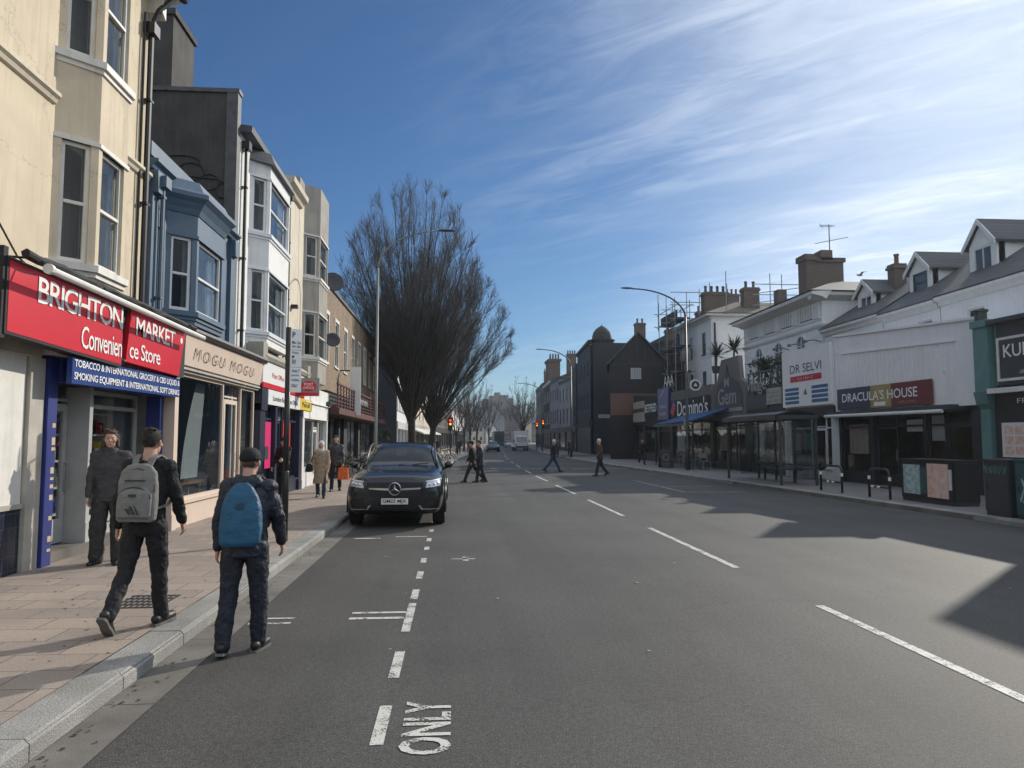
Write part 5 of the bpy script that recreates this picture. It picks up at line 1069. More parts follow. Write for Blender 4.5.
m.fpoly(FFc, [(c0[0]+.34*math.cos(2*math.pi*i/n), c0[1]+.34*math.sin(2*math.pi*i/n)) for i in range(n)], -.03, .03); m.build('disc', 'letter_white', g)
m = MB(); m.fpoly(FFc, [(c0[0]+.25*math.cos(2*math.pi*i/n), c0[1]+.25*math.sin(2*math.pi*i/n)) for i in range(n)], .032, .04); d = m.build('face', 'charcoal', g); m = MB(); m.fpoly(FFc, [(c0[0]-.12, 4.88), (c0[0]+.12, 4.88), (c0[0], 5.08)], .042, .05); m.build('mark', 'letter_white', g)
m = MB(); m.fb(FFc, .9, 1.1, -.02, .02, 4.93, 4.97); m.build('bracket', 'dark_metal', g)
a, b = qu(59.6), qu(49.4)
h = shop_box('shop_building', 'dark row of small shops with white, black and blue fascia boards', QF, a, b, 5.3, 4.7, 2.85, 'dark_brown')
shopfront(h, QF, a, b, 2.8, [('pil', a, a+.3), ('win', a+.3, a+3.0), ('pil', a+3, a+3.4), ('win', a+3.4, a+6), ('door', a+6, a+7), ('pil', a+7, a+7.3), ('win', a+7.3, b-.2), ('pil', b-.2, b)], 'shop_dark', riser=.5, inner='lime_window', transom=2.3)
for (p, q, z0_, z1_, mt, lb, txt, tm) in ((a+.1, a+3.6, 3.1, 4.7, 'fascia_grey', 'pale two tone fascia board at the far end of the dark shop row', None, None), (a+3.8, a+7.2, 3.4, 4.7, 'awning_dark', 'black fascia with white capital letters between the pale and blue boards', 'GETFREE', 'letter_white'), (a+7.4, b-.2, 3.1, 5.3, 'blue_sign', 'tall blue sign with white stroke marks on the dark shop row', None, None)):
    g = thing('shop_sign', lb, 'sign', QF.P(p, .1, z0_)); m = MB(); m.fb(QF, p, q, .01, .12, z0_, z1_); m.build('board', mt, g)
    if txt: lettering(g, tm, [('BETFRED', p+.1, q-.1, z0_+.35, z0_+.95, .122, .02, 1)], QF)
    elif mt == 'blue_sign':
        m = MB(); m.fpoly(QF, [(p+.5, 4.7), (p+.9, 4.7), (p+1.7, 5.1), (p+1.3, 5.15)], .121, .13); m.fb(QF, p+.5, q-.5, .121, .13, 3.9, 4.1); m.fb(QF, p+.5, q-.5, .121, .13, 3.4, 3.6); m.build('marks', 'letter_grey', g)
    else:
        m = MB(); m.fb(QF, p, q, .121, .13, 3.85, 4.15); m.build('band', 'maroon', g)
g = thing('shop_sign', 'white peaked letters on the scaffold edge above the dark shop row', 'sign', (14.6, 51, 5.5)); lettering(g, 'letter_white', [('AAA', qu(52), qu(49.6), 5.45, 6.2, -.3, .01, .95)], QF)
m = MB(); m.fb(QF, qu(52.3), qu(49.5), -.4, -.3, 5.3, 5.45); m.build('base_bar', 'charcoal', g)
# potted roof plants
def spiky(name, label, c, r, n, seed, mt='leaf_dark', droop=.5):
    rnd = random.Random(seed); m = MB(); t = thing(name, label, 'plant', c)
    m2 = MB(); m2.lathe(c, [(r*.22, 0), (r*.3, r*.45), (r*.27, r*.45)], 10); m2.build('pot', 'charcoal', t)
    m3 = MB(); m3.tube([(c[0], c[1], c[2]+r*.4), (c[0]+.05, c[1], c[2]+r*1.1)], .05, 6); m3.build('trunk', 'bark', t)
    for k in range(n):
        az_ = rnd.uniform(0, 6.28); el = rnd.uniform(-.1, 1.3); L_ = r*rnd.uniform(.7, 1.15); p = Vector((c[0]+.05, c[1], c[2]+r*1.1)); d = Vector((math.cos(az_)*math.cos(el), math.sin(az_)*math.cos(el), math.sin(el))); pts = []
        for i in range(5):
            pts.append(p.copy()); p += d*L_/4; d.z -= droop*.25; d.normalize()
        sd_ = d.cross(Vector((0, 0, 1))).normalized(); w_ = [.03, .05, .045, .03, .003]
        m.add([x+sd_*s*w_[i] for i, x in enumerate(pts) for s in (-1, 1)], [(2*i, 2*i+1, 2*i+3, 2*i+2) for i in range(4)])
    m.build('leaves', mt, t, fixn=False)
spiky('potted_palm', 'spiky palm on the roof terrace nearest the pale house', (14.9, 41.2, 6.1-.6), .9, 60, 1)
spiky('potted_palm', 'drooping palm on the roof terrace above the stepped pediment', (15.0, 38.8, 6.1-.6), .95, 60, 2)
spiky('potted_palm', 'bushy palm on the dark cafe roof behind its railing', (15.2, 35.3, 3.95), 1.0, 70, 3)
def bush(name, label, x0, x1, y0, y1, z0, z1, n, seed, mt='leaf', leaf=.07, planter=None, cat='hedge'):
    rnd = random.Random(seed); t = thing(name, label, cat, ((x0+x1)/2, (y0+y1)/2, z0)); m = MB()
    for k in range(n):
        x, y = rnd.uniform(x0, x1), rnd.uniform(y0, y1); top = z1-.25*(z1-z0)*(.5+.5*noise.noise(Vector((x*1.6, y*1.6, seed))))
        z = rnd.uniform(z0, top) if rnd.random() < .7 else top-rnd.random()*.15
        if rnd.random() < .6: x = x0 if rnd.random() < .5 else x1; x += rnd.gauss(0, .06)
        if rnd.random() < .5: y = y0+rnd.gauss(0, .06)
        a1, a2 = Vector((rnd.gauss(0, 1), rnd.gauss(0, 1), rnd.gauss(0, 1))).normalized(), Vector((rnd.gauss(0, 1), rnd.gauss(0, 1), rnd.gauss(0, 1))).normalized(); l = leaf*rnd.uniform(.6, 1.4); p = Vector((x, y, z))
        m.add([p-a1*l, p+a2*l*.5, p+a1*l, p-a2*l*.5], [(0, 1, 2, 3)])
    m.build('foliage', mt, t, fixn=False)
    if planter: m = MB(); m.box(x0-.05, x1+.05, y0-.05, y1+.05, planter, z0+.1); m.build('planter', 'dark_brown', t)
    return t
bush('roof_hedge', 'dark hedge along the roof terrace behind the standing grey letters', 15.2, 16.4, 33.2, 37.5, 4.0, 5.9, 1800, 5, 'leaf_dark', .10)
# gabled pub
h = thing('gabled_pub', 'dark mock timber gabled pub with a three pane window under its gable', 'building', (15, 63.5, 0)); m = MB()
GF = Fr((12.7, 60.0), (17.4, 60.0)); m.zprism([(12.7, 60), (22, 60), (22, 67.2), (14.4, 67.2)], 0, 8.0); m.add([(12.7, 60, 8), (17.4, 60, 8), (15.05, 60, 10.5), (14.4, 67.2, 8), (19.1, 67.2, 8), (16.75, 67.2, 10.5)], [(0, 1, 2), (3, 5, 4), (0, 2, 5, 3), (1, 4, 5, 2)]); m.build('wall', 'dark_brown', h)
m = MB()
for s_, xe in ((-1, 12.35), (1, 17.75)): m.hexa([(15.05, 59.7, 10.52), (xe, 59.7, 7.75), (xe+1.7, 67.3, 7.75), (16.75, 67.3, 10.52), (15.05, 59.7, 10.68), (xe, 59.7, 7.9), (xe+1.7, 67.3, 7.9), (16.75, 67.3, 10.68)])
m.box(17.4, 22.2, 59.9, 67.3, 8.0, 8.2); r = m.build('roof', 'slate', h)
m = MB()
for k in range(7): u = .35+k*.65; m.fb(GF, u, u+.1, .0, .04, 8.0, 8.0+max(.1, 2.35-abs(u+.05-2.35)))
m.fb(GF, 0, 4.7, .0, .05, 7.85, 8.0); m.build('timbering', 'black_metal', h)
for k in range(3): window(h, GF, 1.75+k*.30, 2.0+k*.30, 6.7, 7.6, 'canvas_white', 'lens', w=.01, bar=.035, mid=False, sill=False)
m = MB(); m.fb(GF, .02, 4.7, .005, .06, 3.7, 5.5); m.build('brick_band', 'brick_red', h)
chimney(r, 18.9, 19.8, 64.6, 65.4, 8, 11.6, 2, along='x')
# domed corner block
h = thing('domed_building', 'tall dark corner building with a rounded dome and twin pot chimney', 'building', (18, 86, 0)); DF = Fr((14.6+.9, 93), (14.6, 79)); m = MB(); L_ = DF.len
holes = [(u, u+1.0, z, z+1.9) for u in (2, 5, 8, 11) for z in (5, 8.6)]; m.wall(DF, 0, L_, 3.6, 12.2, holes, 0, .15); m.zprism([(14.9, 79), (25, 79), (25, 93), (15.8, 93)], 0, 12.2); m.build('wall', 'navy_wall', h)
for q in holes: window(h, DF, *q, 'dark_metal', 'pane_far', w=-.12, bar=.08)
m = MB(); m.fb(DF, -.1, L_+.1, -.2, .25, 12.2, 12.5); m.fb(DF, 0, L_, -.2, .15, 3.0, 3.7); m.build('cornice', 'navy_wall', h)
m = MB(); m.lathe((16.2, 80.6, 12.3), [(1.3, 0), (1.3, .2), (1.45, .25), (1.45, .4), (1.12, .45), (1.08, .8), (.95, 1.25), (.65, 1.65), (.3, 1.9), (.08, 2.0), (.03, 2.15)], 16); r = m.build('dome', 'far_dark', h, smooth=False)
chimney(h, 19.9, 21.0, 80, 80.8, 12.2, 14.6, 2, along='x')
m = MB(); m.fb(Fr((15, 79), (25, 79)), .4, 1.7, .01, .05, 4.0, 4.4); m.build('name_plate', 'letter_grey', h)
m = MB(); m.fb(DF, 0, L_, -.05, .05, .1, 3.0); m.build('shop_front', 'shop_dark', h)
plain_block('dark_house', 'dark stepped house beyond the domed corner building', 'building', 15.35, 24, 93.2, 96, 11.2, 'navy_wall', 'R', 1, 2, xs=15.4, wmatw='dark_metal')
plain_block('pale_terrace_house', 'pale grey bay terrace house with a red roof beyond the dark house', 'building', 15.4, 24, 96.2, 108, 9.8, 'far_pale', 'R', 4, 2, xs=15.2, wmatw='charcoal', rise=2.6, roof='tile_roof', ww=1.3, win_h=2.0)
plain_block('pale_terrace_house', 'second pale terrace house just left of the red roofed one', 'building', 15.2, 24, 108.2, 119, 10.6, 'far_pale', 'R', 4, 2, xs=15.3, wmatw='charcoal', rise=2.0, ww=1.3, win_h=2.0)
plain_block('pale_terrace_house', 'grey terrace house with the huge dark chimney stack far down the right', 'building', 15.3, 24, 119.2, 132, 11.0, 'far_dark', 'R', 4, 2, xs=15.8, wmatw='white_paint', rise=2.0, ww=1.3, win_h=2.0)
hb = [o for o in bpy.data.objects if o.name.startswith('pale_terrace_house')][-1]
c = MB(); c.box(15.5, 17.3, 121, 126, 10.5, 14.6); c.box(15.3, 17.5, 120.8, 126.2, 14.6, 15.0); k = c.build('chimney', 'brick_chimney', hb)
for j in range(4): p = MB(); p.lathe((15.7+j*.45, 121.4, 15.0), [(.16, 0), (.13, .8), (.16, .85)], 8); p.build('chimney_pot', 'dark_metal', k)
plain_block('pale_terrace_house', 'cream terrace block furthest down the right side of the street', 'building', 15.8, 26, 132.2, 155, 11.6, 'far_grey', 'R', 6, 2, xs=17.0, wmatw='charcoal', rise=2.2, ww=1.3, win_h=2.0)
plain_block('grey_far_block', 'small grey block at the far right bend of the street', 'building', 20.4, 30, 160.2, 230, 10.5, 'far_grey', 'R', 8, 2, xs=27.0, rise=2.5)
for k, (x, y, z0_, z1_) in enumerate(((18.5, 97, 11, 14.2), (17.5, 110, 11.5, 14.6), (18.2, 136, 12.5, 15.6), (18.6, 148, 12.5, 15.4))):
    hb = [o for o in bpy.data.objects if o.get('label', '').startswith(('pale grey bay terrace', 'second pale terrace', 'cream terrace block', 'cream terrace block')[k])][0]; chimney(hb, x-.7, x+.7, y, y+.9, z0_-1.5, z1_, 4, along='x', pot='dark_metal')
# cottages closing the view
def gable_house(name, label, x0, x1, y, dep, ze, za, wmat, roof='slate', nw=2, along='front'):
    h = thing(name, label, 'house', ((x0+x1)/2, y, 0)); f = Fr((x0, y), (x1, y)); w_ = x1-x0; m = MB(); m.box(x0, x1, y+.15, y+dep, 0, ze)
    holes = [(w_*(k+.5)/nw-.5, w_*(k+.5)/nw+.5, z, z+1.3) for k in range(nw) for z in ((1.2, 4.0) if ze > 5.5 else (1.2,))]; m.wall(f, 0, w_, 0, ze, holes, 0, .12)
    if along == 'front': m.add([(x0, y, ze), (x1, y, ze), ((x0+x1)/2, y, za), (x0, y+dep, ze), (x1, y+dep, ze), ((x0+x1)/2, y+dep, za)], [(0, 1, 2), (3, 5, 4)])
    m.build('wall', wmat, h)
    for q in holes: window(h, f, *q, 'white_paint', 'pane_far', w=-.08, bar=.1, sill=False)
    m = MB(); xm = (x0+x1)/2
    if along == 'front':
        for xe in (x0-.4, x1+.4): m.hexa([(xm, y-.4, za), (xe, y-.4, ze-.3), (xe, y+dep, ze-.3), (xm, y+dep, za), (xm, y-.4, za+.2), (xe, y-.4, ze-.1), (xe, y+dep, ze-.1), (xm, y+dep, za+.2)])
    else: m.add([(x0-.2, y-.4, ze-.1), (x1+.2, y-.4, ze-.1), (x1+.2, y+dep/2, za), (x0-.2, y+dep/2, za), (x1+.2, y+dep, ze-.1), (x0-.2, y+dep, ze-.1)], [(0, 1, 2, 3), (3, 2, 4, 5), (0, 3, 5), (1, 4, 2)])
    m.build('roof', roof, h); return h
gable_house('cottage', 'low cream cottage with a dark roof left of the bright gable', 5.0, 9.5, 240, 9, 5.6, 8.2, 'cream_pale', along='side')
gable_house('cottage', 'small bright white gabled cottage closing the far street', 9.8, 13.2, 238, 9, 5.0, 7.6, 'white_render', nw=1)
gable_house('grey_gabled_house', 'broad grey gabled house above the bright far cottage', 9.5, 17.5, 262, 14, 9.5, 14.2, 'far_pale', nw=2)
for k, lb in enumerate(('nearest narrow gabled house in the far row of three', 'middle narrow gabled house in the far row of three', 'last narrow gabled house in the far row of three')):
    gable_house('narrow_gabled_house', lb, 17.9+k*2.7, 20.4+k*2.7, 275+k*7, 10, 9.0, 13.0, 'far_grey', nw=1)
gable_house('cream_house', 'pale house beside the far row of narrow gables', 26.5, 30, 290, 10, 8.5, 9.8, 'cream_pale', nw=1, along='side')
h = thing('tower_block', 'stepped brown block of flats on the skyline hill', 'building', (30, 560, 20)); m = MB()
for x0, x1, z1 in ((21, 26, 32), (26, 30, 34.5), (30, 34, 37), (34, 40, 35.0), (40, 44, 32.5)): m.box(x0+.05, x1-.05, 560, 575, 10, z1)
m.build('wall', 'far_brown', h)
m = MB()
for r_ in range(5):
    for k in range(12): m.box(21.8+k*1.85, 22.7+k*1.85, 559.9, 560.02, 16+r_*3, 17.3+r_*3)
m.build('windows', 'pane_far', h)
for k, (x, y, w_, z1, mt) in enumerate(((-20, 330, 14, 11, 'far_brown'), (-4, 320, 10, 12, 'far_grey'), (8, 340, 12, 13, 'far_brown'), (34, 330, 9, 12, 'far_grey'), (44, 345, 12, 14, 'far_brown'))):
    gable_house('hillside_house', ('brown', 'grey', 'tall brown', 'pale grey', 'wide brown')[k]+' hillside house, number %s from the left on the far slope' % ('one', 'two', 'three', 'four', 'five')[k], x, x+w_, y, 10, z1-3, z1, mt, along='side', nw=3)

# things seen in the windows of the right hand shops
rnd = random.Random(77)
def poster(label, fr, u, z, w_, h_, mt, wd=-.17):
    b = MB(); b.fb(fr, u, u+w_, wd, wd+.01, z, z+h_); tag(b.build('poster', mt), label, 'poster', 'posters inside the shop windows on the right')
a = ru(28.0)
for k, (du, z, w_, h_, mt, lb) in enumerate(((.6, 1.2, 1.2, 1.1, 'poster_orange', 'large warm poster in the left window under the navy, gold and red sign'), (4.0, 2.0, .8, .4, 'letter_white', 'white strip notice high in the long white walled shop window'), (5.25, 1.7, .6, .8, 'canvas_white', 'pale poster in the last narrow window of the long white walled shop'))): poster(lb, RF, a+du, z, w_, h_, mt)
a = ru(32.1)
for k, (du, z, w_, h_, mt, lb) in enumerate(((.5, 1.1, .5, .9, 'canvas_white', 'pale notice in the left part of the clinic window'), (1.3, 1.3, .6, .7, 'poster_cyan', 'green notice in the right part of the clinic window'))): poster(lb, RF, a+du, z, w_, h_, mt)
for k, (y, z, w_, h_, mt, lb) in enumerate(((35.6, 1.2, 1.0, 1.0, 'canvas_white', 'pale poster in the dark cafe window seen through the bus shelter'), (40.6, 1.1, 1.3, .9, 'poster_orange', 'orange menu poster in the window below the stepped pediment'), (48.5, 1.0, 1.6, 1.2, 'letter_white', 'white menu panel in the pizza shop window'), (55.0, 1.8, .9, .6, 'poster_cyan', 'green lit sticker in the window below the blue sign board'), (58.2, 1.0, 1.4, 1.3, 'lime_window', 'lime panel in the window at the far end of the dark shop row'))): poster(lb, QF, qu(y), z, w_, h_, mt)
# ================================================================= STREET FURNITURE
def lamp(label, x, y, h, arm, pole_r=.08, m='grey_pole'):
    t = thing('street_lamp', label, 'street lamp', (x, y, .12), 'tall curved street lamps'); s_ = 1 if arm > 0 else -1; L_ = abs(arm)
    b = MB(); b.lathe((x, y, .12), [(pole_r*1.5, 0), (pole_r*1.5, 1.3), (pole_r*1.1, 1.4), (pole_r, 1.45), (pole_r*.8, h-1.6)], 12); b.build('pole', m, t, smooth=True)
    n = 12; pts = []; z0_ = h-1.5; hh = h-z0_
    for i in range(n+1):
        a = i/n*math.pi/2; pts.append((x+s_*L_*(1-math.cos(a)), y, z0_+hh*math.sin(a)*(1.0)))
    b = MB(); b.tube(pts, [pole_r*.7-.02*i/n for i in range(n+1)], 8); b.build('arm', m, t, smooth=True)
    b = MB(); e = x+s_*L_; b.ell((e+s_*.25, y, h+.03), .36, .11, .05, 12, 6); b.build('lantern', 'dark_metal', t, smooth=True); return t
lamp('tall street lamp on the left pavement with its arm crossing the bare tree', -2.95, 28, 9.7, 2.35, .055)
lamp('street lamp curving over the road in front of the pale house on the right', 12.25, 38.4, 9.75, -2.9, m='dark_metal')
lamp('second street lamp down the right side near the domed building', 10.4, 66, 9.8, -2.6, m='dark_metal')
lamp('furthest small street lamp on the right side of the street', 12.6, 107, 9.8, -3.0, m='dark_metal')
# parking sign
t = thing('parking_sign', 'black pole with a tall narrow white parking plate on the left kerb', 'sign', (-2.72, 12.25, .12)); b = MB(); b.lathe((-2.72, 12.25, .12), [(.045, 0), (.045, 3.45)], 10); b.lathe((-2.72, 12.25, .12), [(.055, 0), (.055, 1.1), (.046, 1.12)], 10); b.build('pole', 'black_metal', t, smooth=True)
PF = Fr((-2.64, 12.05), (-2.49, 12.16)); b = MB(); b.fb(PF, 0, PF.len, -.008, .008, 2.50, 3.52); b.build('plate', 'white_sign', t)
b = MB(); b.tube([(-2.72, 12.25, 3.3), (-2.58, 12.11, 3.3)], .012, 5); b.tube([(-2.72, 12.25, 2.7), (-2.58, 12.11, 2.7)], .012, 5); b.build('clip', 'steel', t)
rows = [('P', .02, .07, 3.38, 3.47), ('Mon - Sun', .02, .165, 3.28, 3.33), ('9am - 8pm', .02, .165, 3.21, 3.26), ('4 hours', .02, .13, 3.12, 3.16), ('PAY', .02, .09, 2.95, 3.03), ('Area Y', .02, .15, 2.82, 2.87), ('permit', .02, .14, 2.75, 2.79), ('holders', .02, .15, 2.68, 2.72), ('ONLY', .02, .12, 2.58, 2.63)]
lettering(t, 'letter_dark', [(a, b_, c, d, e, .0085, .01, 1) for a, b_, c, d, e in rows], PF)
b = MB(); b.fb(PF, .02, .06, .0082, .0095, 3.05, 3.09); b.fb(PF, .0, PF.len, .0082, .0092, 3.175, 3.18); b.fb(PF, .0, PF.len, .0082, .0092, 2.9, 2.905); b.build('blue_mark', 'blue_sign', t)
# traffic lights
def signal(label, x, y, zc_, cat='traffic light'):
    t = thing('traffic_light', label, cat, (x, y, .12), 'traffic lights at the crossing'); b = MB(); b.tube([(x, y+.12, .12), (x, y+.12, zc_+.7)], .06, 8); b.build('pole', 'dark_metal', t)
    b = MB(); b.box(x-.15, x+.15, y-.08, y+.10, zc_-.48, zc_+.48); hb = b.build('housing', 'black_metal', t, bevel=.03)
    b = MB(); b.box(x-.19, x+.19, y+.10, y+.12, zc_-.53, zc_+.53); b.build('backboard', 'black_metal', t)
    for dz, mt, nm in ((.29, 'red_lamp', 'red_lens'), (0, 'amber', 'amber_lens'), (-.29, 'dead_lamp', 'green_lens')):
        b = MB(); b.lathe((x, y-.085, zc_+dz), [(.095, 0), (.09, -.02), (.04, -.03)], 14, 'y'); b.build(nm, mt, t)
        b = MB(); n = 8; R = .115
        vs = []
        for yy in (-.08, -.30):
            for i in range(n+1): a = math.pi*i/n; vs.append((x+R*math.cos(a), y+yy, zc_+dz+R*math.sin(a)))
        b.add(vs, [(i, i+1, n+2+i, n+1+i) for i in range(n)]); b.build('hood', 'black_metal', t, fixn=False)
signal('traffic light showing red and amber on the left kerb under the trees', -.38, 60, 2.95)
signal('traffic light showing red and amber on the right beside the far van', 10.95, 92, 3.7)
signal('second traffic light just left of the right hand one, further away', 11.2, 101, 3.6)
# bus shelter
t = thing('bus_shelter', 'dark framed glass bus shelter on the right pavement', 'bus shelter', (12.0, 27.9, .12)); b = MB()
x0, x1, y0, y1 = 11.35, 12.75, 25.4, 30.4
for x, y in ((x1, y0), (x1, y0+1.67), (x1, y0+3.33), (x1, y1), (x0+.1, y0), (x0+.1, y1)): b.box(x-.04, x+.04, y-.04, y+.04, .12, 2.5)
b.box(x0-.1, x1+.06, y0-.1, y0-.02, 2.46, 2.6); b.box(x0-.1, x1+.06, y1+.02, y1+.1, 2.46, 2.6); b.box(x0-.12, x0-.04, y0-.1, y1+.1, 2.44, 2.62); b.box(x1-.02, x1+.05, y0-.02, y1+.02, 2.44, 2.58); b.box(x1-.03, x1+.03, y0, y1, .75, .82); b.box(x0+.1, x1, y0-.025, y0+.025, .75, .81); b.build('frame', 'dark_metal', t)
b = MB(); n = 8; vs = []
for yy in (y0-.08, y1+.08):
    for i in range(n+1): a = i/n; vs.append((x0-.08+(x1-x0+.12)*a, yy, 2.60+.16*math.sin(math.pi*a)))
b.add(vs, [(i, i+1, n+2+i, n+1+i) for i in range(n)]); b.build('roof', 'charcoal', t, fixn=False)
b = MB()
for k in range(3): b.box(x1-.008, x1+.008, y0+.05+k*1.665, y0+1.62+k*1.665, .3, 2.40)
b.box(x0+.6, x1-.05, y0-.006, y0+.006, .3, 2.4); b.box(x0+.6, x1-.05, y1-.006, y1+.006, .3, 2.4); b.build('glazing', 'shelter_glass', t)
b = MB(); b.box(x1-.42, x1-.12, y0+.8, y1-.8, .60, .65)
for y in (y0+1.2, y1-1.2): b.box(x1-.3, x1-.22, y-.03, y+.03, .12, .6)
b.build('bench', 'charcoal', t)
# guard hoops
def hoop(label, x, y0, y1):
    t = thing('cycle_stand', label, 'cycle stand', (x, (y0+y1)/2, .12), 'black hoops along the right kerb'); n = 6; r = .18; pts = [(x, y0, .12)]
    for i in range(n+1): a = math.pi/2*i/n; pts.append((x, y0+r-r*math.cos(a), .92-r+r*math.sin(a)))
    for i in range(n+1): a = math.pi/2*i/n; pts.append((x, y1-r+r*math.sin(a), .92-r+r*math.cos(a)))
    pts.append((x, y1, .12)); b = MB(); b.tube(pts, .035, 8); b.build('hoop', 'black_metal', t, smooth=True)
    b = MB(); b.tube([(x, y0, .42), (x, y1, .42)], .025, 6); b.build('crossbar', 'black_metal', t)
    for yy in (y0+.45, y0+.75): b = MB(); b.lathe((x, yy, .42), [(.028, 0), (.028, .14)], 8, 'y'); b.build('reflector', 'letter_white', t)
    for yy in (y0, y1): b = MB(); b.lathe((x, yy, .62), [(.039, 0), (.039, .10)], 8); b.build('white_band', 'letter_white', t)
hoop('cycle stand hoop in front of the clinic window', 11.7, 21.75, 23.05); hoop('cycle stand hoop between the clinic hoop and the poster cabinet', 11.72, 19.3, 20.3)
# utility cabinets
def cabinet(label, x0, x1, y0, y1, h, mt, doors=2):
    t = thing('utility_cabinet', label, 'cabinet', ((x0+x1)/2, (y0+y1)/2, .12)); b = MB(); b.box(x0, x1, y0, y1, .2, h); b.build('body', mt, t, bevel=.012)
    b = MB(); b.box(x0-.03, x1+.03, y0-.03, y1+.03, h+.002, h+.06); b.build('lid', mt, t, bevel=.015)
    b = MB(); b.box(x0+.02, x1-.02, y0+.02, y1-.02, .1, .2); b.build('plinth', 'dark_metal', t)
    for k in range(doors):
        a, c = y0+(y1-y0)*k/doors+.025, y0+(y1-y0)*(k+1)/doors-.025; b = MB(); b.box(x0-.012, x0-.001, a, c, .26, h-.05); d = b.build('door', mt, t)
        b = MB(); b.box(x0-.03, x0-.012, c-.10, c-.07, .65, .80); b.build('handle', 'dark_metal', d)
    return t
t = cabinet('wide black cabinet with a pale green and an orange poster on its front', 12.05, 12.7, 17.15, 19.3, 1.17, 'black_metal', 3)
for (a, c, z0_, z1_, mt) in ((18.45, 19.15, .32, 1.08, 'poster_cyan'), (17.35, 18.15, .28, 1.13, 'poster_orange'), (18.18, 18.42, .36, 1.02, 'teal_dark'), (17.22, 17.33, .5, 1.0, 'canvas_white')):
    b = MB(); b.box(12.018, 12.034, a, c, z0_, z1_); b.build('poster', mt, t)
cabinet('grey green cabinet with graffiti nearest the poster cabinet', 11.5, 12.05, 14.65, 15.4, 1.26, 'charcoal', 1)
for nm, x, z, mt in (('graffiti_tag', 15.0, .95, 'teal_paint'),):
    b = MB(); rnd = random.Random(6)
    for k in range(5):
        pts = [(11.485, 15.32-.14*k-.05*math.sin(i*1.3+k), z+.14+.09*math.cos(i*1.7+k*2)) for i in range(7)]; b.tube(pts, .010, 4)
    b.build(nm, mt, [o for o in bpy.data.objects if o.name.startswith('utility_cabinet')][-1])
cabinet('dark teal cabinet cut by the right frame edge', 11.5, 12.1, 13.1, 14.5, 1.28, 'teal_dark', 2)
b = MB()
for k in range(4): b.tube([(11.48, 14.3-.1*k-.08*math.sin(i*1.9+k), .7+.25*math.cos(i*1.2+k)) for i in range(6)], .012, 4)
b.build('graffiti_tag', 'poster_cyan', sorted([o for o in bpy.data.objects if o.name.startswith('utility_cabinet')], key=lambda o: o.name)[-1])
# A-board
t = thing('pavement_board', 'dark A-board with a white ring drawn on it outside the dark shop row', 'board', (11.9, 41.2, .12)); AF = Fr((11.55, 41.0), (12.2, 41.0))
b = MB(); P = AF.P; b.hexa([P(0, 0, .14), P(.65, 0, .14), P(.65, -.03, .14), P(0, -.03, .14), P(.03, -.28, 1.15), P(.62, -.28, 1.15), P(.62, -.31, 1.15), P(.03, -.31, 1.15)]); b.build('front_panel', 'black_metal', t)
b = MB(); b.hexa([P(0, -.62, .14), P(.65, -.62, .14), P(.65, -.59, .14), P(0, -.59, .14), P(.03, -.34, 1.15), P(.62, -.34, 1.15), P(.62, -.315, 1.15), P(.03, -.315, 1.15)]); b.build('back_panel', 'black_metal', t)
b = MB(); n = 16; c_ = (.32, .72)
pts = [P(c_[0]+.17*math.cos(2*math.pi*i/n), -.28*(c_[1]+.17*math.sin(2*math.pi*i/n)-.14)/1.01+.015, c_[1]+.17*math.sin(2*math.pi*i/n)) for i in range(n+1)]; b.tube(pts, .016, 5); b.tube([P(.1, -.0, .22), P(.55, -.0, .24)], .014, 4); b.tube([P(.1, -.03, .34), P(.5, -.03, .36)], .014, 4); b.build('chalk_drawing', 'letter_grey', t)
# cafe tables and chairs
def cafe_table():
    t = thing('cafe_table', 'x', 'table', (0, 0, 0)); b = MB(); b.lathe((0, 0, .70), [(.34, 0), (.35, .015), (.34, .03)], 20); b.build('table_top', 'galv', t); b = MB(); b.lathe((0, 0, 0), [(.22, 0), (.2, .02), (.03, .04), (.03, .70)], 12); b.build('base', 'dark_metal', t); return t
def cafe_chair():
    t = thing('cafe_chair', 'x', 'chair', (0, 0, 0)); b = MB(); b.box(-.2, .2, -.2, .2, .44, .47); b.build('seat', 'galv', t, bevel=.008)
    b = MB(); b.hexa([(-.2, .19, .62), (.2, .19, .62), (.2, .21, .62), (-.2, .21, .62), (-.19, .27, .86), (.19, .27, .86), (.19, .29, .86), (-.19, .29, .86)]); b.build('backrest', 'galv', t)
    for sx in (-1, 1):
        b = MB(); b.tube([(sx*.19, -.19, .45), (sx*.21, -.23, 0)], .012, 6); b.build('leg', 'steel', t)
        b = MB(); b.tube([(sx*.2, .29, .86), (sx*.19, .19, .45), (sx*.21, .26, 0)], .012, 6); b.build('leg', 'steel', t)
    return t
t0 = cafe_table(); first = True
for x, y, lb in ((13.4, 42.6, 'cafe table under the blue canopy furthest from the bus shelter'), (13.3, 39.4, 'cafe table under the blue canopy nearer the bus shelter')):
    t = t0 if first else copy_tree(t0); first = False; t.location = (x, y, .12); t['label'] = lb; t['group'] = 'cafe tables under the blue canopy'
c0 = cafe_chair(); first = True
for x, y, a, lb in ((13.4, 43.3, 180, 'cafe chair on the far side of the further table'), (13.4, 41.9, 0, 'cafe chair on the near side of the further table'), (12.7, 42.6, 90, 'cafe chair on the road side of the further table'), (13.3, 40.1, 180, 'cafe chair on the far side of the nearer table'), (13.3, 38.7, 0, 'cafe chair on the near side of the nearer table'), (12.6, 39.4, 90, 'cafe chair on the road side of the nearer table')):
    t = c0 if first else copy_tree(c0); first = False; t.location = (x, y, .12); t.rotation_euler.z = R_(a+8); t['label'] = lb; t['group'] = 'cafe chairs under the blue canopy'
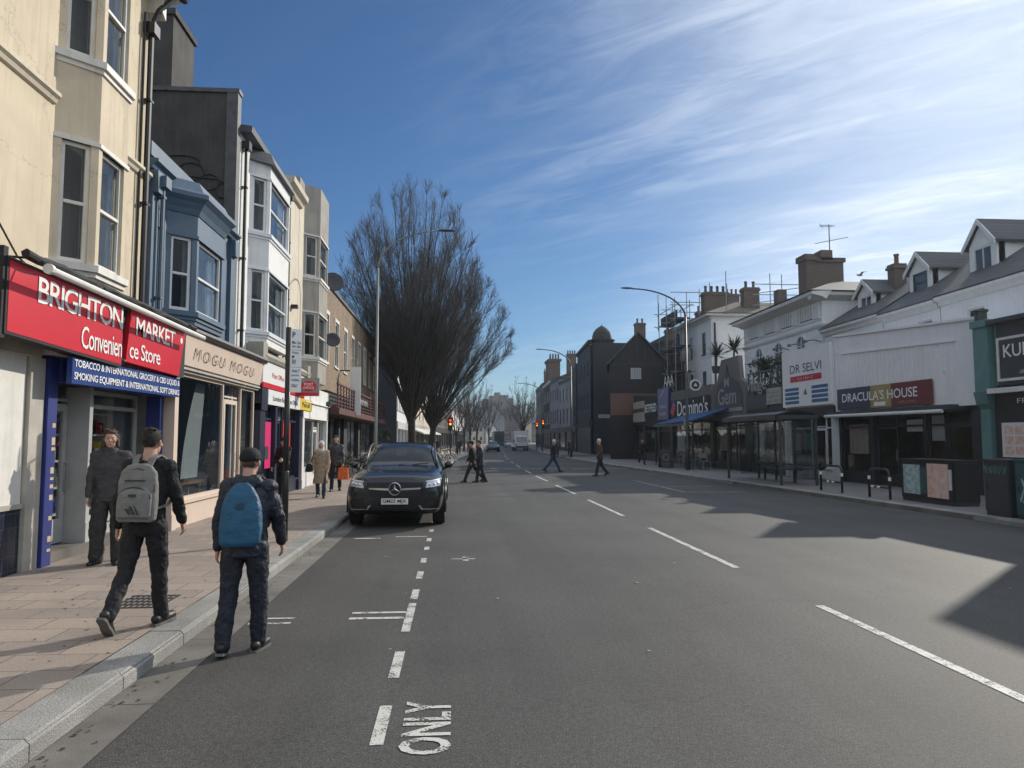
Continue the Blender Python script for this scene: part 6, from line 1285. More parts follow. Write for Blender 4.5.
# hedge and planter, bicycles
bush('hedge', 'green hedge in front of the tall navy flank wall', -8.5, -4.95, 54.0, 56.0, .6, 2.55, 3000, 7, 'leaf', .09, planter=.1)
def bicycle(mt='black_metal'):
    t = thing('bicycle', 'x', 'bicycle', (0, 0, 0)); R = .34
    for y in (-.52, .52):
        b = MB(); n = 24; b.tube([(0, y+R*math.cos(2*math.pi*i/n), R+R*math.sin(2*math.pi*i/n)) for i in range(n+1)], .02, 6, cap=False); w_ = b.build('wheel', 'tyre', t)
        b = MB()
        for i in range(10): a = 2*math.pi*i/10; b.tube([(0, y, R), (0, y+R*math.cos(a), R+R*math.sin(a))], .003, 3)
        b.build('spokes', 'steel', w_)
    b = MB(); A, B, C, D, E_ = (0, -.52, R), (0, -.05, .30), (0, -.18, .82), (0, .34, .80), (0, .52, R)
    for p, q in ((A, B), (A, C), (B, C), (C, D), (B, D), (D, E_), (D, (0, .30, .98))): b.tube([p, q], .018, 6)
    b.build('frame', mt, t); b = MB(); b.tube([(-.28, .2, .98), (-.1, .32, .99), (.1, .32, .99), (.28, .2, .98)], .014, 6); b.build('handlebar', 'black_metal', t)
    b = MB(); b.ell((0, -.22, .90), .07, .14, .035, 10, 6); b.build('saddle', 'black_metal', t, smooth=True); b = MB(); b.tube([(.1, -.05, .18), (0, -.05, .30), (-.1, -.05, .42)], .012, 5); b.build('pedals', 'dark_metal', t); return t
b0 = bicycle(); first = True
for x, y, a, lb in ((-3.6, 31.5, 62, 'bicycle nearest the walking couple on the left pavement'), (-3.3, 32.4, 70, 'second bicycle of the parked cluster by the brick building'), (-3.7, 33.4, 55, 'third bicycle of the parked cluster by the brick building'), (-3.2, 34.3, 66, 'last bicycle of the parked cluster by the brick building'), (-.9, 47.5, 80, 'bicycle parked at the foot of the first tree'), (-.75, 52, 70, 'bicycle parked under the second tree')):
    t = b0 if first else copy_tree(b0); first = False; t.location = (x, y, .12); t.rotation_euler = (R_(6), 0, R_(a)); t['label'] = lb; t['group'] = 'bicycles parked on the left pavement'
t = thing('planter', 'wooden planter of shrubs outside the brick building shops', 'planter', (-4.4, 33, .12)); 
b = MB(); b.box(-4.9, -4.4, 31.5, 35, .12, .62); b.build('box', 'dark_brown', t); b = MB(); rnd = random.Random(3)
for k in range(500):
    p = Vector((rnd.uniform(-4.95, -4.35), rnd.uniform(31.5, 35), .6+abs(rnd.gauss(0, .22)))); a1 = Vector((rnd.gauss(0, 1), rnd.gauss(0, 1), rnd.gauss(0, 1))).normalized()*.06; a2 = Vector((rnd.gauss(0, 1), rnd.gauss(0, 1), rnd.gauss(0, 1))).normalized()*.03; b.add([p-a1, p+a2, p+a1, p-a2], [(0, 1, 2, 3)])
b.build('foliage', 'leaf_dark', t, fixn=False)
# gull in the sky
t = thing('gull', 'small seagull gliding in the sky above the white houses', 'bird', (27, 47, 12.7)); b = MB(); b.ell((27.0, 47, 12.7), .22, .07, .07, 10, 8); b.ell((26.82, 47, 12.74), .06, .045, .045, 8, 6)
for s_ in (-1, 1):
    b.add([(26.93, 47, 12.73), (27.1, 47, 12.73), (27.12, 47+s_*.3, 12.86), (26.98, 47+s_*.3, 12.88), (27.3, 47+s_*.62, 12.80), (26.93, 47, 12.71), (27.1, 47, 12.71), (27.12, 47+s_*.3, 12.84), (26.98, 47+s_*.3, 12.86)], [(0, 1, 2, 3), (3, 2, 4), (5, 8, 7, 6), (8, 4, 7)])
b.build('body', 'letter_grey', t)
# ================================================================= VEHICLES
def loft_body(stations, glass_from, glass_to, wind_to, rear_from):
    """half section rings mirrored; returns verts, faces, material index (0 body, 1 windscreen, 2 side glass, 3 rear glass)"""
    vs = []; N = 0
    for (y, zb, wl, wm, zm, wsd, zs, wt, zt, zcen) in stations:
        half = [(0, zb), (wl*.55, zb), (wl*.92, zb+.01), (wl, zb+.13), (wm, zm), (wsd+(wm-wsd)*.45, zs-.09), (wsd, zs), (wt, zt), (wt*.55, zt+(zcen-zt)*.75), (0, zcen)]
        ring = [(x, z) for x, z in half]+[(-x, z) for x, z in half[-2:0:-1]]; N = len(ring); vs += [(x, y, z) for x, z in ring]
    fs = []; mi = []
    for i in range(len(stations)-1):
        for j in range(N):
            k = (j+1) % N; fs.append((i*N+j, i*N+k, (i+1)*N+k, (i+1)*N+j))
            jj = j if j < 9 else N-1-j     # mirrored index of the strip
            m = 0
            if jj == 6 and glass_from <= i < glass_to: m = 2
            if jj in (7, 8) and glass_from <= i < wind_to: m = 1
            if jj in (7, 8) and rear_from <= i < glass_to: m = 3
            mi.append(m)
    fs += [tuple(range(N-1, -1, -1)), tuple((len(stations)-1)*N+j for j in range(N))]; mi += [0, 0]
    return vs, fs, mi
def split_mesh(me, idx, name, material, parent, solid=False):
    bm = bmesh.new(); bm.from_mesh(me); bmesh.ops.delete(bm, geom=[f for f in bm.faces if f.material_index != idx], context='FACES')
    m2 = bpy.data.meshes.new(name); bmesh.ops.recalc_face_normals(bm, faces=bm.faces) if False else None
    for f in bm.faces: f.material_index = 0; f.smooth = True
    bm.to_mesh(m2); bm.free(); m2.materials.clear(); m2.materials.append(M[material]); o = bpy.data.objects.new(name, m2); COL.objects.link(o); o.parent = parent; return o
def make_car(name, label, paint, stations, axles, wheel_r, glass_from, glass_to, wind_to, rear_from, wx, group=None, detail=False):
    t = thing(name, label, 'car', (0, 0, 0), group); vs, fs, mi = loft_body(stations, glass_from, glass_to, wind_to, rear_from)
    me = bpy.data.meshes.new('b'); me.from_pydata(vs, [], fs)
    for k in range(4): me.materials.append(M[paint])
    me.polygons.foreach_set('material_index', mi)
    bm = bmesh.new(); bm.from_mesh(me); bmesh.ops.recalc_face_normals(bm, faces=bm.faces); bm.to_mesh(me); bm.free()
    me = evaluate(me, [('SUBSURF', dict(levels=3 if detail else 2, render_levels=3 if detail else 2))])
    cut = MB()
    for ya in axles:
        for s_ in (-1, 1): cut.lathe((s_*wx*1.02, ya, wheel_r), [(wheel_r+.07, -.26), (wheel_r+.07, .26)], 28, 'x')
    cm = bpy.data.meshes.new('c'); cm.from_pydata(cut.v, [], cut.f); bm = bmesh.new(); bm.from_mesh(cm); bmesh.ops.recalc_face_normals(bm, faces=bm.faces); bm.to_mesh(cm); bm.free()
    co = bpy.data.objects.new('cutter', cm); COL.objects.link(co)
    bvh_me = me
    me = evaluate(me, [('BOOLEAN', dict(operation='DIFFERENCE', object=co, solver='EXACT'))]); bpy.data.objects.remove(co)
    split_mesh(me, 0, 'body', paint, t); g = 'glass_car'
    split_mesh(me, 1, 'windscreen', g, t); split_mesh(me, 2, 'side_window', g, t); split_mesh(me, 3, 'rear_window', g, t)
    # cabin lining so the glass has something dark behind it
    for ya in axles:
        for s_ in (-1, 1):
            w_ = MB(); c = (s_*(wx-.12), ya, wheel_r); R = wheel_r
            w_.lathe(c, [(R*.62, -.115), (R*.93, -.125), (R, -.09), (R, .09), (R*.93, .125), (R*.62, .115)], 28, 'x'); wh = w_.build('wheel', 'tyre', t, smooth=False)
            w_ = MB(); w_.lathe(c, [(R*.63, -.10), (R*.63, .10)], 24, 'x')
            w_.build('brake_well', 'car_black', wh)
            w_ = MB(); xo = c[0]+s_*.112
            for k in range(5):
                a = 2*math.pi*k/5; d = Vector((0, math.cos(a), math.sin(a))); n_ = Vector((0, -math.sin(a), math.cos(a))); cc = Vector((xo, c[1], c[2]))
                w_.hexa([cc+n_*.03, cc-n_*.03, cc+d*R*.6-n_*.055, cc+d*R*.6+n_*.055, cc+n_*.03+Vector((s_*.02, 0, 0)), cc-n_*.03+Vector((s_*.02, 0, 0)), cc+d*R*.6-n_*.055+Vector((s_*.01, 0, 0)), cc+d*R*.6+n_*.055+Vector((s_*.01, 0, 0))])
            n = 24; w_.tube([(xo, c[1]+R*.61*math.cos(2*math.pi*i/n), c[2]+R*.61*math.sin(2*math.pi*i/n)) for i in range(n+1)], .018, 6, cap=False); w_.build('rim', 'steel', wh)
    b = MB(); ym = (axles[0]+axles[1])/2
    z0_ = min(s_[1] for s_ in stations)+.06
    b.box(-wx+.28, wx-.28, axles[0]-.45, axles[1]+.45, z0_, z0_+.08); b.build('underbody', 'car_black', t)
    # interior: seats and dashboard
    b = MB(); yc, zw = stations[glass_from][0], stations[glass_from][6]
    b.box(-wx+.22, wx-.22, yc+.35, yc+.75, z0_+.3, zw-.06)
    for x in (-.38, .38): b.box(x-.25, x+.25, yc+1.35, yc+1.5, z0_+.3, zw+.12); b.box(x-.12, x+.12, yc+1.37, yc+1.46, zw+.14, zw+.32)
    b.build('interior', 'car_black', t, bevel=.03)
    return t, BVHTree.FromPolygons([v.co[:] for v in bvh_me.vertices], [tuple(p.vertices) for p in bvh_me.polygons])
def project_patch(mb, bvh, corners, off=.006, n=10, m=6, direction=(0, 1, 0), start=-2, thick=0):
    """corners (x,z) in order; the patch is draped on the body from the front"""
    vs = []; ok = True
    for j in range(m+1):
        for i in range(n+1):
            a, b = i/n, j/m; p = [corners[0][k]*(1-a)*(1-b)+corners[1][k]*a*(1-b)+corners[2][k]*a*b+corners[3][k]*(1-a)*b for k in (0, 1)]
            h = bvh.ray_cast(Vector((p[0], start, p[1])), Vector(direction)); y = h[0].y if h[0] is not None else .3; y = min(y, .55)
            vs.append((p[0], y-off, p[1]))
    mb.add(vs, [(j*(n+1)+i, j*(n+1)+i+1, (j+1)*(n+1)+i+1, (j+1)*(n+1)+i) for j in range(m) for i in range(n)])
GLE = [ # y, zb, wl, wm, zm, ws, zs, wt, zt, zc
 (.00, .36, .74, .80, .58, .72, .80, .58, .90, .93), (.03, .30, .84, .89, .58, .80, .86, .66, .97, 1.00), (.14, .26, .90, .945, .62, .87, .93, .72, 1.03, 1.055), (.45, .25, .935, .975, .66, .905, .99, .76, 1.085, 1.11),
 (1.00, .25, .94, .985, .68, .925, 1.04, .78, 1.13, 1.155), (1.42, .25, .94, .985, .68, .93, 1.07, .78, 1.155, 1.18), (1.50, .25, .94, .985, .68, .93, 1.075, .775, 1.17, 1.20), (2.18, .25, .94, .985, .68, .92, 1.10, .70, 1.60, 1.655),
 (2.8, .25, .94, .985, .68, .92, 1.11, .69, 1.645, 1.705), (3.6, .25, .94, .985, .70, .915, 1.13, .65, 1.58, 1.64), (4.5, .27, .92, .975, .72, .88, 1.14, .60, 1.26, 1.30), (4.66, .30, .9, .95, .74, .84, 1.10, .6, 1.18, 1.21), (4.90, .42, .8, .86, .72, .74, .95, .55, 1.03, 1.05)]
car, bvh = make_car('parked_car', 'black parked SUV with number plate GM23 MJX by the left kerb', 'car_paint', GLE, (.92, 3.88), .375, 6, 10, 7, 9, .965, detail=True)
b = MB(); project_patch(b, bvh, [(-.46, .62), (.46, .62), (.56, .90), (-.56, .90)], .012); g = b.build('grille', 'car_black', car, smooth=True)
b = MB()
for s_ in (-1, 1):
    for k in range(1): project_patch(b, bvh, [(s_*.12, .745), (s_*.50, .765), (s_*.50, .80), (s_*.12, .785)], .03, 8, 2)
b.build('grille_bar', 'chrome', g, fixn=False)
rnd = random.Random(1); b = MB()
for i in range(-8, 9):
    for z in (.65, .69, .73, .84, .87):
        x = i*.06; h = bvh.ray_cast(Vector((x, -2, z)), Vector((0, 1, 0)))
        if h[0] is not None: b.box(x-.006, x+.006, h[0].y-.020, h[0].y-.013, z-.006, z+.006)
b.build('grille_pins', 'dark_metal', g)
h = bvh.ray_cast(Vector((0, -2, .775)), Vector((0, 1, 0))); yb = h[0].y-.05; n = 28; b = MB(); b.tube([(.115*math.cos(2*math.pi*i/n), yb, .775+.115*math.sin(2*math.pi*i/n)) for i in range(n+1)], .011, 6, cap=False)
for a in (90, 210, 330):
    d = Vector((math.cos(R_(a)), 0, math.sin(R_(a)))); n_ = Vector((-d.z, 0, d.x)); c = Vector((0, yb, .775)); b.add([c+n_*.018, c-n_*.018, c+d*.112, c+Vector((0, -.014, 0))], [(0, 2, 3), (1, 3, 2), (0, 3, 1), (0, 1, 2)])
b.build('emblem', 'chrome', car, smooth=False)
b = MB(); b.lathe((0, yb+.03, .775), [(.12, -.02), (.12, .01)], 24, 'y'); b.build('emblem_disc', 'car_black', car)
b = MB(); h = bvh.ray_cast(Vector((0, -2, .53)), Vector((0, 1, 0))); yp = h[0].y-.04; b.box(-.26, .26, yp, yp+.06, .475, .59); pl = b.build('number_plate', 'plate', car, bevel=.004)
PLF = Fr((-.26, yp), (.26, yp)); lettering(pl, 'letter_dark', [('GM23 MJX', .03, .49, .49, .575, .002, .015, 1.0)], PLF)
for s_ in (-1, 1):
    b = MB(); project_patch(b, bvh, [(s_*.60, .79), (s_*.885, .83), (s_*.90, .95), (s_*.63, .915)], .010, 10, 6); hl = b.build('headlight', 'lens', car, smooth=True, fixn=False)
    b = MB()
    for x, z in ((.68, .855), (.76, .870), (.83, .885)): h = bvh.ray_cast(Vector((s_*x, -2, z)), Vector((0, 1, 0))); y = h[0].y if h[0] else .15; b.ell((s_*x, y-.012, z), .026, .02, .024, 10, 8)
    b.build('projector', 'chrome', hl, smooth=True)
    b = MB(); project_patch(b, bvh, [(s_*.60, .915), (s_*.9, .95), (s_*.9, .965), (s_*.6, .930)], .016, 8, 1); b.build('daytime_strip', 'letter_white', hl, fixn=False)
    b = MB(); project_patch(b, bvh, [(s_*.56, .40), (s_*.86, .42), (s_*.86, .56), (s_*.62, .60)], .010, 8, 5); b.build('air_intake', 'car_black', car, fixn=False)
    b = MB(); project_patch(b, bvh, [(s_*.52, .365), (s_*.86, .375), (s_*.86, .395), (s_*.52, .39)], .018, 8, 1); project_patch(b, bvh, [(s_*.52, .37), (s_*.56, .37), (s_*.50, .455), (s_*.46, .455)], .018, 2, 4); b.build('bumper_trim', 'chrome', car, fixn=False)
    b = MB(); b.ell((s_*1.035, 1.72, 1.19), .095, .07, .075, 14, 10); mr = b.build('wing_mirror', 'car_paint', car, smooth=True); b = MB(); b.tube([(s_*.90, 1.75, 1.10), (s_*1.02, 1.73, 1.14)], .03, 6); b.build('mirror_arm', 'car_black', mr)
    b = MB(); b.tube([(s_*.80, 1.45, 1.145), (s_*.745, 1.78, 1.36), (s_*.715, 2.16, 1.595), (s_*.705, 2.5, 1.635), (s_*.685, 3.1, 1.645), (s_*.65, 3.7, 1.55)], .022, 6); b.build('window_pillar', 'car_black', car, smooth=True)
    b = MB(); b.tube([(s_*.945, 1.6, 1.085), (s_*.938, 2.4, 1.115), (s_*.935, 3.6, 1.14), (s_*.90, 4.3, 1.15)], .010, 5); b.build('window_trim', 'chrome', car)
    for ya in (.92, 3.88):
        b = MB(); n = 14; b.tube([(s_*.978, ya+.445*math.cos(math.pi*i/n), .375+.445*math.sin(math.pi*i/n)) for i in range(-1, n+2)], .020, 6); b.build('wheel_arch_trim', 'car_black', car, smooth=True)
    b = MB(); b.tube([(s_*.30, .62, 1.112), (s_*.42, 1.36, 1.172)], .012, 5); b.build('bonnet_crease', 'car_paint', car)
    b = MB(); b.tube([(s_*.15+.1, 1.47, 1.20), (s_*.15+.45, 1.56, 1.23)], .008, 5); b.build('wiper', 'car_black', car)
    b = MB(); project_patch(b, bvh, [(s_*.0, .30), (s_*.5, .31), (s_*.48, .44), (s_*.0, .44)], .008, 6, 3); b.build('lower_grille', 'car_black', car, fixn=False)
b = MB(); b.box(-.47, -.30, 1.60, 1.64, 1.22, 1.26); b.build('permit', 'letter_white', car)
car.location = (-1.17, 14.75, 0)
# far vehicles: their own simple lofts
SAL = [(.0, .3, .70, .76, .5, .7, .66, .55, .72, .74), (.1, .2, .80, .85, .5, .78, .74, .6, .80, .82), (1.0, .2, .84, .88, .55, .82, .86, .66, .93, .96), (1.2, .2, .84, .88, .55, .82, .9, .64, .98, 1.0), (1.9, .2, .84, .88, .55, .8, .92, .52, 1.38, 1.42), (3.0, .2, .84, .88, .55, .8, .94, .52, 1.36, 1.40), (3.9, .2, .84, .88, .55, .78, .94, .58, .99, 1.02), (4.4, .3, .76, .8, .6, .72, .86, .5, .9, .92)]
c2, _ = make_car('parked_car', 'silver car behind the white van far down the street', 'car_silver', SAL, (.8, 3.4), .31, 3, 6, 4, 5, .86); c2.location = (11.1, 150, 0)
c3, _ = make_car('parked_car', 'dark car beside the left kerb far beyond the traffic light', 'car_paint', SAL, (.8, 3.4), .31, 3, 6, 4, 5, .86); c3.location = (5.2, 100, 0)
t = thing('van', 'white box van driving towards the camera far down the street', 'van', (0, 0, 0)); b = MB(); b.box(-1.08, 1.08, 1.5, 6.5, .55, 2.95); b.build('cargo_box', 'van_white', t, bevel=.06)
b = MB(); b.hexa([(-1.0, 0, .45), (1.0, 0, .45), (1.0, 1.5, .45), (-1.0, 1.5, .45), (-.98, .02, 1.15), (.98, .02, 1.15), (1.0, 1.5, 1.15), (-1.0, 1.5, 1.15)]); b.hexa([(-.98, .03, 1.152), (.98, .03, 1.152), (1.0, 1.48, 1.152), (-1.0, 1.48, 1.152), (-.86, .75, 2.2), (.86, .75, 2.2), (.86, 1.48, 2.25), (-.86, 1.48, 2.25)]); b.build('cab', 'van_white', t, bevel=.05)
b = MB(); b.hexa([(-.86, .07, 1.25), (.86, .07, 1.25), (.86, .09, 1.25), (-.86, .09, 1.25), (-.80, .66, 2.1), (.80, .66, 2.1), (.80, .69, 2.1), (-.80, .69, 2.1)]); b.build('windscreen', 'pane_mid', t)
b = MB(); b.box(-.95, .95, -.03, .02, .5, .72); b.build('bumper', 'car_black', t)
for s_ in (-1, 1):
    b = MB(); b.box(s_*.82-.13, s_*.82+.13, -.02, .03, .82, 1.0); b.build('headlight', 'lens', t); b = MB(); b.box(s_*1.12-.08, s_*1.12+.08, .5, .58, 1.3, 1.65); b.build('wing_mirror', 'car_black', t)
    for y in (.95, 5.2): b = MB(); b.lathe((s_*.88, y, .36), [(.36, -.12), (.36, .12)], 16, 'x'); b.build('wheel', 'tyre', t)
t.location = (9.75, 108, 0)
t = thing('bus', 'dark green single decker bus in the far distance left of the van', 'bus', (0, 0, 0)); b = MB(); b.box(-1.25, 1.25, 0, 11, .35, 3.6); b.build('body', 'bus_green', t, bevel=.1)
b = MB(); b.box(-1.1, 1.1, -.03, .02, 1.3, 2.7); b.build('windscreen', 'pane_mid', t); b = MB(); b.box(-.8, .8, -.03, .02, 2.95, 3.3); b.build('destination_blind', 'car_black', t)
for s_ in (-1, 1):
    b = MB(); b.box(s_*.95-.14, s_*.95+.14, -.03, .02, .7, .9); b.build('headlight', 'lens', t)
    for y in (2.2, 8.5): b = MB(); b.lathe((s_*1.1, y, .48), [(.48, -.14), (.48, .14)], 16, 'x'); b.build('wheel', 'tyre', t)
t.location = (10.6, 178, 0)

# ================================================================= TREES
def tree(label, x, y, H, trunk, R, seed, limbs=30, base_r=.24, dens=1.0, tips=4, lean=0.0, cat='tree', group='bare street trees', zlow=None, squash=1.0):
    """bare upright tree: limbs curve from the fork to points spread over an egg shaped crown"""
    t = thing('bare_tree', label, cat, (x, y, .1), group); rnd = random.Random(seed); tk = MB(); br = MB(); tw = MB()
    base = Vector((x, y, .05)); top = Vector((x+lean*.25, y, trunk)); cz = trunk*.9+(H-trunk*.9)*.46; az_r = (H-trunk*.9)*.54; cx_ = x+lean
    tk.tube([base, base+Vector((0, 0, .35)), base.lerp(top, .5)+Vector((.05, 0, 0)), top], [base_r*1.35, base_r*1.05, base_r*.92, base_r*.9], 12, cap=False)
    def inside(p):
        zz = (p.z-cz)/az_r; rr = R*math.sqrt(max(0, 1-zz*zz)) if zz < 0 else R*math.sqrt(max(0, 1-zz*zz))
        f = math.hypot(p.x-cx_, (p.y-y))/max(rr, .05); lim = 1.02+.05*noise.noise(Vector((p.x*.8, p.y*.8, p.z*.8)))
        return f < lim and abs(zz) < 1.03
    def shoot(p, d, L, r, k, sink, sides, wob=.06, up_=.10):
        pts = [p.copy()]; q = p.copy(); dd = d.copy()
        for i in range(k):
            dd = (dd+Vector((rnd.gauss(0, wob), rnd.gauss(0, wob), up_))).normalized(); q = q+dd*L/k
            if not inside(q) and i > 0: break
            pts.append(q.copy())
        if len(pts) < 2: return None
        n_ = len(pts)-1; sink.tube(pts, [max(r*(1-.75*i/n_), .004) for i in range(n_+1)], sides, cap=False); return pts
    def spread(dl, amt):
        a = rnd.uniform(0, 6.28); e = dl.orthogonal().normalized(); f = dl.cross(e); return (dl+(e*math.cos(a)+f*math.sin(a))*amt).normalized()
    ga = 2.39996
    for k in range(limbs):
        u = (k+.5)/limbs; zz = 1-1.18*u**.85; rad = math.sqrt(max(0, 1-zz*zz)); a = k*ga+rnd.uniform(-.2, .2)
        tip = Vector((cx_+R*rad*math.cos(a)*.97, y+R*rad*math.sin(a)*.97*squash, cz+az_r*zz*.97)); st = base.lerp(top, rnd.uniform(.66, 1.0))
        out_ = Vector((tip.x-st.x, tip.y-st.y, 0)); mid = st+out_*.42+Vector((0, 0, (tip.z-st.z)*(.34+.10*rad))); n = 12; pts = []
        for i in range(n+1):
            s_ = i/n; p = st*(1-s_)**2+mid*2*s_*(1-s_)+tip*s_*s_; w_ = .22*math.sin(math.pi*s_); pts.append(p+Vector((noise.noise(Vector((k, s_*3, 1)))*w_, noise.noise(Vector((k, s_*3, 5)))*w_, 0))*2)
        r0 = base_r*rnd.uniform(.20, .32)*(1.1-.35*u); rs = [r0*(1-i/n)**.9+.008 for i in range(n+1)]; br.tube(pts, rs, 6, cap=False)
        for j in range(int(16*dens)):
            s0_ = rnd.uniform(.16, 1)**.75*.98; i = min(n-1, int(s0_*n)); p0 = pts[i].lerp(pts[i+1], s0_*n-i); dl = (pts[i+1]-pts[i]).normalized()
            sub = shoot(p0, spread(dl, rnd.uniform(.24, .50)), (1.2+1.9*(1-s0_))*rnd.uniform(.6, 1.15)*H/18, max(.010, rs[i]*.40), 5, br, 4)
            if not sub: continue
            for m_ in range(int(6*dens)):
                i3 = rnd.randrange(len(sub)-1); p3 = sub[i3].lerp(sub[i3+1], rnd.random()); d3 = (sub[i3+1]-sub[i3]).normalized()
                tp = shoot(p3, spread(d3, rnd.uniform(.3, .6)), rnd.uniform(.7, 1.5)*H/18, .0092, 3, tw, 3)
                if not tp: continue
                for m2 in range(tips):
                    i4 = rnd.randrange(len(tp)-1); p4 = tp[i4].lerp(tp[i4+1], rnd.random()); shoot(p4, spread((tp[i4+1]-tp[i4]).normalized(), rnd.uniform(.35, .7)), rnd.uniform(.35, .8)*H/18, .0068, 2, tw, 3)
    tk.build('trunk', 'bark', t, smooth=True, fixn=False); br.build('branches', 'bark', t, smooth=True, fixn=False); tw.build('crown', 'twig', t, fixn=False); return t
tree('tallest bare tree on the left pavement with a dense upright crown of twigs', -2.75, 47, 18.5, 3.6, 4.6, 21, limbs=64, base_r=.25, lean=.0)
tree('second bare tree behind and right of the tallest one, its crown leaning to the right', -1.9, 55, 15.6, 3.0, 4.9, 5, limbs=50, base_r=.25, lean=1.3)
t3 = tree('small bare tree on the left beyond the traffic light', .2, 84, 9.5, 2.4, 2.5, 9, limbs=14, base_r=.13, dens=.6, tips=3)
def tcopy(label, x, y, s_, rz):
    c = copy_tree(t3); c.location = (x, y, .1); c.scale = (s_, s_, s_); c.rotation_euler.z = R_(rz); c['label'] = label
tcopy('bare tree further along the left pavement between two smaller ones', 1.2, 98, 1.1, 40); tcopy('bare tree on the far left kerb before the dark parked car', 2.3, 112, 1.25, 110); tcopy('faint bare tree in front of the low white terrace', 4.0, 135, 1.45, 200); tcopy('faint bare tree where the left kerb bends to the right', 7.5, 165, 1.5, 300)
tcopy('pale bare tree beyond the last street lamp on the right', 17.2, 185, 1.9, 60); tcopy('second pale bare tree at the right hand bend', 18.5, 205, 2.1, 150)
# far wooded slope that reads as one mass
m = MB(); rnd = random.Random(31)
for k in range(9000):
    x = rnd.uniform(-60, 62); y = 395+rnd.uniform(0, 60); p = Vector((x, y, rnd.uniform(2, 21)+4*noise.noise(Vector((x*.05, 3, 0))))); m.tube([p, p+Vector((rnd.gauss(0, .7), rnd.gauss(0, .5), rnd.uniform(1, 3)))], [.16, .03], 3, cap=False)
tag(m.build('woodland', 'wood_far', fixn=False), 'brown leafless woodland covering the slope behind the far houses', 'woodland', kind='stuff')
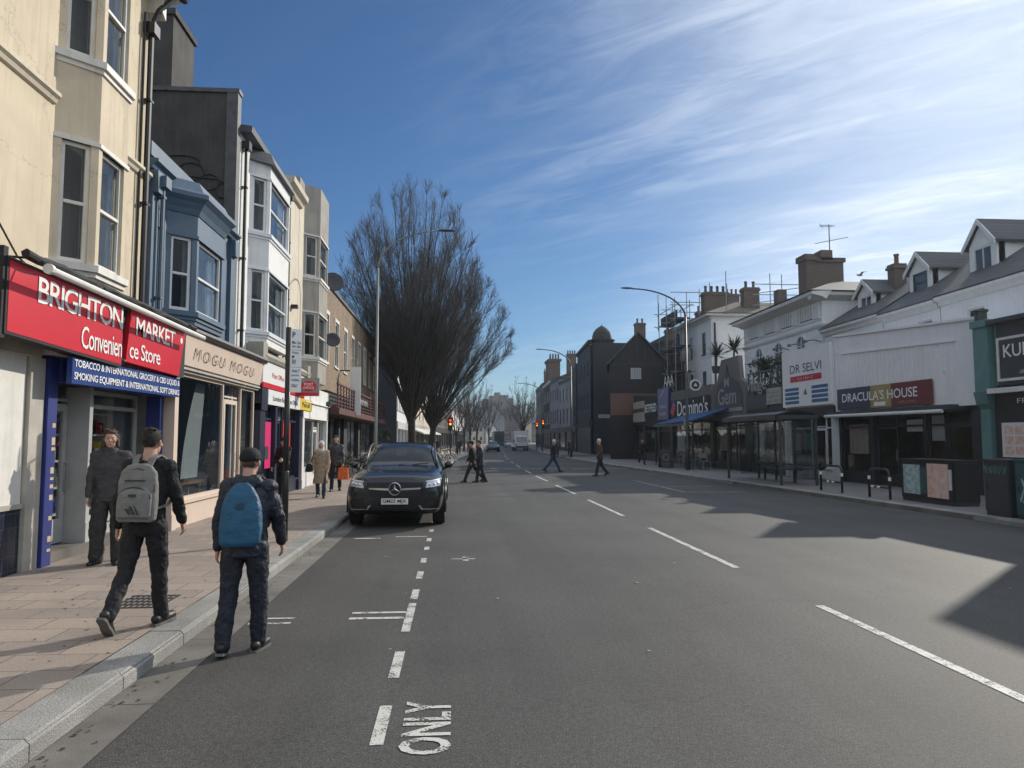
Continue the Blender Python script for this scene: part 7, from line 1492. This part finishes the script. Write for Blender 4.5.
# ================================================================= PEOPLE
def limb2(m, p, q, r1, r2): m.limb(p, q, r1, r2, 12)
def person(label, loc, heading, h=1.75, legs=((18, 8), (-18, 25)), arms=((-15, 15), (15, 15)), lean=3, jacket='black_cloth', trousers='trouser_black', hair='hair_dark', shoes='shoe', near=True, cap=None, bulk=1.0, baggy=1.0, coat=0.0, hood=None, hair_len=0.0, group=None, foot=(0, 0), face=True, head_tilt=0, abd=(8, 8), skirt=None, stand_dx=0.0, collar=.0, headscarf=None, headturn=0):
    """forward is +Y in local space; legs/arms = (swing, bend) in degrees for left then right"""
    t = thing('person', label, 'person', (0, 0, 0), group); k = h/1.75; V = Vector
    def sag(p, a, L, side=0.0): return p+V((side*L, math.sin(R_(a))*L*math.cos(side), -math.cos(R_(a))*L*math.cos(side)))
    hip0 = V((0, 0, .93)); L = {}
    ln = R_(lean)
    def up(z, y=0, x=0): return V((x, (z-.93)*math.sin(ln)+y, .93+(z-.93)*math.cos(ln)))
    J = {}
    for i, s_ in enumerate((-1, 1)):
        a, b = legs[i]; hp = V((s_*.095, 0, .93)); kn = sag(hp, a, .43, s_*(.02+stand_dx)); an = sag(kn, a-b, .40, s_*(.0+stand_dx*.3)); fp = foot[i]
        td = V((s_*.15, math.cos(R_(fp)), math.sin(R_(fp)))).normalized(); J[('leg', i)] = (hp, kn, an, td)
        a, b = arms[i]; sh_ = up(1.42, 0, s_*.185); el = sag(sh_, a, .28, s_*math.sin(R_(abd[i]))); wr = sag(el, a+b, .25, s_*math.sin(R_(abd[i]))*.2); J[('arm', i)] = (sh_, el, wr)
    low = min(min((J[('leg', i)][2]+J[('leg', i)][3]*.17).z, (J[('leg', i)][2]-J[('leg', i)][3]*.06).z) for i in (0, 1))-.075
    D = V((0, 0, -low))
    def T(p): return (V(p)+D)*k
    hc = up(1.635, .02); hz = hc.z; vs_ = .0062 if near else .017
    # --- body: one continuous figure, head with face, neck, torso, limbs, hands and fingers
    b = MB(); r = lambda x: x*k
    Hm = Matrix.Rotation(R_(-headturn), 3, 'Z') @ Matrix.Rotation(R_(-head_tilt), 3, 'X')
    def hd(x, y, z): return T(hc+Hm @ V((x, y, z)))
    b.ell(hd(0, -.005, .02), r(.074), r(.094), r(.10), 18, 12); b.ell(hd(0, .028, -.045), r(.058), r(.066), r(.072), 14, 10); b.ell(hd(0, .055, -.088), r(.030), r(.030), r(.024), 10, 8)
    b.limb(hd(0, -.02, -.05), T(up(1.44, -.01)), r(.055), r(.065))
    b.limb(hd(0, .088, .012), hd(0, .108, -.022), r(.009), r(.015), 8); b.ell(hd(0, .088, -.058), r(.026), r(.012), r(.008), 10, 6); b.ell(hd(0, .080, .028), r(.048), r(.014), r(.010), 10, 6); [b.ell(hd(q_*.045, .062, -.02), r(.024), r(.022), r(.026), 8, 6) for q_ in (-1, 1)]
    for s_ in (-1, 1): b.ell(hd(s_*.078, -.005, -.005), r(.011), r(.02), r(.032), 8, 8)
    b.loft([(T(up(z)), r(rx), r(ry)) for z, rx, ry in ((.86, .10, .08), (.92, .135, .092), (1.05, .125, .085), (1.28, .15, .095), (1.40, .15, .08), (1.46, .08, .06))], 16)
    for i, s_ in enumerate((-1, 1)):
        hp, kn, an, td = J[('leg', i)]; b.limb(T(hp), T(kn), r(.07), r(.045)); b.limb(T(kn), T(an), r(.043), r(.032)); b.limb(T(an), T(an+td*.10+V((0, 0, -.05))), r(.022), r(.016))
        s0, el, wr = J[('arm', i)]; b.limb(T(s0), T(el), r(.04), r(.034)); b.limb(T(el), T(wr), r(.034), r(.024))
        fd = (wr-el).normalized(); side = V((s_, 0, 0)); side = (side-fd*side.dot(fd)).normalized(); nrm = fd.cross(side)
        pc = wr+fd*.05
        # palm plane faces the thigh: spread the fingers along the walking direction
        sp = V((0, 1, 0)); sp = (sp-fd*sp.dot(fd)).normalized(); inn = fd.cross(sp).normalized(); inn = inn if inn.x*s_ < 0 else -inn
        for o_ in (-.022, 0, .022): b.limb(T(wr+sp*o_*.6), T(wr+fd*.085+sp*o_), r(.018), r(.015), 8)
        for q, ln_ in ((-.034, .055), (-.0115, .072), (.0115, .078), (.034, .070)):
            k0 = wr+fd*.088+sp*q; k1 = k0+(fd*.9+inn*.35).normalized()*ln_*.5; k2 = k1+(fd*.6+inn*.8).normalized()*ln_*.5; b.limb(T(k0), T(k1), r(.0095), r(.0088), 8); b.limb(T(k1), T(k2), r(.0088), r(.0075), 8)
        k0 = wr+fd*.03+sp*.03; k1 = k0+(fd*.6+sp*.75+inn*.2).normalized()*.04; k2 = k1+(fd*.85+sp*.3+inn*.35).normalized()*.032; b.limb(T(k0), T(k1), r(.013), r(.011), 8); b.limb(T(k1), T(k2), r(.011), r(.009), 8)
    body = vox(b, 'body', 'skin', t, vs_*.8 if near else .014, 3)
    if near and face:
        for s_ in (-1, 1):
            e = MB(); e.ell(hd(s_*.031, .077, .008), r(.0105), r(.007), r(.0042), 10, 8); e.build('eye', 'letter_white', body, smooth=True); e = MB(); e.ell(hd(s_*.031, .084, .008), r(.0055), r(.004), r(.0055), 8, 6); e.build('iris', 'hair_dark', body, smooth=True)
            e = MB(); e.limb(hd(s_*.018, .0905, .026), hd(s_*.044, .082, .027), r(.0035), r(.0022), 6); e.build('eyebrow', hair, body, smooth=True)
        e = MB(); e.limb(hd(-.018, .093, -.060), hd(.018, .093, -.060), r(.005), r(.005), 6); e.build('lips', 'lips', body, smooth=True)
    # --- clothes
    b = MB(); bk = bulk
    b.loft([(T(up(z)), r(rx*bk), r(ry*bk)) for z, rx, ry in ((.83-coat, .165+coat*.14, .118+coat*.12), (.90, .168, .122), (1.05, .160, .118), (1.25, .178, .128), (1.38, .178, .112), (1.45, .115, .085), (1.49, .07, .068))], 20)
    for i, s_ in enumerate((-1, 1)):
        s0, el, wr = J[('arm', i)]; b.limb(T(s0+V((-s_*.02, 0, -.01))), T(el), r(.068*bk), r(.056*bk)); b.limb(T(el), T(wr-(wr-el).normalized()*.01), r(.056*bk), r(.040*bk)); b.limb(T(up(1.44, -.01, s_*.05)), T(s0), r(.06*bk), r(.062*bk))
    if collar: b.loft([(T(up(1.44)), r(.085), r(.082)), (T(up(1.52)), r(.075+collar*.2), r(.078+collar*.2)), (T(up(1.535)), r(.06), r(.06))], 14)
    if hood: b.limb(T(up(1.47, -.07, -.07)), T(up(1.47, -.07, .07)), r(.06), r(.06)); b.ell(T(up(1.44, -.10)), r(.10), r(.05), r(.08), 12, 8)
    vox(b, 'coat' if coat else 'jacket', jacket, t, vs_ if near else .017, 4, .034 if near else 0)
    b = MB(); b.loft([(T(hip0+V((0, 0, z))), r(rx), r(ry)) for z, rx, ry in ((-.12, .12, .10), (-.03, .155, .115), (.08, .15, .108), (.12, .13, .10))], 18)
    for i in (0, 1):
        hp, kn, an, td = J[('leg', i)]; bg = baggy; b.limb(T(hp+V((0, 0, -.03))), T(kn), r(.098*min(bg, 1.1)), r(.066*bg)); b.limb(T(kn), T(an+(an-kn).normalized()*.012+td*.01), r(.066*bg), r(.058*bg))
    vox(b, 'trousers', trousers, t, vs_ if near else .017, 4, .032 if near else 0)
    for i in (0, 1):
        hp, kn, an, td = J[('leg', i)]; upv = V((0, -td.z, td.y)); heel = an-td*.06-upv*.045; toe = an+td*.16-upv*.055
        b = MB(); b.limb(T(heel+upv*.01), T(toe), r(.042), r(.036)); b.limb(T(an-upv*.030), T(an+td*.07-upv*.040), r(.043), r(.040)); b.limb(T(an+td*.04-upv*.05), T(toe+td*.01-upv*.003), r(.044), r(.038))
        s_ = vox(b, 'shoe', shoes, t, .006 if near else .014, 3)
        if near:
            b = MB(); sd_ = td.cross(upv).normalized(); q = [(-.10, .032), (-.06, .043), (.03, .040), (.10, .048), (.17, .044), (.205, .022)]; n_ = len(q); ol = [an+td*y+sd_*x-upv*.075 for y, x in q]+[an+td*y-sd_*x-upv*.075 for y, x in q[::-1]]
            b.add([T(p) for p in ol]+[T(p-upv*.022) for p in ol], [tuple(range(2*n_)), tuple(range(4*n_-1, 2*n_-1, -1))]+[(j, (j+1) % (2*n_), 2*n_+(j+1) % (2*n_), 2*n_+j) for j in range(2*n_)]); b.build('sole', 'sole' if shoes == 'shoe' else 'rubber', s_)
    # --- hair / headwear
    if headscarf:
        b = MB(); b.ell(hd(0, -.018, .02), r(.095), r(.105), r(.118), 16, 12); b.limb(hd(0, -.03, -.05), T(up(1.45, .01)), r(.085), r(.10)); vox(b, 'headscarf', headscarf, t, vs_, 4)
        b = MB(); b.ell(hd(0, .062, -.01), r(.055), r(.035), r(.075), 12, 10); vox(b, 'face', 'skin', t, vs_, 2)
    else:
        b = MB(); b.ell(hd(0, -.018, .045), r(.080), r(.093), r(.090), 18, 12); b.ell(hd(0, -.046, .01), r(.068), r(.056), r(.066), 14, 10); b.ell(hd(0, .030, .088), r(.062), r(.055), r(.034), 12, 8); [b.ell(hd(rnd_.uniform(-.06, .06), rnd_.uniform(-.09, .06), .085+rnd_.uniform(0, .045)), r(.015), r(.019), r(.013), 8, 6) for rnd_ in [random.Random(len(label))] for _ in range(0 if cap else 26)]
        if hair_len: b.limb(hd(0, -.05, -.04), hd(0, -.065, -.08-hair_len), r(.075), r(.06)); [b.limb(hd(s_*.07, -.02, .02), hd(s_*.08, -.01, -.06-hair_len*.7), r(.03), r(.025)) for s_ in (-1, 1)]
        ho_ = vox(b, 'hair', hair, t, vs_, 2, .010 if near else 0)
        if near and not cap:
            b = MB(); rn = random.Random(5)
            for _ in range(900):
                a_, e_ = rn.uniform(0, 6.283), rn.uniform(-.5, 1.5); n_ = V((math.cos(a_)*math.cos(e_), math.sin(a_)*math.cos(e_), math.sin(e_)))
                if n_.y > .45 and n_.z < .55: continue
                p0_ = V((n_.x*.078, -.020+n_.y*.092, .040+n_.z*.088)); fl = (V((n_.x*.5+rn.gauss(0, .35), n_.y*.5-.15+rn.gauss(0, .35), -.55+.5*n_.z+rn.gauss(0, .25)))).normalized(); ln2 = rn.uniform(.018, .040)+hair_len*.5; tp_ = p0_+fl*ln2+n_*.008; sd2 = fl.cross(n_).normalized()*.0022
                b.add([hd(*(p0_-sd2)), hd(*(p0_+sd2)), hd(*tp_)], [(0, 1, 2)])
            b.build('hair_strands', hair, ho_, fixn=False)
    if cap:
        b = MB(); b.ell(hd(0, -.012, .055), r(.092), r(.106), r(.085), 18, 12); b.loft([(hd(0, -.012, .03), r(.093), r(.107)), (hd(0, -.012, .06), r(.092), r(.106))], 18); vox(b, 'cap', cap, t, vs_, 2)
        b = MB(); n = 12; rim = [hd(.075*math.cos(math.pi*i/n), .055+.10*math.sin(math.pi*i/n), .035-.02*math.sin(math.pi*i/n)) for i in range(n+1)]; b.add([p for p in rim]+[p+V((0, 0, .008)) for p in rim], [tuple(range(n+1)), tuple(range(2*n+1, n, -1))]+[(i, i+1, n+2+i, n+1+i) for i in range(n)]); b.build('peak', cap, t)
    t.location = loc; t.rotation_euler.z = -R_(heading); t['_z'] = 0; del t['_z']
    return t, J, T, up
def backpack(label, per, main, dark, w=.15, h=.46, d=.11, zc_=1.22, strap='pack_dark', round_=False, name='backpack'):
    t0_, J, T, up = per; t = thing(name, label, 'backpack', (0, 0, 0)); V = Vector
    k = (T((0, 0, 1))-T((0, 0, 0))).z
    def Q(x, y, z): return T(up(zc_+z, -.105-y, x))
    b = MB(); pr = ((-.5, .86, .80), (-.46, .98, .95), (-.2, 1.0, 1.02), (.15, .98, .96), (.36, .90, .78), (.47, .62, .52), (.505, .30, .25)) if not round_ else ((-.5, .82, .7), (-.44, .98, .95), (-.2, 1.04, 1.08), (.1, .96, .98), (.3, .78, .8), (.43, .52, .55), (.5, .22, .22))
    n = 24; vs = []
    for t_, sx, sy in pr:
        for j in range(n):
            a = 2*math.pi*j/n; c, s_ = math.cos(a), math.sin(a); e = .62; x = w*sx*abs(c)**e*(1 if c > 0 else -1); y = d*.5+d*.55*sy*abs(s_)**e*(1 if s_ > 0 else -1); vs.append(Q(x, y, h*t_))
    m_ = len(pr); b.add(vs, [(i*n+j, i*n+(j+1) % n, (i+1)*n+(j+1) % n, (i+1)*n+j) for i in range(m_-1) for j in range(n)]+[tuple(range(n-1, -1, -1)), tuple((m_-1)*n+j for j in range(n))])
    vox(b, 'main_compartment', main, t, .007, 4, .012)
    if not round_:
        b = MB(); vs = []
        for t_, sx, sy in ((-.44, .80, .3), (-.40, .86, .95), (-.15, .88, 1.05), (.0, .84, .9), (.08, .66, .5), (.10, .4, .2)):
            for j in range(n): a = 2*math.pi*j/n; c, s_ = math.cos(a), math.sin(a); vs.append(Q(w*sx*abs(c)**.7*(1 if c > 0 else -1), d*1.0+.035*sy*abs(s_)**.7*(1 if s_ > 0 else -1), h*t_))
        b.add(vs, [(i*n+j, i*n+(j+1) % n, (i+1)*n+(j+1) % n, (i+1)*n+j) for i in range(5) for j in range(n)]+[tuple(range(n-1, -1, -1)), tuple(5*n+j for j in range(n))]); vox(b, 'front_pocket', main, t, .006, 3, .008)
        b = MB(); b.tube([Q(w*.84*math.cos(math.pi*i/14), d*1.13, h*(-.10+.20*math.sin(math.pi*i/14))) for i in range(15)], .006, 5); b.tube([Q(w*.92*math.cos(math.pi*i/14), d*.82, h*(.02+.40*math.sin(math.pi*i/14))) for i in range(15)], .006, 5); b.tube([Q(-w*.5, d*1.12, h*.22), Q(w*.5, d*1.12, h*.22)], .006, 5); b.build('zip', dark, t)
        b = MB(); q = Q(0, d*1.38, -.02); b.box(q.x-.03, q.x+.03, q.y-.006, q.y+.006, q.z-.008, q.z+.012); b.build('label_patch', dark, t)
        b = MB()
        for i in range(3): x = -.02+i*.035; b.add([Q(x, d*1.375, -h*.36), Q(x+.022, d*1.375, -h*.36), Q(x-.02+.022-.02*i, d*1.385, -h*(.26-.045*i)), Q(x-.04, d*1.385, -h*(.26-.045*i))], [(0, 1, 2, 3)])
        b.build('stripe_mark', dark, t, fixn=False)
    else:
        b = MB(); vs = []
        for t_, sx, sy in ((.05, .32, .4), (.1, .40, .9), (.25, .42, 1.0), (.40, .32, .8), (.44, .1, .2)):
            for j in range(n): a = 2*math.pi*j/n; vs.append(Q(w*sx*math.cos(a)+.0, d*.92-.06*max(0, t_-.1)*2+.02*sy*math.sin(a), h*t_))
        b.add(vs, [(i*n+j, i*n+(j+1) % n, (i+1)*n+(j+1) % n, (i+1)*n+j) for i in range(4) for j in range(n)]+[tuple(range(n-1, -1, -1)), tuple(4*n+j for j in range(n))]); vox(b, 'top_panel', dark, t, .006, 3)
    for s_ in (-1, 1):
        pts = [T(up(zc_+h*.42, -.13, s_*.055)), T(up(1.50, -.09, s_*.075)), T(up(1.525, -.01, s_*.085)), T(up(1.49, .08, s_*.095)), T(up(1.38, .135, s_*.11)), T(up(1.25, .15, s_*.14)), T(up(1.12, .10, s_*.175)), T(up(1.08, .0, s_*.185)), T(up(1.06, -.10, s_*.14))]
        b = MB(); vs = []
        for i, p in enumerate(pts):
            wd = .028 if i < 6 else .012; sd_ = V((1, 0, 0)) if i < 5 else V((.4, .2, .3)).normalized()
            tn = (pts[min(i+1, 8)]-pts[max(i-1, 0)]).normalized(); nr = tn.cross(V((1, 0, 0))).normalized()
            vs += [p-V((1, 0, 0))*wd-nr*.008, p+V((1, 0, 0))*wd-nr*.008, p+V((1, 0, 0))*wd+nr*.008, p-V((1, 0, 0))*wd+nr*.008]
        b.add(vs, [(4*i+j, 4*i+(j+1) % 4, 4*i+4+(j+1) % 4, 4*i+4+j) for i in range(8) for j in range(4)]+[(0, 1, 2, 3), (35, 34, 33, 32)]); b.build('strap', strap, t)
    b = MB(); b.tube([Q(-.03, .02, h*.47), Q(-.02, .02, h*.56), Q(.02, .02, h*.56), Q(.03, .02, h*.47)], .008, 6); b.build('carry_handle', dark, t)
    t.location = t0_.location; t.rotation_euler = t0_.rotation_euler; return t
# two men walking away in the foreground
p1 = person('man in black jacket walking away on the pavement wearing a grey backpack', (-2.70, 6.78, .12), 6, 1.72, legs=((-14, 24), (10, 4)), foot=(-42, 4), arms=((-10, 14), (12, 14)), lean=4, jacket='black_cloth', trousers='trouser_black', hair='hair_dark', baggy=1.06, bulk=1.06, abd=(10, 9))
backpack('light grey backpack with dark zips on the man in the black jacket', p1, 'pack_grey', 'pack_dark', w=.175, h=.50, zc_=1.20, strap='pack_grey')
p2 = person('man in navy padded coat and dark cap walking along the gutter', (-1.74, 6.42, .0), 2, 1.67, legs=((-8, 8), (4, 4)), foot=(-12, 2), arms=((-8, 10), (10, 16)), lean=5, jacket='navy_cloth', trousers='trouser_navy', hair='hair_brown', cap='black_cloth', baggy=1.18, bulk=1.16, hood=True, abd=(10, 13), stand_dx=.03)
backpack('bright blue rounded backpack on the man in the navy padded coat', p2, 'pack_blue', 'pack_blue_dark', w=.175, h=.54, d=.125, zc_=1.20, strap='pack_dark', round_=True)
person('man in charcoal sweater and baggy trousers standing at the store doorway facing the road', (-4.55, 10.25, .12), 172, 1.77, legs=((3, 2), (2, 4)), foot=(0, 0), arms=((4, 12), (2, 8)), lean=1, jacket='grey_cloth', trousers='trouser_grey', hair='hair_brown', baggy=1.5, bulk=1.08, hair_len=.04, abd=(7, 8), stand_dx=.05, collar=.05, headturn=-10)
person('person in black standing beside the sign pole by the post office door', (-4.62, 20.6, .12), 200, 1.70, jacket='black_cloth', trousers='trouser_black', hair='hair_dark', cap='black_cloth', legs=((4, 4), (-4, 6)), arms=((30, 50), (10, 20)), coat=.12)
person('woman in long beige coat and pale headscarf walking towards the camera', (-3.72, 21.1, .12), 176, 1.60, jacket='beige_cloth', trousers='denim', hair='hair_brown', headscarf='canvas_white', coat=.36, bulk=1.12, legs=((10, 6), (-10, 16)), arms=((6, 20), (-4, 20)), foot=(0, -10))
person('man in dark jacket walking behind the beige coat woman carrying an orange bag', (-3.74, 23.8, .12), 176, 1.76, jacket='charcoal', trousers='trouser_black', hair='hair_dark', legs=((-12, 16), (12, 6)), arms=((4, 8), (6, 4)), foot=(-10, 0), collar=.04)
t = thing('shoulder_bag', 'small dark shoulder bag held by the woman in the beige coat', 'bag', (-3.98, 20.95, 1)); b = MB(); b.hexa([(-4.13, 20.87, .84), (-3.91, 20.87, .84), (-3.91, 20.99, .84), (-4.13, 20.99, .84), (-4.10, 20.90, 1.06), (-3.93, 20.90, 1.06), (-3.93, 20.97, 1.06), (-4.10, 20.97, 1.06)]); b.build('bag_body', 'black_cloth', t, bevel=.03); b = MB(); b.tube([(-3.98, 20.95, 1.1), (-3.92, 20.98, 1.3), (-3.88, 21.05, 1.42)], .012, 5); b.build('strap', 'black_cloth', t)
t = thing('carrier_bag', 'bright orange carrier bag hanging from the walking man\'s hand', 'bag', (-3.46, 23.5, .8)); b = MB(); c = (-3.46, 23.5, .0)
b.hexa([(c[0]-.17, c[1]-.09, .50), (c[0]+.17, c[1]-.09, .50), (c[0]+.17, c[1]+.09, .50), (c[0]-.17, c[1]+.09, .50), (c[0]-.15, c[1]-.05, .86), (c[0]+.15, c[1]-.05, .86), (c[0]+.15, c[1]+.05, .86), (c[0]-.15, c[1]+.05, .86)]); vox(b, 'bag_body', 'orange', t, .012, 4, .03)
for dx in (-.08, .08): b = MB(); b.tube([(c[0]+dx, c[1], .85), (c[0]+dx*.3, c[1], .95), (c[0]-dx*.3, c[1], .95)], .008, 5); b.build('handle', 'orange', t)
# people crossing the road
W = dict(near=False, face=False)
_p = person
def person(*a, **k):
    k['bulk'] = k.get('bulk', 1.0)*1.12; k['baggy'] = k.get('baggy', 1.0)*1.15; return _p(*a, **k)
person('dark coated person crossing in front of the parked car, on the left of a pair', (.72, 30.4, 0), 275, 1.74, jacket='black_cloth', trousers='trouser_black', legs=((24, 6), (-24, 20)), arms=((-10, 20), (14, 20)), coat=.15, bulk=1.12, foot=(0, -20), cap='black_cloth', **W)
person('dark coated person crossing in front of the parked car, on the right of a pair', (1.02, 30.1, 0), 265, 1.72, jacket='navy_cloth', trousers='trouser_navy', legs=((-10, 12), (10, 4)), arms=((10, 20), (-14, 20)), coat=.12, bulk=1.15, hair='hair_dark', **W)
person('white haired person striding across the middle of the road in blue jeans', (5.2, 39.2, 0), 95, 1.80, jacket='black_cloth', trousers='denim', hair='hair_white', legs=((26, 4), (-26, 16)), arms=((-20, 15), (20, 20)), foot=(8, -25), **W)
person('white haired person in brown jacket crossing near the right kerb', (6.85, 34.8, 0), 262, 1.80, jacket='brown_cloth', trousers='trouser_navy', hair='hair_white', legs=((18, 6), (-18, 22)), arms=((10, 30), (-14, 25)), bulk=1.1, foot=(0, -18), **W)
for i, (x, y, hd_, lb, jk) in enumerate(((-1.6, 62, 0, 'distant pedestrian under the trees on the left pavement', 'black_cloth'), (-2.8, 70, 180, 'distant pedestrian near the white column building', 'grey_cloth'), (.4, 76, 0, 'distant pedestrian just beyond the left traffic light', 'navy_cloth'), (1.6, 86, 170, 'distant pedestrian left of the far road', 'brown_cloth'), (10.9, 70, 180, 'distant pedestrian at the side road corner on the right', 'black_cloth'), (10.6, 76, 20, 'distant pedestrian in grey at the side road corner on the right', 'grey_cloth'), (11.2, 84, 180, 'distant pedestrian before the right traffic light', 'navy_cloth'), (11.9, 90, 0, 'distant pedestrian by the domed building wall', 'black_cloth'), (12.0, 47, 180, 'pedestrian in the shade before the pizza shop', 'black_cloth'))):
    person(lb, (x, y, .12), hd_, random.Random(i).uniform(1.62, 1.8), jacket=jk, trousers='trouser_black', group='distant pedestrians', **W)
# ================================================================= AIR
hz = MB(); hz.box(-75, 75, -25, 640, -1.2, 45); ho = hz.build('haze', [], None); ho['kind'] = 'stuff'; ho['label'] = 'thin pale haze filling the air of the sunlit street'; ho['category'] = 'haze'
hm = bpy.data.materials.new('haze'); hm.use_nodes = True; t_ = hm.node_tree; t_.nodes.clear(); o_ = t_.nodes.new('ShaderNodeOutputMaterial'); pv = t_.nodes.new('ShaderNodeVolumePrincipled')
pv.inputs['Color'].default_value = (.80, .90, 1.0, 1); pv.inputs['Density'].default_value = .00035; pv.inputs['Anisotropy'].default_value = .55
t_.links.new(pv.outputs[0], o_.inputs['Volume']); ho.data.materials.append(hm)
